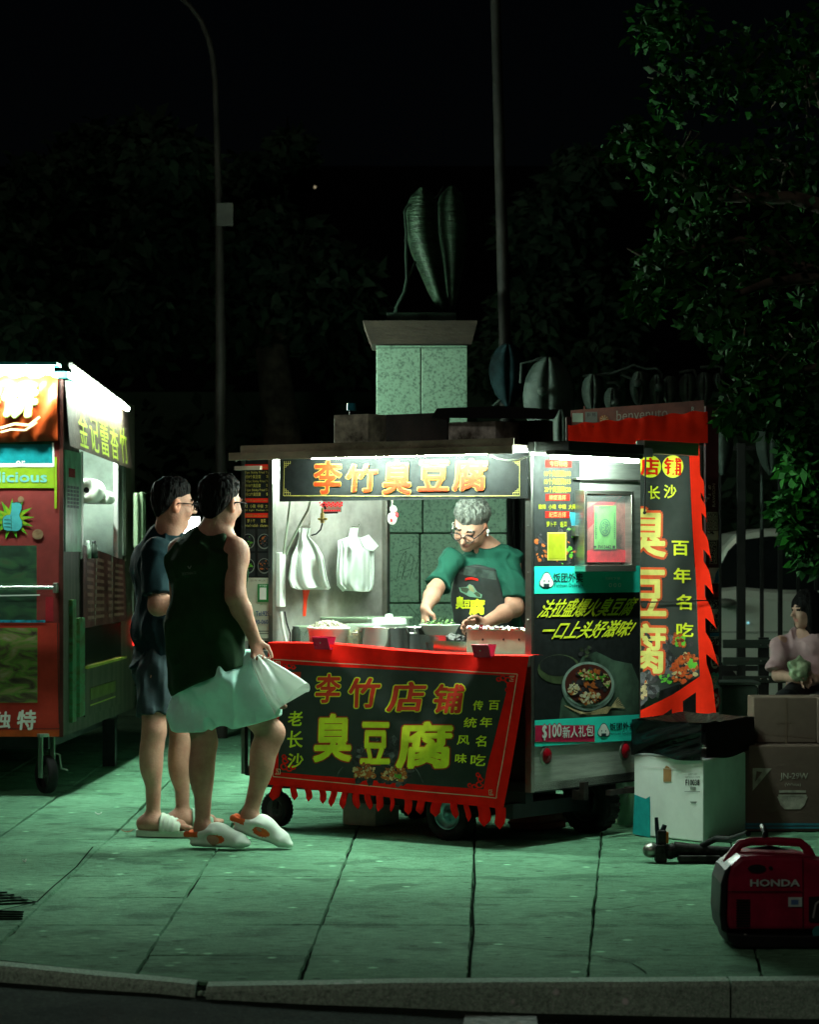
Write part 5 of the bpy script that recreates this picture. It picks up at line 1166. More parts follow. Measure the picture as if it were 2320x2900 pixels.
# ------------------------------------------------------------------ car behind the fence
CD = 20.5
cp = W(2180, 1560, CD); car = thing('parked_car', 'silver car parked beyond the fence with small painted glints', 'car', (cp.x, CD, 0))
SILV = mat('car_silver', (.42, .46, .39), .3, .2, .03, 2.)
def cz(y): return zf(y, CD)
prof = [(1900, 2010), (1890, 1900), (1900, 1770), (1950, 1700), (2000, 1672), (2090, 1662), (2330, 1682), (2460, 1700), (2500, 1760), (2510, 1900), (2500, 2010)]
def solidprof(name, pr, d0, d1, m, inset, parent, bev=.05):
    g = MB(); n = len(pr)
    A = [W(x, y, CD) for x, y in pr]
    P0 = [Vector((p.x, d0, p.z)) for p in A]; P1 = [Vector((p.x, d1, p.z)) for p in A]
    g.add(P0 + P1, [tuple(range(n)), tuple(range(n, 2 * n))[::-1]] + [(i, i + n, (i + 1) % n + n, (i + 1) % n) for i in range(n)])
    return g.build(name, [m], parent, bevel=bev)
body_ = solidprof('body', prof, CD, CD + 1.7, SILV, 0, car, .07)
solidprof('cabin', [(1990, 1690), (2060, 1545), (2090, 1512), (2170, 1496), (2300, 1497), (2380, 1520), (2460, 1700)], CD + .16, CD + 1.54, SILV, 0, car, .06)
solidprof('window', [(2016, 1664), (2070, 1560), (2100, 1530), (2190, 1518), (2300, 1522), (2360, 1560), (2400, 1675)], CD + .145, CD + .17, mat('car_glass', (.006, .008, .008), .08), 0, car, .0)
g = MB(); p = W(2056, 1708, CD - .08); g.ell(p, (.085, .06, .035), 0, 12); g.build('mirror', [mat('mirror_dark', (.10, .11, .09), .3, .2)], car)
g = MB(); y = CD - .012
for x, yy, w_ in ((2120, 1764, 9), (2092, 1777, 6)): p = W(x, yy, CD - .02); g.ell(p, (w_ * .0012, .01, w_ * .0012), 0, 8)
g.build('glint_spot', [mat('glint', (.2, .5, .6), .3, emis=(.3, .8, .9), estr=.5, noise=0)], car)  # small emissive spots paint glints on the car side, not a lamp
for x in (1990, 2420):
    p = W(x, 0, CD); M = Matrix.Translation((p.x, CD + .06, .31)) @ Matrix.Rotation(rad(90), 4, 'X'); g = MB(); g.lathe([(.02, .09), (.2, .1), (.3, .1), (.31, .0), (.3, -.1)], M, 24); g.build('wheel', [RUBBER], car)
g = MB(); p, p2 = W(1950, 1790, CD), W(2450, 1790, CD); g.bx(p.x, p2.x, CD - .008, CD, p.z - .006, p.z + .006); g.build('glint_strip', [mat('glint_pale', (.40, .44, .38), .25, .4)], car)  # pale strip added as a painted highlight along the car body
# ------------------------------------------------------------------ bench
BD = 16.9
BW = mat('bench_wood', (.028, .040, .030), .6, 0, .2, 6., .3, 20., stretch=(.3, 3, 3)); bx_ = W(2240, 1560, BD)
bench = thing('park_bench', 'dark slatted park bench with the woman in pink sitting on it', 'bench', (bx_.x, BD, 0))
xa, xb = W(2050, 0, BD).x, W(2520, 0, BD).x
for y0, y1 in ((1812, 1836), (1862, 1884), (1915, 1935)):
    g = MB(); g.bx(xa, xb, BD + .02, BD + .05, zf(y1, BD), zf(y0, BD)); g.build('back_slat', [BW], bench, bevel=.004)
SEATZ = .44
for k in range(4): g = MB(); g.bx(xa, xb, BD - .44 + k * .115, BD - .44 + k * .115 + .095, SEATZ - .03, SEATZ); g.build('seat_slat', [BW], bench, bevel=.004)
for x in (2168, 2400):
    p = W(x, 0, BD).x; g = MB(); g.bx(p - .03, p + .03, BD + .05, BD + .10, 0, zf(1806, BD)); g.bx(p - .03, p + .03, BD - .42, BD - .36, 0, SEATZ - .03); g.bx(p - .025, p + .025, BD - .42, BD + .06, SEATZ - .09, SEATZ - .03)
    for dx in (-.022, .022):
        for y in (1826, 1872, 1924): g.ell((p + dx, BD + .018, zf(y, BD)), (.007, .004, .007), 1, 8)
    g.build('bench_leg', [IRON, CHROME], bench)
# ------------------------------------------------------------------ boxes on the pavement
def box_thing(name, M, sx, sy, sz, m, th=.004): pass
WB = mat('carton_white', (.84, .88, .83), .6, 0, .06, 3., .15, 12.)
c0 = ground(1993, 2388)
def wb(x, y): return ground(x, y)
A, B2 = ground(1797, 2366), ground(2131, 2352)
e1 = (A - c0); e2 = (B2 - c0)
ztop = CH - (2152 - HY) / F * c0.y
ztop2 = CH - (2052 - HY) / F * c0.y
Mloc = c0
wbx = thing('white_carton', 'white carton with a teal stripe and a printed code near the cart wheel', 'box', tuple(c0 + (e1 + e2) * .5))
def quadbox(name, e1, e2, c0, z0, z1, m, parent, bev=.004, flare=0., mi=0):
    g = MB(); P = [c0, c0 + e1, c0 + e1 + e2, c0 + e2]; ctr = sum(P, Vector()) / 4
    lo = [Vector((p.x, p.y, z0)) for p in P]; hi = [Vector((p.x + (p.x - ctr.x) * flare, p.y + (p.y - ctr.y) * flare, z1)) for p in P]
    g.add(lo + hi, [(0, 1, 2, 3), (7, 6, 5, 4), (0, 4, 5, 1), (1, 5, 6, 2), (2, 6, 7, 3), (3, 7, 4, 0)]); return g.build(name, [m], parent, bevel=bev) if name else g
quadbox('carton', e1, e2, c0, .004, ztop, WB, wbx, .006)
nL = Vector((e1.y, -e1.x, 0)).normalized(); nL = nL if nL.y < 0 else -nL
SL_ = Plane(c0, nL); nR = Vector((e2.y, -e2.x, 0)).normalized(); nR = nR if nR.y < 0 else -nR
SR_ = Plane(c0, nR)
g = MB(); g.flat(SL_, [(1798, 2250), (1793, 2362), (1843, 2372), (1842, 2255), (1830, 2262)], .003, 0); g.build('carton_stripe', [mat('carton_teal', (.02, .38, .38), .5)], wbx)
g = MB(); g.rect(SL_, 1880, 2176, 1902, 2214, .003, 1); g.flat(SL_, [(1882, 2177), (1888, 2168), (1896, 2172), (1900, 2178)], .003, 1); g.build('tape_tab', [mat('carton_teal', (.02, .38, .38), .5), mat('carton_tape', (.45, .24, .10), .5)], wbx); g = MB()
g.text(SL_, 'F10038', (1943, 2208, 1982, 2224), .003, 2, off=.03); g.text(SL_, 'KEEP DRY', (1952, 2190, 1976, 2195), .003, 3); g.text(SL_, 'HANDLE CARE', (1942, 2198, 1984, 2203), .003, 3); g.rect(SL_, 1956, 2228, 1972, 2236, .003, 3); g.rect(SL_, 1940, 2241, 1984, 2243, .003, 3)
g.flat(SL_, [(1955, 2270), (1975, 2270), (1972, 2276), (1960, 2276)], .003, 3)
g.line(SL_, [(1812, 2169), (1900, 2178), (1988, 2186)], 2, .003, 4)
g.build('carton_print', [mat('carton_teal', (.02, .38, .38), .5), mat('carton_tape', (.45, .24, .10), .5), BLACK, mat('carton_grey', (.26, .29, .26), .6), WHITE], wbx)
# black liner bag hanging over a second box on top
bgl = thing('bin_liner', 'glossy black plastic liner stretched over the upper box on the white carton', 'bag', tuple(c0 + (e1 + e2) * .5 + Vector((0, 0, ztop))))
BAG = mat('black_plastic', (.004, .005, .005), .2, 0, 0, spec=.4)
def linerpt(side, u, v):
    a, b_ = ((c0 + e1, c0), (c0, c0 + e2), (c0 + e2, c0 + e1 + e2), (c0 + e1 + e2, c0 + e1))[side]
    p = a * (1 - u) + b_ * u; n = Vector(((b_ - a).y, -(b_ - a).x, 0)).normalized(); ctr = c0 + (e1 + e2) * .5
    if n.dot(p - ctr) < 0: n = -n
    edge = math.sin(math.pi * u) ** .4
    cr = .0
    if side == 0: cr = .012 * math.sin(v * 9 + u * 3 + 3 * math.sin(u * 2.2)) * edge + .008 * math.sin(v * 22 + u * 16) * edge * u + .01 * n1(u * 7, v * 5, 1.) * edge
    else: cr = .004 * n1(u * 4, v * 3, 2.) * edge
    z = ztop + .002 + (ztop2 - ztop) * (1 - v) + .006 * math.sin(u * 11 + side) * v * 0 - .0
    z = z + (.010 * math.sin(u * 6 + side * 2) if v > .95 else 0)
    return Vector((p.x, p.y, z)) + n * (.012 + cr + .004 * v)
g = MB()
for sd_ in range(4): g.grid(lambda u, v: linerpt(sd_, u, v), 40, 26, 0 if sd_ == 0 else 1)
g.build('side_film', [BAG, mat('black_film_dull', (.003, .0035, .0035), .6, 0, 0, spec=.08)], bgl)
g = MB(); ctr = c0 + (e1 + e2) * .5
def topfilm(u, v):
    p = c0 + e1 * u + e2 * v; k = min(u, 1 - u, v, 1 - v)
    return Vector((p.x, p.y, ztop2 + .004 - .05 * min(1, k * 6) + .012 * n1(u * 9, v * 9, 4.)))
g.grid(topfilm, 30, 24, 0); g.build('top_film', [mat('black_film', (.004, .005, .005), .45, 0, .3, 30., .8, 40., spec=.25)], bgl)
# brown cartons
CARDB = mat('cardboard', (.075, .052, .040), .8, 0, .10, 3., .2, 30.)
k0 = ground(2120, 2352 - 14); d0_ = 14.05
def cb(label, x0, x1, yb, yt, d, dep, name='cardboard_box'):
    a, b_ = W(x0, yb, d), W(x1, yt, d); t = thing(name, label, 'box', ((a.x + b_.x) / 2, d + dep / 2, max(.0, a.z)), group='brown cartons beside the white one')
    return t, a, b_
t, a, b_ = cb('brown printed carton showing a bowl picture, standing on the pavement behind the generator', 2105, 2420, 2357, 2112, 13.95, .42)
z0 = .004
g = MB(); g.bx(a.x, b_.x, 13.95, 14.37, z0, b_.z); g.build('carton', [CARDB], t, bevel=.005)
S = Plane((0, 13.95, 0), (0, -1, 0)); CP = mat('carton_print_pale', (.24, .235, .19), .7, 0, .2, 20.)
g = MB(); g.text(S, 'JN-29W', (2211, 2189, 2290, 2211), .003, 0, off=.02); g.text(S, '(White)', (2224, 2217, 2270, 2228), .003, 0)
for (y, w1, w2) in ((2238, 38, 40), (2250, 40, 40)): g.flat(S, [(2246 - w1, y), (2246 - w1, y + 7), (2246 + w1, y + 7), (2246 + w1, y)], .003, 0)
g.flat(S, [(2205, 2262), (2212, 2280), (2224, 2292), (2268, 2292), (2280, 2280), (2287, 2262), (2290, 2256), (2202, 2256)], .003, 0)
g.flat(S, [(2133, 2175), (2133, 2240), (2187, 2176)], .003, 0); g.flat(S, [(2144, 2184), (2140, 2215), (2160, 2186)], .004, 2)
g.rect(S, 2106, 2331, 2420, 2338, .003, 1); g.rect(S, 2106, 2341, 2420, 2347, .003, 1)
g.build('carton_print', [CP, mat('carton_blue', (.02, .13, .17), .7), CARDB], t)
t, a, b_ = cb('plain taller brown carton stacked behind the printed bowl carton', 2136, 2315, 2112, 1975, 14.10, .36)
g = MB(); g.bx(a.x, b_.x, 14.10, 14.36, W(0, 2112, 13.95).z + .004, b_.z); g.build('carton', [mat('cardboard_pale', (.085, .062, .046), .8, 0, .10, 3., .2, 30.)], t, bevel=.005)
g = MB(); S = Plane((0, 14.10, 0), (0, -1, 0)); g.rect(S, 2226, 1976, 2231, 2110, .002, 0); g.line(S, [(2200, 2048), (2250, 2046)], 2, .003, 0); g.line(S, [(2136, 2075), (2315, 2090)], 1.4, .003, 0); g.build('carton_tape', [mat('tape_brown', (.09, .065, .045), .4)], t)
t, a, b_ = cb('narrow brown carton at the picture edge next to the plain one', 2318, 2420, 2112, 1975, 14.05, .3)
g = MB(); g.bx(a.x, b_.x, 14.02, 14.36, W(0, 2112, 13.95).z + .004, b_.z); g.build('carton', [CARDB], t, bevel=.005)
g = MB(); a, b_ = W(2052, 2050, 15.4), W(2150, 1985, 15.4); o = thing('clear_tub', 'dim clear plastic tub behind the bin liner by the bench', 'tub', (W(2090, 0, 15.4).x, 15.55, .0))
a, b_ = W(2035, 2300, 15.4), W(2150, 1940, 15.4); g.bx(a.x, b_.x, 15.4, 15.7, .004, b_.z); g.build('tub', [mat('tub_smoke', (.05, .07, .055), .15)], o, bevel=.02)
g = MB(); g.bx(a.x - .01, b_.x + .01, 15.39, 15.71, b_.z, b_.z + .015); g.build('lid', [mat('tub_lid', (.07, .09, .075), .3)], o, bevel=.004)
# white plastic bag behind the wheel, crate under the cart
def crumple(name, label, cat, ctr, rx, ry, rz, m, seed, flat_bottom=True):
    g = MB(); n = 26; vs = []; fs = []
    for i in range(n + 1):
        th_ = math.pi * i / n
        for j in range(2 * n):
            a_ = math.pi * j / n; dv = Vector((math.sin(th_) * math.cos(a_), math.sin(th_) * math.sin(a_), math.cos(th_)))
            q_ = 1 + .5 * n1(dv.x * 2.3 + seed, dv.y * 2.3, dv.z * 2.3) + .18 * abs(n1(dv.x * 7 + seed, dv.y * 7, dv.z * 7))
            p = Vector((dv.x * rx * q_, dv.y * ry * q_, dv.z * rz * q_)) + Vector(ctr); p.z = max(p.z, .006); vs.append(p)
    for i in range(n):
        for j in range(2 * n): fs.append((i * 2 * n + j, (i + 1) * 2 * n + j, (i + 1) * 2 * n + (j + 1) % (2 * n), i * 2 * n + (j + 1) % (2 * n)))
    g.add(vs, fs, 0, True); return tag(g.build(name, [m]), label, cat)
def film_mat(name, col):
    m = mat(name, col, .35, 0, .06, 6., .25, 30.); t = m.node_tree; b = t.nodes['Principled BSDF']; tr = t.nodes.new('ShaderNodeBsdfTranslucent'); tr.inputs[0].default_value = tuple(col) + (1,)
    mx = t.nodes.new('ShaderNodeMixShader'); mx.inputs[0].default_value = .55; out = t.nodes['Material Output']
    t.links.new(b.outputs[0], mx.inputs[1]); t.links.new(tr.outputs[0], mx.inputs[2]); t.links.new(mx.outputs[0], out.inputs[0]); return m
PBAG = film_mat('bag_white', (.90, .95, .90))
p = W(1782, 2290, 14.2); crumple('plastic_bag', 'white plastic bag slumped on the pavement behind the cart wheel', 'bag', (p.x, 14.25, .12), .075, .07, .13, mat('bag_pale_green', (.22, .40, .26), .35, 0, .06, 6.), 3)
cc = c(.42, .78, 0); g = MB(CM); CB(g, .38, .56, .62, .86, .006, .17)
for k in range(3): CB(g, .375, .565, .612, .868, .03 + k * .05, .045 + k * .05)
o = tag(g.build('plastic_crate', [mat('crate_red', (.16, .022, .012), .5, 0, .1, 8.)], bevel=.006), 'small red plastic crate on the pavement under the steel cart', 'crate')
g = MB(CM); CB(g, 1.15, 1.36, .3, .5, .006, .17); CB(g, 1.14, 1.37, .29, .51, .17, .185); tag(g.build('food_pail', [mat('pail_grey', (.34, .40, .34), .5, 0, .1, 8.)], bevel=.01), 'grey plastic pail on the pavement under the banner fringe', 'pail')
# ------------------------------------------------------------------ tow coupler lying on the pavement
hd = 12.6
th_ = thing('tow_coupler', 'black tow coupler with upright lever lying on the pavement before the white carton', 'coupler', tuple(ground(1950, 2440)))
DI = mat('dirty_iron', (.028, .026, .024), .55, .5, .4, 14., .5, 30.)
def hp(x, y, dd_=0): return W(x, y, hd - dd_)
g = MB(); g.tube([hp(1846, 2408), hp(1900, 2412), hp(1915, 2406)], [.030, .034, .034], 12); g.tube([hp(1910, 2402), hp(2000, 2412), hp(2110, 2418)], [.03, .028, .028], 8); g.build('tongue', [DI], th_)
g = MB(); p = hp(1845, 2408); g.ell(p, (.038, .045, .034), 0, 14); g.build('ball_cup', [mat('worn_steel', (.25, .25, .22), .4, .9, .3, 20.)], th_)
g = MB(); p, q2 = hp(1855, 2440), hp(1875, 2390); g.bx(p.x, q2.x + .02, hd - .05, hd + .03, max(.005, p.z), q2.z); p, q2 = hp(1920, 2440), hp(2040, 2420); g.bx(p.x, q2.x, hd - .06, hd + .04, .005, q2.z); g.build('bracket', [DI], th_, bevel=.006)
g = MB(); g.tube([hp(1868, 2395), hp(1862, 2350), hp(1860, 2315)], [.012, .010, .008], 8); g.tube([hp(1868, 2380), hp(1878, 2352), hp(1884, 2336)], [.014, .012, .010], 8); g.build('lever', [mat('lever_blue', (.015, .022, .035), .4)], th_)
g = MB(); p, q2 = hp(1862, 2392), hp(1888, 2350); g.bx(p.x, q2.x, hd - .03, hd + .02, p.z, q2.z); g.build('latch', [DI], th_, bevel=.008)
g = MB(); p, q2 = hp(1886, 2386), hp(1893, 2356); g.bx(p.x, q2.x, hd - .035, hd + .01, p.z, q2.z); g.build('warning_tag', [mat('tag_orange', (.45, .14, .02), .5)], th_)
g = MB(); g.tube([hp(1990, 2395), hp(2030, 2375, .1), hp(2070, 2378, .3), hp(2120, 2360, .5)], .014, 8); g.build('hose', [BLACK], th_)
# ------------------------------------------------------------------ generator
gd = 9.85
gc = ground(2210, 2686)
gn = thing('generator', 'portable dark red generator with carry handle and white lettering at the pavement edge', 'generator', (W(2210, 0, gd).x, gd + .15, 0))
GRED = mat('gen_red', (.30, .010, .040), .36, 0, .16, 9., .12, 60.); GBLK = mat('gen_black', (.010, .011, .012), .5, 0, .2, 9.)
def gprof(pr, d0, d1, name, m, bev):
    g = MB(); n = len(pr); A = [W(x, y, gd) for x, y in pr]; A = [Vector((p.x, 0, max(p.z, .004))) for p in A]
    nd = 7; rings = []
    for k in range(nd):
        q_ = k / (nd - 1); d_ = d0 + (d1 - d0) * q_; ins = 1 - .055 * (abs(2 * q_ - 1) ** 3)
        ctr = sum(A, Vector()) / n
        rings.append([Vector((ctr.x + (p.x - ctr.x) * ins, d_, ctr.z + (p.z - ctr.z) * ins)) for p in A])
    vs = [v for r_ in rings for v in r_]; fs = [tuple(range(n))] + [tuple(range((nd - 1) * n, nd * n))[::-1]]
    for k in range(nd - 1): fs += [(k * n + i, (k + 1) * n + i, (k + 1) * n + (i + 1) % n, k * n + (i + 1) % n) for i in range(n)]
    g.add(vs, fs); return g.build(name, [m], gn, bevel=bev)
gprof([(2060, 2640), (2054, 2600), (2058, 2480), (2068, 2448), (2096, 2424), (2140, 2420), (2270, 2424), (2330, 2436), (2400, 2470), (2410, 2640)], gd, gd + .29, 'housing', GRED, .012)
gprof([(2044, 2640), (2038, 2590), (2042, 2500), (2054, 2462), (2072, 2444), (2062, 2480), (2058, 2600), (2064, 2650)], gd - .004, gd + .294, 'end_cap', GBLK, .006)
gprof([(2050, 2640), (2056, 2668), (2084, 2688), (2405, 2688), (2412, 2640), (2290, 2648), (2120, 2646)], gd - .008, gd + .298, 'base', GBLK, .006)
g = MB(); hw = .022
path = [W(x, y, gd + .14) for x, y in ((2062, 2446), (2082, 2410), (2098, 2390), (2130, 2383), (2200, 2382), (2268, 2386), (2286, 2402), (2298, 2430), (2318, 2450))]
for p in range(len(path) - 1): pass
g.tube(path, [.022, .018, .016, .015, .015, .016, .017, .02, .024], 10); g.build('handle', [GRED], gn)
S = Plane((0, gd - .003, 0), (0, -1, 0)); g = MB()
g.text(S, 'HONDA', (2127, 2491, 2266, 2510), .004, 0, off=.045)
g.rect(S, 2234, 2541, 2273, 2568, .003, 0); g.rect(S, 2242, 2548, 2263, 2562, .0045, 1)
for k in range(11): g.rect(S, 2086, 2547 + k * 7.5, 2126, 2551 + k * 7.5, .003, 2)
g.rect(S, 2060, 2524, 2272, 2526.5, .003, 2); g.line(S, [(2275, 2430), (2276, 2640)], 2, .003, 2)
g.disc(S, 2145, 2460, 26, 12, .003, 2); g.disc(S, 2184, 2458, 6, 5, .003, 2); g.disc(S, 2112, 2648, 4, 4, .003, 3)
g.flat(S, [(2292, 2540), (2292, 2610), (2360, 2612), (2360, 2536)], .004, 2); g.line(S, [(2304, 2600), (2312, 2560), (2322, 2552)], 5, .006, 3)
g.disc(S, 2318, 2640, 16, 18, .004, 4)
g.build('front_print', [mat('gen_white', (.55, .66, .64), .4), mat('gen_blue', (.10, .20, .42), .5), GBLK, mat('gen_grey', (.3, .3, .3), .4), mat('gen_teal', (.03, .2, .2), .4)], gn)
g = MB(); g.tube([W(2165, 2378, gd + .14), W(2170, 2360, gd + .14), W(2160, 2340, gd + .3)], .010, 8)
g.tube([W(2120, 2408, gd + .2), W(2180, 2400, gd + .2), W(2240, 2412, gd + .2)], .008, 8); g.build('cable', [BLACK], gn)
# ------------------------------------------------------------------ figures: smooth-union volumes meshed into one skin
class Vol:
    def __init__(s, lo, hi, h=.006):
        s.lo = np.array(lo, float); s.h = h
        s.n = np.ceil((np.array(hi) - s.lo) / h).astype(int) + 1
        s.D = np.full(s.n, 1.0, np.float32)
    def win(s, lo, hi):
        a = np.clip(np.floor((np.array(lo) - s.lo) / s.h).astype(int), 0, s.n); b = np.clip(np.ceil((np.array(hi) - s.lo) / s.h).astype(int) + 1, 0, s.n)
        sl = tuple(slice(a[i], b[i]) for i in range(3))
        ax = [(s.lo[i] + np.arange(a[i], b[i]) * s.h).astype(np.float32) for i in range(3)]
        return sl, np.meshgrid(*ax, indexing='ij')
    def mix(s, sl, d, k, op):
        A = s.D[sl]
        if A.size == 0: return
        if op == 'sub': d = -d
        if op == 'add':
            hh = np.maximum(k - np.abs(A - d), 0) / k if k > 0 else 0
            s.D[sl] = np.minimum(A, d) - (hh * hh * k * .25 if k > 0 else 0)
        else:
            hh = np.maximum(k - np.abs(A - d), 0) / k if k > 0 else 0
            s.D[sl] = np.maximum(A, d) + (hh * hh * k * .25 if k > 0 else 0)
    def cap(s, a, b, ra, rb, k=.02, e=1., ax=None, flat_a=False, flat_b=False, op='add', mid=None):
        # tapered capsule, optionally with a wide elliptic section (e times wider along ax)
        a = np.array(a, float); b = np.array(b, float); m = max(ra, rb) * max(e, 1) * (1.1 if mid is None else 1.1 * max(1, mid)) + k + 2 * s.h
        sl, (X, Y, Z) = s.win(np.minimum(a, b) - m, np.maximum(a, b) + m)
        d = b - a; L2 = max(1e-9, d @ d); L = math.sqrt(L2)
        px, py, pz = X - a[0], Y - a[1], Z - a[2]
        tr = (px * d[0] + py * d[1] + pz * d[2]) / L2; t = np.clip(tr, 0, 1)
        qx, qy, qz = px - t * d[0], py - t * d[1], pz - t * d[2]
        r = ra + (rb - ra) * t
        if mid is not None: r = r * (1 + (mid - 1) * np.sin(np.pi * t))
        q2 = qx * qx + qy * qy + qz * qz
        if e != 1 and ax is not None:
            w = np.array(ax, float); w = w - d * (w @ d) / L2; w /= np.linalg.norm(w)
            sx = qx * w[0] + qy * w[1] + qz * w[2]
            q2 = q2 - sx * sx + (sx / e) ** 2
        D = np.sqrt(np.maximum(q2, 0)) - r
        if flat_a: D = np.maximum(D, -tr * L)
        if flat_b: D = np.maximum(D, (tr - 1) * L)
        s.mix(sl, D, k, op)
    def ell(s, c, r, k=.02, M=None, op='add'):
        c = np.array(c, float); r = np.array(r, float); m = r.max() + k + 2 * s.h
        sl, (X, Y, Z) = s.win(c - m, c + m)
        P = [X - c[0], Y - c[1], Z - c[2]]
        if M is not None: P = [P[0] * M[0][i] + P[1] * M[1][i] + P[2] * M[2][i] for i in range(3)]     # columns of M are the local axes
        q = np.sqrt((P[0] / r[0]) ** 2 + (P[1] / r[1]) ** 2 + (P[2] / r[2]) ** 2)
        g = np.sqrt((P[0] / r[0] ** 2) ** 2 + (P[1] / r[1] ** 2) ** 2 + (P[2] / r[2] ** 2) ** 2)
        s.mix(sl, (q * (q - 1) / np.maximum(g, 1e-6)).astype(np.float32), k, op)
    def cut(s, p, n, k=.0, lo=None, hi=None):
        # keep the side n points away from
        sl, (X, Y, Z) = s.win(s.lo if lo is None else lo, s.lo + s.n * s.h if hi is None else hi); n = np.array(n, float); n /= np.linalg.norm(n)
        s.mix(sl, (X - p[0]) * n[0] + (Y - p[1]) * n[1] + (Z - p[2]) * n[2], k, 'int')
    def warp(s, fn):
        band = np.abs(s.D) < .05; idx = np.nonzero(band)
        P = [s.lo[i] + idx[i] * s.h for i in range(3)]; s.D[idx] += fn(*P).astype(np.float32)
    def folds(s, seed, amp=.012, f=(7, 7, 4), lo=-9, hi=9):
        def fn(x, y, z):
            r = 1 - np.abs(vnoise(x * f[0] + seed, y * f[1], z * f[2] + 2 * vnoise(x * 3, y * 3 + seed, z * 3))) * 4.2
            r2 = 1 - np.abs(vnoise(x * f[0] * 2.1 + 3 * z + seed, y * f[1] * 2.1, z * f[2] * 1.8)) * 4.2
            return -(amp * np.clip(r, 0, 1) ** 2 + amp * .5 * np.clip(r2, 0, 1) ** 2) + amp * .45
        s.warp(fn)
    def mesh(s):
        D = np.pad(s.D, 1, constant_values=1.0); lo = s.lo - s.h
        S = D < 0; nx, ny, nz = D.shape
        c = [(0, 0, 0), (1, 0, 0), (0, 1, 0), (1, 1, 0), (0, 0, 1), (1, 0, 1), (0, 1, 1), (1, 1, 1)]
        cnt = sum(S[i:nx - 1 + i, j:ny - 1 + j, k:nz - 1 + k].astype(np.int8) for i, j, k in c)
        act = (cnt > 0) & (cnt < 8); I = np.argwhere(act); idm = np.full(act.shape, -1, np.int64); idm[act] = np.arange(len(I))
        V = np.zeros((len(I), 3)); Wt = np.zeros(len(I))
        cv = [D[I[:, 0] + q[0], I[:, 1] + q[1], I[:, 2] + q[2]] for q in c]
        for a, b in ((0, 1), (2, 3), (4, 5), (6, 7), (0, 2), (1, 3), (4, 6), (5, 7), (0, 4), (1, 5), (2, 6), (3, 7)):
            da, db = cv[a], cv[b]; m = (da < 0) != (db < 0); t = np.where(m, da / np.where(m, da - db, 1), 0)
            for x in range(3): V[:, x] += np.where(m, c[a][x] + (c[b][x] - c[a][x]) * t, 0)
            Wt += m
        V = (I + V / Wt[:, None]) * s.h + lo
        F = []
        for ax in range(3):
            sl0 = [slice(None)] * 3; sl1 = [slice(None)] * 3; sl0[ax] = slice(0, -1); sl1[ax] = slice(1, None)
            ch = S[tuple(sl0)] != S[tuple(sl1)]; E = np.argwhere(ch); u, v = [q for q in range(3) if q != ax]
            ok = (E[:, u] > 0) & (E[:, v] > 0) & (E[:, u] < idm.shape[u]) & (E[:, v] < idm.shape[v]); E = E[ok]
            ins = S[E[:, 0], E[:, 1], E[:, 2]]
            def cell(du, dv):
                q = E.copy(); q[:, u] += du; q[:, v] += dv; return idm[q[:, 0], q[:, 1], q[:, 2]]
            Q = np.stack([cell(-1, -1), cell(0, -1), cell(0, 0), cell(-1, 0)], 1)
            fl = ins if ax != 1 else ~ins
            Q[~fl] = Q[~fl][:, ::-1]; F.append(Q)
        F = np.concatenate(F); F = F[(F >= 0).all(1)]
        # light smoothing
        for _ in range(2):
            acc = np.zeros_like(V); n = np.zeros(len(V))
            for i in range(4):
                np.add.at(acc, F[:, i], V[F[:, (i + 1) % 4]] + V[F[:, (i + 3) % 4]]); np.add.at(n, F[:, i], 2)
            V = V * .5 + .5 * acc / np.maximum(n, 1)[:, None]
        return V, F
    def build(s, name, mats, parent, paint=None):
        V, F = s.mesh()
        top = parent
        while top is not None and top.parent: top = top.parent
        Mi = np.array(WM[top.name].inverted()); VL = V @ Mi[:3, :3].T + Mi[:3, 3]
        me = bpy.data.meshes.new(name); o = bpy.data.objects.new(name, me); COL.objects.link(o); o.parent = parent
        me.vertices.add(len(VL)); me.vertices.foreach_set('co', VL.ravel()); me.loops.add(len(F) * 4); me.loops.foreach_set('vertex_index', F.ravel())
        me.polygons.add(len(F)); me.polygons.foreach_set('loop_start', np.arange(0, len(F) * 4, 4)); me.polygons.foreach_set('loop_total', np.full(len(F), 4))
        for m in mats: me.materials.append(m)
        me.polygons.foreach_set('use_smooth', np.ones(len(F), bool))
        if paint:
            ctr = V[F].mean(1); me.polygons.foreach_set('material_index', paint(ctr).astype(np.int32))
        me.update(calc_edges=True); o['_v'] = 0; del o['_v']
        s.V, s.F = V, F
        return o
def A3(v): return np.array(v, float)
SKIN = mat('skin', (.54, .295, .21), .55, 0, .1, 11., .18, 110., spec=.25, col2=(.40, .185, .13)); SKIN.node_tree.nodes['Principled BSDF'].inputs['Subsurface Weight'].default_value = .06
LIPS = mat('lips', (.40, .15, .13), .45, 0, .05, 20.); EYEK = mat('eye_dark', (.02, .015, .012), .25, 0, 0); EAR = mat('skin_ear', (.70, .28, .18), .5, 0, .05, 20.)
HAIRM = mat('hair_black', (.0045, .004, .004), .7, 0, .3, 60., .9, 160., spec=.12, stretch=(1, 1, .25)); HAIRG = mat('hair_grey', (.15, .155, .14), .6, 0, .3, 50., .9, 120., col2=(.045, .048, .043), stretch=(1, 1, .3))
def frame(f, up=(0, 0, 1)):
    f = A3(f); f /= np.linalg.norm(f); r = np.cross(f, A3(up)); r /= np.linalg.norm(r); u = np.cross(r, f); return r, f, u
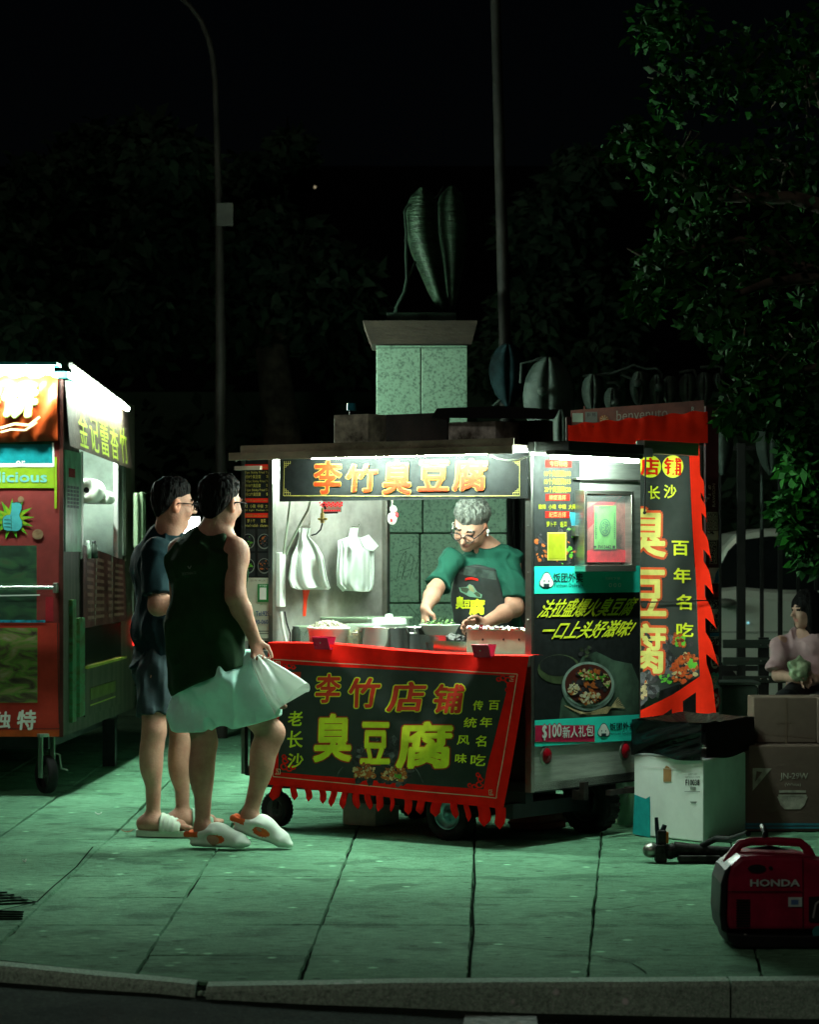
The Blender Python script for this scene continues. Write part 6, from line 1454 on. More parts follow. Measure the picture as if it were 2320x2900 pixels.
class Head:
    # o: centre of the skull; f: facing direction; up: crown direction; k: size
    def __init__(s, o, f, up=(0, 0, 1), k=1.): s.o = A3(o); s.r, s.f, s.u = frame(f, up); s.k = k; s.M = np.stack([s.r, s.f, s.u], 1)
    def p(s, a, b, c_): return s.o + (s.r * a + s.f * b + s.u * c_) * s.k
    def inv(s, P): q = (P - s.o) / s.k; return q @ s.r, q @ s.f, q @ s.u
    def add(s, v, neck):
        k = s.k; E = lambda c_, r, kk=.02, op='add': v.ell(s.p(*c_), A3(r) * k, kk * k, s.M, op)
        E((0, -.012, .025), (.076, .096, .088), .03); E((0, .022, -.035), (.062, .070, .080), .04); E((0, .060, -.096), (.026, .026, .020), .025)
        for sg in (-1, 1):
            E((sg * .052, -.0, -.058), (.018, .034, .034), .03); E((sg * .040, .062, -.030), (.024, .022, .024), .02)
            E((sg * .033, .093, .006), (.017, .012, .009), .010, 'sub'); E((sg * .033, .078, .006), (.014, .012, .011), .004)
            E((sg * .036, .080, .026), (.026, .012, .007), .012)
            E((sg * .080, -.010, -.008), (.010, .020, .034), .008); E((sg * .086, -.004, -.004), (.006, .010, .018), .004, 'sub')
        v.cap(s.p(0, .084, .014), s.p(0, .113, -.027), .008 * k, .0135 * k, .008 * k)
        for sg in (-1, 1): E((sg * .012, .094, -.030), (.009, .011, .008), .008)
        E((0, .084, -.056), (.024, .012, .006), .006); E((0, .083, -.066), (.021, .012, .007), .005)
        v.cap(s.p(0, -.034, -.055), neck, .050 * k, .056 * k, .02)
    def paint(s, P, n_skin=0, lips=1, eye=2, ear=3):
        a, b, c_ = s.inv(P); m = np.full(len(P), n_skin)
        m[(np.abs(a) < .024) & (np.abs(c_ + .061) < .010) & (b > .082)] = lips
        m[(np.abs(np.abs(a) - .033) < .0135) & (np.abs(c_ - .006) < .0055) & (b > .076)] = eye
        m[(np.abs(np.abs(a) - .036) < .022) & (np.abs(c_ - .030) < .0045) & (b > .07)] = eye
        m[(np.abs(a) > .076) & (np.abs(c_ + .008) < .036) & (np.abs(b + .01) < .025)] = ear
        return m
    def hair(s, name, parent, m, th=.018, front=.055, side=-.02, back=-.075, seed=0., puff=0., rough=.008):
        # hair grows out of the skull and thins to nothing at the hairline
        k = s.k; lo = s.o - .2 * k; v = Vol(lo, s.o + .2 * k, .004)
        v.ell(s.p(0, -.012, .025), A3((.0755, .0955, .0875)) * k, .01, s.M); v.ell(s.p(0, -.030, -.040), A3((.062, .062, .07)) * k, .03, s.M)
        P = np.stack(np.meshgrid(*[v.lo[i] + np.arange(v.n[i]) * v.h for i in range(3)], indexing='ij'), -1)
        a, b, c_ = s.inv(P)
        f_ = np.clip((b + .01) / .085, 0, 1); bk = np.clip((-b - .005) / .075, 0, 1)
        line = side + (front - side) * f_ ** 1.5 + (back - side) * bk + .006 * np.cos(a * 60 + seed) * f_ + .008 * vnoise(a * 60 + seed, b * 60, c_ * 0)
        x = (c_ - line) / .085; tp = np.clip(x, 0, 1) ** .75
        top = np.clip((c_ - .03) / .06, 0, 1)
        strand = vnoise(a * 95 + seed, b * 95, c_ * 22) + .7 * vnoise(a * 190 + seed, b * 190, c_ * 50)
        v.D = (v.D - k * (tp * (th + puff * top) + rough * strand * np.clip(x * 3, 0, 1) * (1 + .8 * top)) + .0015).astype(np.float32)
        v.D = np.maximum(v.D, ((line - c_) * k).astype(np.float32))
        return v.build(name, [m], parent)
    def glasses(s, parent, m, rw=.027, rh=.019, round_=False, lens=False):
        g = MB(); k = s.k
        for sg in (-1, 1):
            pts = []
            for i in range(17):
                a_ = 2 * math.pi * i / 16; ca, sa = math.cos(a_), math.sin(a_)
                e_ = .75 if not round_ else 1
                pts.append(s.p(sg * .034 + rw * math.copysign(abs(ca) ** e_, ca), .112 - .006 * abs(ca * rw + .0) / rw, .002 + rh * math.copysign(abs(sa) ** e_, sa)))
            g.tube(pts, .0026 * k, 6, 0, False)
            g.tube([s.p(sg * (.034 + rw), .108, .008), s.p(sg * .080, .06, .010), s.p(sg * .086, .0, .008), s.p(sg * .084, -.022, -.012)], .0028 * k, 6)
        g.tube([s.p(-.009, .112, .006), s.p(.009, .112, .006)], .0025 * k, 6)
        return g.build('glasses', [m], parent)
def hand(v, wrist, d, side, pn, curl=.6, spread=.10, k=1., thumb=.8, rads=.0088):
    # d: direction wrist->knuckles, side: towards the thumb, pn: out of the palm (fingers curl that way)
    d = A3(d); d /= np.linalg.norm(d); side = A3(side); side -= d * (side @ d); side /= np.linalg.norm(side); pn = A3(pn); pn -= d * (pn @ d) + side * (pn @ side); pn /= np.linalg.norm(pn)
    w = A3(wrist); kn = w + d * .088 * k
    v.cap(w + d * .012, kn - d * .014 * k, .0135 * k, .0125 * k, .014, 2.7, side)
    for i, (o, L, r) in enumerate(((.031, .070, 1.), (.0105, .078, 1.05), (-.0105, .073, 1.), (-.031, .058, .9))):
        p = kn + side * o * k - d * .010 * k * abs(i - 1.2) * .5; dr = d + side * spread * (1.5 - i) * .35; dr /= np.linalg.norm(dr); c0 = curl * (1 + .12 * i) * .55; a = c0
        for sN, fr in enumerate((.46, .31, .23)):
            q = dr * math.cos(a) + pn * math.sin(a); e_ = p + q * L * fr * k
            v.cap(p, e_, rads * k * r * (1 - .08 * sN), rads * k * r * (.95 - .1 * sN), .004 if sN else .010); p = e_; a += curl * (.9 if sN == 0 else .7)
    tb = w + d * .028 * k + side * .030 * k; t1 = tb + (d * .6 + side * (.75) + pn * .35 * thumb) * .040 * k / 1.05; t2 = t1 + (d * .95 + side * (.10) + pn * .4 * thumb) * .030 * k; t3 = t2 + (d * .9 - side * .1 + pn * .5 * thumb) * .024 * k
    v.cap(w + d * .02 * k + side * .012 * k, tb, .014 * k, .0135 * k, .012); v.cap(tb, t1, .0135 * k, .011 * k, .008); v.cap(t1, t2, .0108 * k, .0098 * k, .004); v.cap(t2, t3, .0098 * k, .008 * k, .004)
def limb(v, pts, rs, k=.02):
    for (a, b), (r0, r1) in zip(zip(pts[:-1], pts[1:]), zip(rs[:-1], rs[1:])): v.cap(a, b, r0, r1, k)
def leg(v, hip, knee, ankle, k=1., back=(0, -1, 0)):
    hip, knee, ankle, back = A3(hip), A3(knee), A3(ankle), A3(back)
    v.cap(hip, knee, .068 * k, .054 * k, .03, mid=1.08)
    v.cap(knee, knee + (ankle - knee) * .15, .052 * k, .050 * k, .02)
    v.cap(knee + (ankle - knee) * .08, ankle, .050 * k, .031 * k, .02)
    cm = knee + (ankle - knee) * .32 + back * .020; v.ell(cm, (.052 * k, .056 * k, .120), .03)
    v.ell(knee - back * .018, (.042 * k, .036 * k, .05), .03); v.ell(ankle + A3((0, 0, .0)), (.037, .040, .04), .02)
def foot(v, ankle, toe_dir, L=.25, k=1., z=.03, toes=True):
    a = A3(ankle); t = A3(toe_dir); t[2] = 0; t /= np.linalg.norm(t); sd = np.cross(t, (0, 0, 1))
    heel = a - t * .045; heel[2] = z + .032; ball = a + t * (L - .115); ball[2] = z + .026; tip = a + t * (L - .07); tip[2] = z + .016
    v.cap(a + A3((0, 0, .02)), heel, .034, .033, .03); v.cap(a - A3((0, 0, .01)), ball, .034, .022, .03, 1.35, sd); v.cap(heel, ball, .030, .022, .03, 1.5, sd)
    if toes:
        for i, (o, dl, r) in enumerate(((.032, .0, .0125), (.013, .004, .0095), (-.003, -.002, .009), (-.018, -.010, .0085), (-.031, -.02, .008))):
            p0 = ball + sd * o * -1 * foot.sgn; v.cap(p0, p0 + t * (.058 + dl) - A3((0, 0, .008)), r, r, .006)
foot.sgn = 1
def slide(parent, ankle, toe_dir, m, mstripe, L=.285, W_=.105, z=.004, pitch=0.):
    # open toed slide: rounded sole with a broad ribbed band
    a = Vector(ankle); t = Vector(toe_dir); t.z = 0; t.normalize(); sd = t.cross(Vector((0, 0, 1))); base = Vector((a.x, a.y, z)) - t * .085
    def out(s_):                           # half width along the sole
        return W_ / 2 * (.80 + .22 * math.sin(math.pi * (s_ * .9 + .05)) + .06 * s_) * (1 if .06 < s_ < .94 else math.sqrt(max(.0, 1 - ((abs(s_ - .5) - .44) / .06) ** 2)))
    g = MB(); N = 24; rows = []
    for i in range(N + 1):
        s_ = .0005 + .999 * i / N; w = out(s_); p = base + t * L * s_; rise = .010 * max(0, s_ - .75) * 4 * 0
        rows.append([p - sd * w + Vector((0, 0, 0)), p + sd * w, p + sd * (w + .002) + Vector((0, 0, .026 + .006 * abs(s_ - .5))), p - sd * (w + .002) + Vector((0, 0, .026 + .006 * abs(s_ - .5)))])
    vs = [v for r_ in rows for v in r_]; fs = []
    for i in range(N):
        for j in range(4): fs.append((i * 4 + j, i * 4 + (j + 1) % 4, i * 4 + 4 + (j + 1) % 4, i * 4 + 4 + j))
    g.add(vs, fs, 0, False); so = g.build('slide_sandal', [m], parent)
    g = MB()
    def band(u, v):
        s_ = .46 + .36 * v; w = out(s_) + .004; a_ = math.pi * u; hgt = .100 - .040 * v
        p = base + t * L * s_; return p + sd * (-w * math.cos(a_)) + Vector((0, 0, .020 + (hgt - .010) * math.sin(a_) ** .75)) + Vector((0, 0, .002 * math.sin(v * 30)))
    g.grid(band, 20, 14, 0); b_ = g.build('strap', [m], so, solid=.006)
    g = MB()
    for k_ in range(3):
        g.grid(lambda u, v: band(u, .2 + k_ * .22 + .09 * v) + (Vector((0, 0, .0045)) + (sd * (-math.cos(math.pi * u)) * .0045)), 20, 2, 0)
    g.build('stripe', [mstripe], so)

# ---------- customer in the dark t-shirt
dA = 13.8
def jA(x, y, dd=0.): return A3(W(x, y, dA + dd))
PA = thing('person', 'person in dark t-shirt, dark shorts and pale slide sandals facing the steel cart', 'person', tuple(ground(470, 2365)))
hA = Head(jA(492, 1428, .0), (.93, .36, -.10), (.08, 0, 1), .96)
v = Vol(jA(360, 1330) - A3((.05, .45, .02)), jA(680, 2395) + A3((.05, .45, -.02)) if False else (jA(690, 1330)[0], dA + .50, 1.8), .006)
v = Vol((jA(345, 0)[0], dA - .42, -.01), (jA(700, 0)[0], dA + .48, 1.80), .006)
nk = jA(478, 1505, .02); hA.add(v, nk)
chest, waist, hip = jA(462, 1610, .05), jA(455, 1770, .05), jA(458, 1880, .05)
wx = (.55, -.83, 0)      # shoulder line
shL, shR = jA(440, 1562, -.13), jA(530, 1562, .22)
v.cap(nk, jA(465, 1560, .03), .058, .085, .05, 1.4, wx)
v.cap(jA(465, 1575, .04), waist, .090, .080, .05, 1.45, wx); v.cap(waist, hip, .080, .082, .05, 1.3, wx)
elL, elR = jA(447, 1716, -.20), jA(560, 1720, .30)
limb(v, [shL, elL, jA(545, 1700, -.22)], [.055, .044, .030], .03); limb(v, [shR, elR, jA(600, 1700, .1)], [.052, .042, .030], .03)
hand(v, jA(545, 1700, -.22), (.9, .25, .12), (0, .1, 1), (-.1, 1, 0), .5); hand(v, jA(600, 1700, .1), (.9, -.2, .1), (0, 0, 1), (-.2, -1, 0), .5)
kL, aL = jA(434, 2068, -.10), jA(433, 2322, -.06); kR, aR = jA(512, 2085, .16), jA(517, 2312, .17)
leg(v, jA(440, 1915, -.06), kL, aL, 1., (-.8, -.45, 0)); leg(v, jA(490, 1915, .16), kR, aR, .98, (-.8, -.45, 0))
foot.sgn = -1; tA = (.93, -.20, 0); foot(v, aL + A3((0, 0, -.01)), tA, .25, 1., .03); foot.sgn = 1; foot(v, aR + A3((0, 0, -.01)), (.95, .1, 0), .25, 1., .03)
v.build('body', [SKIN, LIPS, EYEK, EAR], PA, hA.paint)
hA.hair('hair', PA, HAIRM, .016, .066, .030, -.072, 1., puff=.016)
hA.glasses(PA, mat('glasses_black', (.008, .008, .009), .7, spec=.1), .026, .020)
TSH = mat('tshirt_navy', (.005, .022, .028), .95, 0, .15, 5., .25, 260.); SHO = mat('shorts_dark', (.030, .048, .054), .85, 0, .15, 5., .25, 200.)
v = Vol((jA(345, 0)[0], dA - .42, .75), (jA(700, 0)[0], dA + .48, 1.66), .007)
v.cap(jA(468, 1535, .03), jA(462, 1600, .05), .085, .122, .05, 1.5, wx); v.cap(jA(462, 1590, .05), waist, .122, .118, .06, 1.52, wx); v.cap(waist, jA(456, 1885, .05), .118, .130, .05, 1.46, wx, flat_b=True)
v.cap(shL + A3((0, 0, .0)), shL + (elL - shL) * .80, .074, .076, .05, flat_b=True); v.cap(shR, shR + (elR - shR) * .80, .070, .074, .05, flat_b=True)
v.cap(nk + A3((.01, .0, .05)), nk + A3((0.0, 0, -.012)), .068, .064, .01, op='sub')
v.warp(lambda x, y, z: .010 * np.sin(z * 26 + 7 * x + 5 * vnoise(x * 5, y * 5, z * 3)) * np.clip((1.42 - z) * 2.5, 0, 1) * .7 + .007 * vnoise(x * 14, y * 14, z * 9))
v.folds(1., .014, (6, 6, 5)); v.build('tshirt', [TSH], PA)
v = Vol((jA(345, 0)[0], dA - .42, .45), (jA(700, 0)[0], dA + .48, 1.2), .007)
v.cap(hip + A3((0, 0, .06)), hip - A3((0, 0, .03)), .118, .124, .04, 1.4, wx)
hemL = jA(436, 2027, -.09); hemR = jA(500, 2035, .16)
v.cap(jA(445, 1905, -.04), hemL, .098, .082, .03, flat_b=True); v.cap(jA(490, 1905, .16), hemR, .098, .082, .04, flat_b=True)
v.warp(lambda x, y, z: .008 * np.sin(x * 40 + z * 18 + 5 * vnoise(x * 6, y * 6, z * 4)) + .006 * vnoise(x * 16, y * 16, z * 8))
v.folds(2., .012, (9, 9, 4)); v.build('shorts', [SHO], PA)
SLD = mat('slide_pale', (.55, .64, .52), .6, 0, .06, 10.); SLS = mat('slide_stripe', (.66, .72, .62), .5)
slide(PA, aL, tA, SLD, SLS); slide(PA, aR, (.95, .1, 0), mat('slide_green', (.30, .46, .34), .6, 0, .06, 10.), SLS)

# ---------- customer in the tank top
dB = 13.2
def jB(x, y, dd=0.): return A3(W(x, y, dB + dd))
PB = thing('person', 'person in dark green tank top and pale aqua shorts stepping toward the cart', 'person', tuple(ground(640, 2405)))
hB = Head(jB(627, 1425, .0), (.60, .80, -.06), (.06, 0, 1), 1.0)
v = Vol((jB(470, 0)[0], dB - .40, -.01), (jB(830, 0)[0], dB + .45, 1.80), .006)
nk = jB(607, 1512, .0); hB.add(v, nk)
wx = (.93, -.36, 0)
chest, waist, hip = jB(585, 1600, .0), jB(583, 1760, .0), jB(592, 1900, .0)
shL, shR = jB(510, 1560, .10), jB(664, 1560, -.07)
v.cap(nk, jB(592, 1565, .0), .058, .092, .05, 1.5, wx)
v.cap(jB(588, 1590, .0), waist, .098, .092, .05, 1.40, wx); v.cap(waist, hip, .090, .092, .05, 1.3, wx)
v.cap(nk + A3((.03, 0, -.03)), shR, .05, .052, .05); v.cap(nk + A3((-.03, 0, -.03)), shL, .05, .052, .05)
elR, wrR = jB(667, 1690, -.14), jB(720, 1808, -.06); elL, wrL = jB(508, 1720, .17), jB(530, 1840, .26)
v.ell(shR + A3((.006, 0, -.03)), (.062, .064, .078), .03)
limb(v, [shR, elR, elR + (wrR - elR) * .3, wrR], [.060, .046, .045, .029], .025); limb(v, [shL, elL, wrL], [.060, .045, .029], .025)
hand(v, wrR, (.18, .05, -1), (.75, .65, .1), (.6, -.8, .0), 1.15); hand(v, wrL, (.1, .1, -1), (.5, .8, 0), (.8, -.5, 0), .6)
kL, aL = jB(577, 2100, .0), jB(573, 2345, -.02); kR, aR = jB(768, 2075, .02), jB(706, 2312, .0)
leg(v, jB(556, 1945, .06), kL, aL, 1.06, (-.6, -.75, 0)); leg(v, jB(655, 1945, -.03), kR, aR, 1.06, (-.7, -.5, 0))
v.cap(aR, aR + A3((.06, -.03, -.05)), .032, .03, .03); v.cap(aL, aL + A3((.06, -.05, -.05)), .032, .03, .03)
v.build('body', [SKIN, LIPS, EYEK, EAR], PB, hB.paint)
hB.hair('hair', PB, mat('hair_dark', (.006, .005, .0045), .7, 0, .3, 60., .8, 160., spec=.12, stretch=(1, 1, .25)), .018, .066, .024, -.080, 5., puff=.016)
hB.glasses(PB, mat('glasses_dark', (.01, .01, .01), .7, spec=.1), .026, .020)
TNK = mat('tank_green', (.010, .040, .012), .85, 0, .18, 4., .25, 260.)
v = Vol((jB(455, 0)[0], dB - .36, .70), (jB(800, 0)[0], dB + .42, 1.56), .007)
v.cap(jB(598, 1545, .0), jB(590, 1600, .0), .085, .128, .05, 1.50, wx); v.cap(jB(588, 1590, .0), waist, .124, .126, .06, 1.40, wx); v.cap(waist, jB(592, 1940, .0), .126, .152, .05, 1.34, wx)
for sh_, s_ in ((shR, 1), (shL, -1)): v.cap(nk + A3((s_ * .035, 0, -.015)), sh_ + A3((-s_ * .030, 0, .028)), .045, .044, .05)
for sh_, e_, s_ in ((shR, elR, 1), (shL, elL, -1)): v.cap(sh_ + A3((s_ * .055, 0, .06)), e_ + A3((s_ * .09, 0, .0)), .078, .11, .03, op='sub') if s_ > 0 else v.cap(sh_ + A3((-.07, .02, .05)), e_ + A3((-.10, 0, .0)), .07, .10, .03, op='sub')
v.cap(nk + A3((.02, 0, .06)), nk + A3((0, 0, -.010)), .070, .066, .01, op='sub')
v.warp(lambda x, y, z: .010 * np.sin(x * 26 + z * 9 + 6 * vnoise(x * 5, y * 5, z * 3)) * np.clip((1.25 - z) * 3, 0, 1) + .008 * vnoise(x * 12, y * 12, z * 7))
v.folds(3., .013, (7, 7, 3)); v.cut(jB(610, 1922, 0), (.40, -.1, -1.0), .0); v.build('tank_top', [TNK, mat('tank_print', (.16, .17, .15), .8)], PB)
tk = BVHTree.FromPolygons([tuple(p) for p in v.V], [tuple(f) for f in v.F])
ST = Surf(tk, Plane((0, dB - .15, 0), (0, -1, 0))); g = MB()
g.text(ST, 'SPORTSWEAR CO.', [(514, 1622), (556, 1618), (554, 1625), (516, 1630)], .004, 0); g.line(ST, [(531, 1603), (536, 1611), (541, 1602)], 3, .004, 0)
g.build('back_print', [mat('tank_print', (.16, .17, .15), .8)], PB)
AQ = mat('shorts_aqua', (.58, .93, .84), .75, 0, .08, 4., .2, 160.)
v = Vol((jB(455, 0)[0], dB - .36, .45), (jB(850, 0)[0], dB + .42, 1.15), .007)
v.cap(hip + A3((0, 0, .02)), hip - A3((0, 0, .05)), .100, .122, .04, 1.34, wx)
h1_ = jB(553, 2100, .03); h2_ = jB(746, 2078, .0)
v.cap(jB(556, 1950, .05), h1_, .108, .114, .05, 1.06, wx, flat_b=True); v.cap(jB(640, 1925, -.02), h2_, .125, .108, .05, 1.1, (0, 0, 1), flat_b=True)
v.cap(jB(700, 1880, -.02), jB(745, 1990, .0), .07, .09, .05)
v.cap(jB(622, 2150, .2), jB(618, 2048, -.3), .01, .012, .02, op='sub') if False else None
v.warp(lambda x, y, z: .012 * np.sin(x * 30 + z * 22 + 6 * vnoise(x * 5, y * 5, z * 4)) + .007 * vnoise(x * 14, y * 14, z * 7))
v.folds(4., .014, (13, 13, 2.2)); mid = jB(630, 2070, 0)
v.cut(jB(553, 2072, 0), (.03, 0, -1), .0, v.lo, (mid[0], dB + 1, 2)); v.cut(jB(640, 2070, 0), (.27, 0, -1), .0, (mid[0], dB - 1, 0), v.lo + v.n * v.h)
v.cap(jB(630, 2090, -.35), jB(626, 2085, .4), .052, .052, .015, op='sub'); v.cap(jB(598, 1985, -.150), jB(628, 2090, -.135), .040, .062, .012, op='sub')
v.build('shorts', [AQ], PB)
# foam clogs with orange lining
CLOG = mat('clog_white', (.66, .72, .64), .6, 0, .05, 8.); CLOO = mat('clog_orange', (.72, .13, .03), .6, 0, .06, 8.)
def clog(ankle, t, pitch, z, hole=True):
    t = A3(t); t[2] = 0; t /= np.linalg.norm(t); up = A3((0, 0, 1)); sd = np.cross(t, up)
    c_, s_ = math.cos(pitch), math.sin(pitch); tf = t * c_ - up * s_; uf = up * c_ + t * s_
    a = A3(ankle); o = a - uf * .085 - tf * .055                     # heel bottom
    P = lambda f, s2, u: o + tf * f + sd * s2 + uf * u
    lo = np.minimum.reduce([P(-.06, -.1, -.05), P(.33, .1, .2), P(-.06, .1, .2), P(.33, -.1, -.05)]) - .03; hi = np.maximum.reduce([P(-.06, -.1, -.05), P(.33, .1, .2), P(-.06, .1, .2), P(.33, -.1, -.05)]) + .03
    v = Vol(lo, hi, .005)
    v.cap(P(.02, 0, .022), P(.23, 0, .020), .022, .020, .02, 2.3, sd); v.cap(P(.235, .004, .022), P(.275, .004, .020), .024, .016, .02, 1.9, sd)
    v.cap(P(.12, 0, .070), P(.235, 0, .040), .042, .030, .03, 1.25, sd); v.cap(P(.10, 0, .055), P(.14, 0, .06), .045, .045, .03, 1.05, sd)
    v.cap(P(-.005, -.036, .055), P(.12, -.048, .065), .013, .018, .02); v.cap(P(-.005, .036, .055), P(.12, .048, .065), .013, .018, .02); v.cap(P(-.012, -.034, .06), P(-.012, .034, .06), .013, .013, .02)
    v.cap(P(.02, 0, .045), P(.02, 0, .2), .034, .05, .01, op='sub'); v.cap(P(.05, 0, .055), P(.06, 0, .2), .034, .05, .01, op='sub')
    for s2 in (-1, 1): v.cap(P(.112, s2 * .066, .040), P(.165, s2 * .066, .034), .026, .018, .006, 1., None, op='sub')
    def pt(C):
        q = C - o; f = q @ tf; s2 = q @ sd; u = q @ uf; m = np.zeros(len(C), int)
        m[(((f - .138) / .042) ** 2 + ((u - .040) / .021) ** 2 < 1) & (np.abs(s2) > .02)] = 1
        m[(f < .050) & (u > .046) & (f > -.1)] = 1
        m[(np.abs(s2) < .022) & (f > .165) & (f < .25) & (u > .06)] = 0
        return m
    v.build('clog', [CLOG, CLOO], PB, pt)
    v = Vol(lo, hi, .006); v.cap(P(.02, 0, .045), P(.20, 0, .042), .030, .026, .02, 1.25, sd); v.cap(P(-.006, -.026, .060), P(-.006, .026, .060), .012, .012, .01)
    v.cap(P(.02, 0, .075), P(.05, 0, .25), .036, .05, .01, op='sub')
    v.build('clog_lining', [CLOO], PB)
clog(A3((aL[0], aL[1], .095)), (.93, -.25, 0), 0., 0); clog(aR + A3((.0, 0, -.0)), (.97, -.16, 0), .30, 0)
# plastic bag swinging from the hand
g = MB(); hp_ = A3(W(728, 1858, dB - .06))
def bagpt(u, v_):
    ang = 2 * math.pi * u
    cx_ = 722 + 68 * v_ + 30 * v_ * v_; cy_ = 1862 + 120 * v_ + 0 * v_
    wa = 22 + 78 * v_ ** .8; th = .02 + .055 * math.sin(math.pi * min(1, v_ * .9))
    dx, dy = .80, -.42
    L_ = wa * math.cos(ang) * (1 + .10 * math.sin(3 * ang + 4 * v_))
    x = cx_ + dx * L_ * .62 + (14 * math.sin(ang * 2 + 1) * v_); y = cy_ + (-dy) * L_ * -.95 + 10 * math.sin(ang * 3) * v_
    return W(x, y, dB - .08 + th * math.sin(ang) * (1 + .25 * math.sin(5 * ang + 6 * v_)) + .012 * math.sin(8 * ang + 3 * v_))
g.grid(bagpt, 44, 22, 0); g.add([bagpt(i / 44, 1) for i in range(44)], [tuple(range(44))[::-1]], 0, True)
g.tube([W(726, 1852, dB - .05), W(728, 1866, dB - .07), W(740, 1880, dB - .07)], [.012, .016, .02], 8)
for f_ in ((775, 1990, 20, 12), (800, 2000, 14, 9)):
    g.ell(W(f_[0], f_[1], dB - .03), (f_[2] * .0016, .02, f_[3] * .0016), 1, 10)
FILM = film_mat('film_white', (.94, .97, .92))
tag(g.build('plastic_bag', [FILM, mat('bag_content', (.30, .16, .12), .6, 0, .2, 20.)]), 'thin white plastic carrier bag swinging from the hand of the person in tank top', 'bag')
# ---------- vendor leaning over the counter
dV = 14.86
def jV(x, y, dd=0.): return A3(W(x, y, dV + dd))
PV = thing('person', 'grey haired vendor in green t-shirt and printed black apron preparing food, looking down', 'person', tuple(W(1370, 1560, dV)[:2]) + (0,))
hV = Head(jV(1333, 1490, -.10), (-.42, -.80, -.62), (-.05, -.62, .85), 1.02)
v = Vol((jV(1160, 0)[0], dV - .62, -.01), (jV(1540, 0)[0], dV + .36, 1.74), .007)
nk = jV(1384, 1560, .02); hV.add(v, nk)
wx = (.97, -.22, 0)
shL, shR = jV(1282, 1590, -.08), jV(1446, 1592, .02)
v.cap(nk, jV(1375, 1600, .02), .058, .08, .05, 1.45, wx); v.cap(jV(1372, 1620, .02), jV(1380, 1760, .08), .09, .085, .05, 1.4, wx); v.cap(jV(1380, 1760, .08), jV(1385, 1860, .10), .085, .095, .05, 1.35, wx)
elL, wrL = jV(1232, 1672, -.20), jV(1206, 1722, -.42); elR, wrR = jV(1458, 1722, -.10), jV(1372, 1766, -.40)
limb(v, [shL, elL, elL + (wrL - elL) * .35, wrL], [.044, .040, .041, .029], .025); limb(v, [shR, elR, elR + (wrR - elR) * .35, wrR], [.058, .046, .044, .030], .025)
hand(v, wrL, (-.05, -.35, -1), (.5, -.7, .3), (.8, .3, -.2), .55); hand(v, wrR, (-1, -.25, -.06), (-.1, -.6, .8), (0, -.4, -1), .7)
for sx in (1350, 1420):
    h_ = jV(sx, 1900, .1); v.cap(h_, A3((h_[0], dV + .06, .5)), .085, .055, .03); v.cap(A3((h_[0], dV + .06, .5)), A3((h_[0], dV + .1, .08)), .055, .036, .03); v.cap(A3((h_[0], dV + .1, .05)), A3((h_[0] - .01, dV - .08, .03)), .035, .028, .03)
v.build('body', [SKIN, LIPS, EYEK, EAR], PV, hV.paint)
hV.hair('hair', PV, HAIRG, .018, .058, .030, -.06, 9., puff=.020, rough=.009)
hV.glasses(PV, mat('glasses_steel', (.03, .04, .05), .25, .6), .027, .022, True)
g = MB(); p = hV.p(.094, -.002, -.012); p2 = hV.p(-.094, -.002, -.012)
for q_ in (p, p2): g.ell(q_, (.009, .009, .011), 0, 10)
for q_, s_ in ((p, 1), (p2, -1)): g.tube([q_, hV.p(s_ * .096, .008, -.034)], .004, 6)
g.build('earbuds', [WHITE], PV)
TG = mat('tshirt_green', (.006, .062, .042), .85, 0, .14, 5., .25, 220.)
v = Vol((jV(1200, 0)[0], dV - .42, .85), (jV(1540, 0)[0], dV + .36, 1.56), .007)
v.cap(jV(1378, 1575, .02), jV(1374, 1620, .02), .078, .116, .05, 1.48, wx); v.cap(jV(1372, 1615, .02), jV(1380, 1760, .08), .116, .114, .05, 1.42, wx); v.cap(jV(1380, 1760, .08), jV(1385, 1850, .10), .114, .12, .05, 1.36, wx)
v.cap(shL, shL + (elL - shL) * .80, .062, .066, .04, flat_b=True); v.cap(shR, shR + (elR - shR) * .84, .066, .072, .04, flat_b=True)
v.cap(nk + A3((-.03, -.06, .05)), nk + A3((0, .0, .0)), .064, .062, .01, op='sub')
v.warp(lambda x, y, z: .009 * np.sin(z * 34 + 16 * x + 6 * vnoise(x * 5, y * 5, z * 4)) + .008 * vnoise(x * 14, y * 14, z * 9))
v.folds(5., .012, (7, 7, 6)); v.build('tshirt', [TG], PV)
APR = mat('apron_black', (.020, .024, .024), .7, 0, .15, 6., .2, 200.)
v = Vol((jV(1230, 0)[0], dV - .36, .80), (jV(1500, 0)[0], dV + .30, 1.52), .006)
v.cap(jV(1372, 1600, .01), jV(1380, 1760, .06), .142, .146, .05, 1.40, wx); v.cap(jV(1380, 1760, .06), jV(1385, 1860, .07), .146, .155, .05, 1.36, wx)
v.cut(jV(1385, 1640, .0), (0, 1, 0), .0); v.cut(jV(1300, 1600, 0), (.06, 0, 1), .0)
v.cut(jV(1276, 1700, 0), (-1, 0, .22), .0); v.cut(jV(1432, 1700, 0), (1, 0, .30), .0)
v.warp(lambda x, y, z: .006 * np.sin(x * 40 + z * 12) + .005 * vnoise(x * 14, y * 14, z * 9))
ap = v.build('apron', [APR], PV); AB = BVHTree.FromPolygons([tuple(p) for p in v.V], [tuple(f) for f in v.F])
SA = Surf(AB, Plane((0, dV - .17, 0), (0, -1, 0))); g = MB()
for i in range(14):
    x0 = 1300 + i * 7.6; g.flat(SA, [(x0, 1602 + i * 1.2), (x0, 1626 + i * 1.2), (x0 + 7.6, 1627.2 + i * 1.2), (x0 + 7.6, 1603.2 + i * 1.2)], .004, 5)
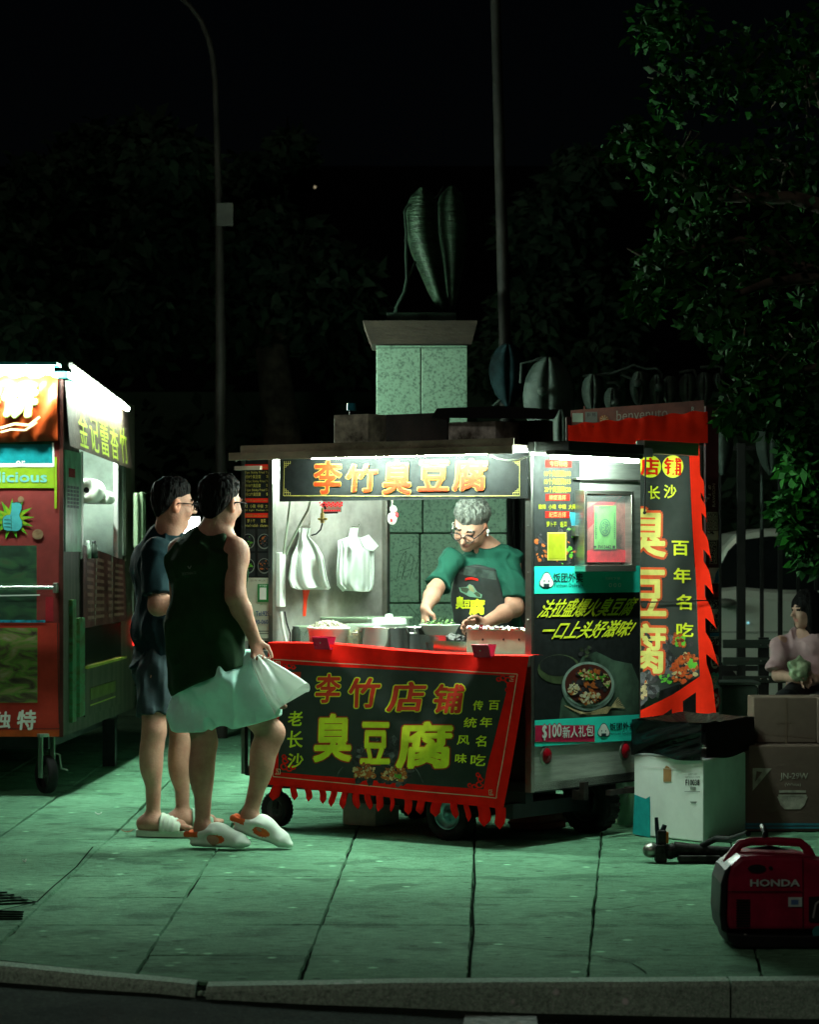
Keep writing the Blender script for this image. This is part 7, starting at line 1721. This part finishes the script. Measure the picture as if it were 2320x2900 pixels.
g.text(SA, '臭', (1292, 1690, 1314, 1723), .006, 0, off=.05); g.text(SA, '豆', (1314, 1700, 1332, 1722), .006, 0, off=.05); g.text(SA, '腐', (1331, 1698, 1372, 1740), .006, 0, off=.05)
g.flat(SA, [(1300, 1664), (1304, 1676), (1330, 1690), (1364, 1694), (1366, 1684), (1352, 1676), (1340, 1658), (1330, 1654), (1322, 1662)][::-1], .004, 1)
g.flat(SA, [(1304, 1664), (1308, 1674), (1322, 1680), (1330, 1668), (1322, 1664)][::-1], .006, 2); g.flat(SA, [(1326, 1658), (1330, 1672), (1344, 1678), (1342, 1664), (1334, 1656)][::-1], .0065, 3); g.flat(SA, [(1342, 1680), (1352, 1690), (1362, 1691), (1360, 1682), (1350, 1676)][::-1], .006, 2)
for k in range(6): g.flat(SA, [(1318 + k * 6, 1644 - 3 * math.sin(k * .62)), (1318 + k * 6, 1638 - 3 * math.sin(k * .62)), (1325 + k * 6, 1638 - 3 * math.sin((k + 1) * .62)), (1325 + k * 6, 1644 - 3 * math.sin((k + 1) * .62))][::-1], .005, 4)
g.build('apron_print', [YEL, mat('apron_line', (.16, .30, .22), .6), mat('apron_tofu', (.06, .08, .05), .6), mat('apron_tan', (.30, .30, .16), .6), RED, mat('strap_grey', (.045, .065, .058), .8, 0, .3, 14.)], ap)
# ---------- seated woman
dW = 16.62
def jW(x, y, dd=0.): return A3(W(x, y, dW + dd))
PW = thing('person', 'dark haired person in pink t-shirt sitting on the bench with a clear bag', 'person', tuple(W(2280, 1560, dW)[:2]) + (0,))
hW = Head(jW(2285, 1728, -.06), (-.90, -.42, -.06), (0, 0, 1), .88)
v = Vol((jW(2150, 0)[0], dW - .62, -.01), (jW(2430, 0)[0], dW + .35, 1.3), .007)
nk = jW(2292, 1792, .0); hW.add(v, nk)
wx = (.95, -.3, 0)
v.cap(nk, jW(2295, 1815, .0), .046, .075, .05, 1.5, wx); v.cap(jW(2295, 1832, .0), jW(2300, 1935, .03), .090, .090, .05, 1.45, wx); v.cap(jW(2300, 1935, .03), jW(2300, 1965, .03), .095, .11, .05, 1.4, wx)
shL, shR = jW(2214, 1822, .0), jW(2376, 1826, -.03); elL, wrL = jW(2206, 1912, -.08), jW(2252, 1920, -.26); elR, wrR = jW(2378, 1920, -.12), jW(2312, 1924, -.28)
limb(v, [shL, elL, wrL], [.048, .036, .026], .025); limb(v, [shR, elR, wrR], [.048, .036, .026], .025)
hand(v, wrL, (.85, -.4, -.2), (0, -.3, 1), (.2, -1, 0), .7, k=.9); hand(v, wrR, (-.85, -.4, -.1), (0, -.3, 1), (-.2, -1, 0), .7, k=.9)
v.build('body', [mat('skin_dim', (.52, .30, .23), .5, 0, .07, 18., .1, 120.), LIPS, EYEK, EAR], PW, hW.paint)
vh = hW
v = Vol(hW.o - .22, hW.o + .22, .005)
v.ell(hW.p(0, -.016, .030), A3((.098, .112, .108)) * .9, .01, hW.M); v.ell(hW.p(0, -.05, -.07), A3((.098, .075, .11)) * .9, .03, hW.M); v.ell(hW.p(.07, -.0, -.06), A3((.028, .05, .09)) * .9, .02, hW.M); v.ell(hW.p(-.07, .0, -.06), A3((.026, .04, .085)) * .9, .02, hW.M)
v.ell(hW.p(-.0, .13, -.055), A3((.066, .085, .108)) * .9, .012, hW.M, 'sub')
v.warp(lambda x, y, z: .012 * (vnoise(x * 60, y * 60, z * 16) + .5 * vnoise(x * 120, y * 120, z * 40)))
v.build('hair', [HAIRM], PW)
PINK = mat('tshirt_pink', (.50, .32, .34), .85, 0, .10, 5., .2, 220.)
v = Vol((jW(2150, 0)[0], dW - .36, .4), (jW(2430, 0)[0], dW + .30, 1.05), .007)
v.cap(jW(2295, 1806, .0), jW(2296, 1835, .0), .075, .108, .05, 1.45, wx); v.cap(jW(2296, 1832, .0), jW(2300, 1950, .03), .100, .104, .05, 1.42, wx)
v.cap(shL, elL + A3((-.005, 0, .02)), .056, .070, .04, flat_b=True); v.cap(shR, elR + A3((.005, 0, .02)), .056, .070, .04, flat_b=True)
v.cap(nk + A3((-.03, -.05, .05)), nk + A3((0, 0, -.01)), .062, .055, .01, op='sub')
v.warp(lambda x, y, z: .009 * np.sin(z * 36 + 20 * x + 6 * vnoise(x * 6, y * 6, z * 5)) + .008 * vnoise(x * 16, y * 16, z * 10))
v.folds(6., .013, (7, 7, 5)); v.build('tshirt', [PINK], PW)
v = Vol((jW(2120, 0)[0], dW - .75, -.01), (jW(2430, 0)[0], dW + .25, .75), .009)
for sx, kx_ in ((2262, 2200), (2330, 2330)):
    h_ = jW(sx, 1985, .0); h_[2] = .53; k_ = A3((jW(kx_, 0)[0], dW - .46, .52)); v.cap(h_, k_, .095, .07, .04); v.cap(k_, A3((k_[0], dW - .44, .08)), .068, .055, .04); v.cap(A3((k_[0], dW - .44, .05)), A3((k_[0] - .05, dW - .60, .035)), .035, .03, .03)
v.build('trousers', [mat('trousers_black', (.010, .011, .013), .8, 0, .2, 6.)], PW)
p = W(2266, 1895, dW - .33); crumple('plastic_bag', 'clear crumpled plastic bag in the hands of the seated person in pink', 'bag', (p.x, p.y, p.z), .062, .05, .065, mat('bag_clear', (.34, .44, .26), .12, 0, .25, 14., .6, 40., spec=.8), 8)

# ------------------------------------------------------------------ things on the counter
ZC = .802
def onc(px, v_): q = FP(v_).px(px, 1800); return c(loc(q)[0], v_, 0)
def zat(y, v_, px): return FP(v_).px(px, y).z
def pot(px0, px1, ytop, v_, lab, lid=False, seed=0):
    a, b_ = FP(v_).px(px0, 1800), FP(v_).px(px1, 1800); r = (b_ - a).length / 2 * .95; ctr = (a + b_) / 2; zt = zat(ytop, v_, (px0 + px1) / 2)
    M = Matrix.Translation((ctr.x, ctr.y, 0)); t = thing('cooking_pot', lab, 'pot', (ctr.x, ctr.y, ZC), 0, 'steel pots on the counter')
    g = MB(); g.lathe([(.001, ZC), (r * .97, ZC), (r, ZC + .01), (r, zt - .006), (r + .005, zt - .003), (r + .005, zt), (r - .002, zt), (r - .004, zt - .03), (r - .006, ZC + .02), (.001, ZC + .02)], M, 40, 0); g.build('pot', [CHROME], t)
    g = MB()
    for s_ in (-1, 1): g.tube([M @ Vector((s_ * r, -.03, zt - .03)), M @ Vector((s_ * (r + .03), -.025, zt - .03)), M @ Vector((s_ * (r + .03), .025, zt - .03)), M @ Vector((s_ * r, .03, zt - .03))], .005, 6)
    g.build('handle', [STEEL], t)
    g = MB(); g.lathe([(r - .006, zt - .018), (.001, zt - .016)], M, 30, 0); g.build('broth', [mat('broth', (.05, .05, .03), .15)], t)
    return t
pot(1028, 1150, 1776, .18, 'steel pot in front, next to the white tub'); POT2 = pot(1100, 1212, 1776, .34, 'steel pot with a plastic lid tilted on its rim')
# domed clear lid
p = FP(.34).px(1102, 1770); M = Matrix.Translation((p.x, p.y, p.z + .004)); g = MB(); g.lathe([(.088, 0), (.086, .022), (.078, .030), (.02, .034), (.018, .05), (.001, .052)], M, 32); g.build('lid', [mat('lid_frost', (.62, .70, .62), .3, 0, .05, 8., alpha=.8)], POT2)
# white tub with chopped radish, clear tub with granules
p0, p1 = FP(.06).px(884, 1800), FP(.06).px(976, 1800); ctr = (p0 + p1) / 2; r = (p1 - p0).length / 2; zt = zat(1776, .06, 930); M = Matrix.Translation((ctr.x, ctr.y, 0))
tt_ = thing('food_tub', 'white plastic tub heaped with pale chopped food behind the red clip', 'tub', (ctr.x, ctr.y, ZC))
g = MB(); g.lathe([(.001, ZC), (r * .80, ZC), (r * .97, zt - .012), (r * 1.04, zt - .010), (r * 1.04, zt), (r * .96, zt), (r * .8, ZC + .01)], M, 36); g.build('tub', [mat('tub_white', (.72, .72, .66), .4, 0, .05, 8.)], tt_)
g = MB(); rg = random.Random(3)
for k in range(220):
    a_ = rg.uniform(0, 6.28); q_ = math.sqrt(rg.random()) * r * .9; hgt = .035 * (1 - (q_ / r) ** 2); s_ = rg.uniform(.004, .008)
    MM = Matrix.Translation((ctr.x + q_ * math.cos(a_), ctr.y + q_ * math.sin(a_), zt - .008 + hgt + rg.uniform(-.004, .004))) @ Euler((rg.uniform(0, 3), rg.uniform(0, 3), rg.uniform(0, 3))).to_matrix().to_4x4()
    g.bx(-s_, s_, -s_ * .6, s_ * .6, -s_ * .6, s_ * .6, 0, MM)
g.build('chopped_food', [mat('radish', (.66, .60, .46), .6, 0, .2, 30.)], tt_)
def clearbox(px0, px1, ytop, v0_, v1_, lab, fill=None, lid=True):
    a = FP(v0_).px(px0, 1800); b_ = FP(v0_).px(px1, 1800); t1_, t0_ = loc(a)[0], loc(b_)[0]; zt = zat(ytop, v0_, px0)
    ctr = c((t0_ + t1_) / 2, (v0_ + v1_) / 2, ZC); t = thing('clear_bin', lab, 'food bin', ctr, -TH)
    g = MB(CM); CB(g, t0_, t1_, v0_, v1_, ZC, zt); g.build('bin', [mat('clear_plastic', (.72, .86, .70), .12, 0, 0, alpha=.32, spec=.6)], t, bevel=.01)
    if lid:
        g = MB(CM); CB(g, t0_ - .01, t1_ + .01, v0_ - .012, v1_ + .012, zt + .001, zt + .012); g.build('lid', [mat('clear_lid', (.60, .80, .55), .15, 0, 0, alpha=.5, spec=.6)], t, bevel=.005)
    if fill:
        m_, fz_ = fill; g = MB(CM)
        def fp(u, w_): x = t0_ + .008 + (t1_ - t0_ - .016) * u; y = v0_ + .008 + (v1_ - v0_ - .016) * w_; return (-x, y, ZC + .006 + (zt - ZC) * fz_ * (1 + .35 * n1(u * 9, w_ * 5, 2.)))
        g.grid(fp, 24, 14, 0); q0_ = [fp(i / 24, 0) for i in range(25)]; g.add(q0_ + [(x, y, ZC + .004) for x, y, z in q0_], [(i, i + 25, i + 26, i + 1) for i in range(24)], 0)
        g.build('filling', [m_], t)
    return t
clearbox(818, 1040, 1752, .42, .78, 'long clear plastic bin with lid at the back under the hanging bags', (mat('bin_greens', (.16, .26, .10), .7, 0, .4, 30., .8, 60.), .45))
clearbox(974, 1034, 1766, .12, .30, 'clear tub of brown crumbs between the white tub and the pots', (mat('crumbs', (.40, .30, .13), .85, 0, .35, 60., 1., 120.), .75), False)
clearbox(842, 892, 1778, .20, .34, 'small clear box with a paper tag beside the white tub', (mat('box_grey', (.10, .12, .10), .6, 0, .2, 20.), .8))
p = FP(.12).px(838, 1785); M = Matrix.Translation((p.x, p.y, 0)); g = MB(); g.lathe([(.001, ZC), (.022, ZC), (.022, p.z + .0), (.016, p.z + .012), (.018, p.z + .02), (.001, p.z + .02)], M, 16); tag(g.build('pepper_jar', [mat('jar_dark', (.02, .024, .02), .25)]), 'small dark jar near the white cable duct', 'jar')
# steel trays with black tofu
def tray(px0, px1, ytop, v0_, v1_, hgt, lab):
    a = FP(v0_).px(px0, 1800); b_ = FP(v0_).px(px1, 1800); t1_, t0_ = loc(a)[0], loc(b_)[0]; zt = zat(ytop, v0_, px0)
    t = thing('steel_tray', lab, 'tray', c((t0_ + t1_) / 2, (v0_ + v1_) / 2, ZC), -TH, 'steel trays by the fryer'); zb_ = zt - hgt; g = MB(CM)
    for q_ in ((t0_, t1_, v0_, v0_ + .006), (t0_, t1_, v1_ - .006, v1_), (t0_, t0_ + .006, v0_ + .006, v1_ - .006), (t1_ - .006, t1_, v0_ + .006, v1_ - .006)): CB(g, *q_, zb_, zt)
    CB(g, t0_, t1_, v0_, v1_, zb_ - .004, zb_); CB(g, t0_ - .008, t1_ + .008, v0_ - .010, v0_, zt - .004, zt + .002)
    if zb_ > ZC + .006: CB(g, t0_ + .02, t1_ - .02, v0_ + .03, v1_ - .02, ZC, zb_ - .004, 0)
    g.build('tray', [CHROME], t); return t0_, t1_, zt
tray(1150, 1320, 1798, .30, .50, .03, 'wide steel tray behind, below the white bowl'); ta, tb2, zt = tray(1228, 1322, 1816, .10, .26, .05, 'steel tray holding black fried tofu beside the foil lined box')
rg = random.Random(4); t = thing('fried_tofu', 'heap of black fried tofu pieces in the steel tray', 'food', c((ta + tb2) / 2, .18, zt - .03), -TH); g = MB(CM)
for k in range(34):
    MM = Matrix.Translation((-rg.uniform(ta + .02, tb2 - .02), rg.uniform(.12, .24), zt - .03 + rg.uniform(0, .05))) @ Euler((rg.uniform(-.6, .6), rg.uniform(-.6, .6), rg.uniform(0, 3))).to_matrix().to_4x4(); s_ = rg.uniform(.014, .022); g.bx(-s_, s_, -s_, s_, -s_ * .5, s_ * .5, 0, MM)
o = g.build('pieces', [mat('tofu_black', (.012, .012, .012), .4, 0, .4, 40., .6, 60.)], t, bevel=.003)
# white bowl of herbs
p0, p1 = FP(.34).px(1200, 1790), FP(.34).px(1292, 1790); ctr = (p0 + p1) / 2; r = (p1 - p0).length / 2; zt = zat(1768, .34, 1246); zb_ = zat(1798, .34, 1246); M = Matrix.Translation((ctr.x, ctr.y, 0))
bo = thing('food_bowl', 'white takeout bowl of dark greens under the vendor hands', 'bowl', (ctr.x, ctr.y, zb_)); g = MB(); g.lathe([(.001, zb_), (r * .72, zb_), (r * .97, zt - .006), (r * 1.03, zt - .004), (r * 1.03, zt), (r * .94, zt), (r * .7, zb_ + .008)], M, 32); g.build('bowl', [mat('bowl_white', (.70, .78, .70), .35, 0, .04, 8.)], bo)
g = MB(); leaf_cloud(g, [((ctr.x, ctr.y, zt + .003), (r * .85, r * .85, .018))], 170, .022, rg, 2, 0); g.build('herbs', [mat('herb_dark', (.02, .05, .02), .6), mat('herb_pale', (.20, .34, .12), .6)], bo)
# foil lined fryer box
a = FP(.04).px(1322, 1800); b_ = FP(.04).px(1492, 1800); t1_, t0_ = loc(a)[0], loc(b_)[0]; zt = zat(1784, .04, 1400)
fx = thing('fryer_box', 'pale green riveted metal fryer box edged with crumpled foil', 'fryer', c((t0_ + t1_) / 2, .2, ZC), -TH); g = MB(CM); t0_ = max(t0_, .034)
for q_ in ((t0_, t1_, .04, .05), (t0_, t1_, .40, .41), (t0_, t0_ + .01, .05, .40), (t1_ - .01, t1_, .05, .40)): CB(g, *q_, ZC, zt)
CB(g, t0_ + .01, t1_ - .01, .05, .40, zt - .06, zt - .05); 
for px in (1368, 1427, 1471): p = FP(.04).px(px, 1811); t_, _, z_ = loc(p); g.ell((-t_, .039, z_), (.006, .003, .006), 1, 8)
g.build('box', [mat('fryer_green', (.34, .42, .31), .45, .2, .12, 5.), BLACK], fx, bevel=.002)
g = MB(CM); rg = random.Random(6)
def foil(u, w_): x = t0_ + (t1_ - t0_) * u; ang = w_ * 2.4; return (-x, .045 - .016 * math.cos(ang) + .008 * n1(u * 40, w_ * 5), zt + .002 + .014 * math.sin(ang) * (1 + 1.0 * n1(u * 30, w_ * 4, 7.)))
g.grid(foil, 60, 8, 0, False); g.build('foil', [mat('foil', (.75, .76, .74), .18, 1., .1, 30.)], fx)
for px in (1360, 1366, 1488): g = MB(); q_ = FP(.03).px(px, 1784); g.tube([q_, q_ + Vector((.0, 0, .024))], .0045, 6); g.ell(q_ + Vector((0, 0, .026)), (.005, .005, .005), 1, 6); g.build('skewer', [mat('skewer_red', (.20, .01, .02), .4), CHROME], fx)
# hanging bags of carriers
def hangbag(lab, cx_, ytop, prof, v_, thick, seed, pack=False):
    top_p = EP(1.56).px(cx_, ytop); t = thing('carrier_bags', lab, 'bag', (top_p.x, top_p.y, top_p.z - .33), 0, 'white carrier bags hanging on the steel wall')
    g = MB()
    def f(u, w_):
        ang = 2 * math.pi * u; i = w_ * (len(prof) - 1); k_ = min(len(prof) - 2, int(i)); q_ = i - k_
        y = prof[k_][0] * (1 - q_) + prof[k_ + 1][0] * q_; x0 = prof[k_][1] * (1 - q_) + prof[k_ + 1][1] * q_; x1 = prof[k_][2] * (1 - q_) + prof[k_ + 1][2] * q_
        ca = math.cos(ang); sa = math.sin(ang); x = (x0 + x1) / 2 + (x1 - x0) / 2 * math.copysign(abs(ca) ** .7, ca)
        fold = .16 * math.sin(ang * 7 + seed + 2 * w_) + .10 * math.sin(ang * 13 + seed * 2 + 4 * w_) if not pack else .10 * math.sin(ang * 17 + seed) + .16 * math.sin(ang * 4 + w_ * 3)
        fold += .5 * n1(ca * 3 + seed, sa * 3, w_ * 4)
        return EP(1.583 - thick * (1 + math.copysign(abs(sa) ** .8, sa)) * (.25 + .75 * min(1, w_ * 2.2)) * (1 + fold)).px(x, y + 4 * math.sin(ang * 3 + seed) * w_)
    g.grid(f, 64, 36, 0); n_ = 64; g.add([f(i / n_, 1) for i in range(n_)], [tuple(range(n_))[::-1]], 0, True)
    g.build('film', [PBAG], t)
    g = MB(); p_ = EP(1.57).px(cx_, ytop - 8); g.tube([p_ - UX * .02, p_ + UX * .03, p_ + UX * .035 + Vector((0, 0, .015))], .004, 6); g.build('hook', [STEEL], t); return t
hangbag('bunch of loose white carrier bags hanging beside the white cable duct', 862, 1498, [(1496, 848, 880), (1520, 846, 876), (1545, 840, 900), (1575, 826, 916), (1610, 820, 922), (1640, 815, 928), (1662, 822, 936), (1667, 838, 930)], .30, .055, 1.)
tt2 = hangbag('flat stack of white carrier bags hanging near the granite side of the window', 1003, 1500, [(1494, 992, 1016), (1520, 986, 1012), (1530, 956, 1040), (1560, 957, 1060), (1620, 952, 1060), (1655, 954, 1059), (1672, 970, 1054)], .62, .045, 4., True)
g = MB(); q_ = [EP(1.50).px(x, y) for x, y in ((1018, 1524), (1044, 1514), (1072, 1546), (1056, 1562), (1030, 1552))]; g.add(q_, [(0, 1, 2, 3, 4)], 0); g.build('loose_corner', [PBAG], tt2, solid=.003)
# glowing red zigzag sign, red tape on the wall, hanging charm
si = thing('led_sign', 'small sign of red glowing dots hanging under the roof inside the window', 'sign', FP(.36).px(935, 1452), -TH)
SN = FP(.34); g = MB()
g.rect(SN, 913, 1418, 968, 1450, -.004, 0); g.flat(SN, [(913, 1450), (957, 1449), (957, 1454), (918, 1455)], .001, 1); g.flat(SN, [(912, 1428), (920, 1426), (924, 1440), (920, 1444)], .001, 1)
for i in range(11): g.disc(SN, 906 + i * 6.2, 1424 + (4 if i % 2 else 0), 3, 2.6, .001, 2, 8); g.disc(SN, 908 + i * 6.0, 1431 + (3 if i % 2 else 0), 2.4, 2.4, .001, 2, 8)
for i in range(8): g.disc(SN, 916 + i * 6.4, 1446, 2.6, 2.4, .001, 2, 8)
g.build('panel', [mat('sign_panel_white', (.70, .78, .70), .4), BLACK, mat('led_red', (.6, .01, .02), .4, emis=(1, .02, .04), estr=.8, noise=0)], si)
g = MB(); q_ = [FP(.345).px(x, 1418) for x in (925, 955)]; g.tube([q_[0], q_[0] + Vector((0, 0, .22))], .002, 5); g.tube([q_[1], q_[1] + Vector((0, 0, .22))], .002, 5); g.build('string', [BLACK], si)
ch = thing('hanging_charm', 'small pale red and white charm hanging by the inner steel post', 'charm', FP(.8).px(1112, 1485)); g = MB(); p = FP(.8).px(1111, 1462)
g.ell(p + Vector((0, 0, -.012)), (.026, .018, .034), 0, 14); g.ell(p + Vector((.006, -.006, .035)), (.02, .016, .02), 0, 12); g.ell(p + Vector((.024, -.008, .006)), (.010, .010, .014), 1, 8); g.ell(p + Vector((-.004, -.02, -.02)), (.008, .006, .012), 1, 8)
g.build('body', [mat('charm_white', (.72, .70, .66), .35), mat('charm_red', (.6, .04, .05), .4)], ch); g = MB(); g.tube([p + Vector((0, 0, .05)), p + Vector((0, 0, .12))], .005, 6); g.ell(p + Vector((0, 0, .088)), (.009, .009, .012), 0, 8); g.build('cord', [mat('charm_cord', (.4, .35, .3), .5)], ch)
g = MB(); q0_ = loc(FP(.3).px(858, 1668)); sp = Plane(c(1.587, 0, 0), UX); g.flat(sp, [(857, 1668), (878, 1668), (870, 1700), (866, 1745), (858, 1745), (859, 1700)], .002, 0); g.build('wall_print', [mat('tape_scarlet', (.7, .04, .015), .5)], cart)
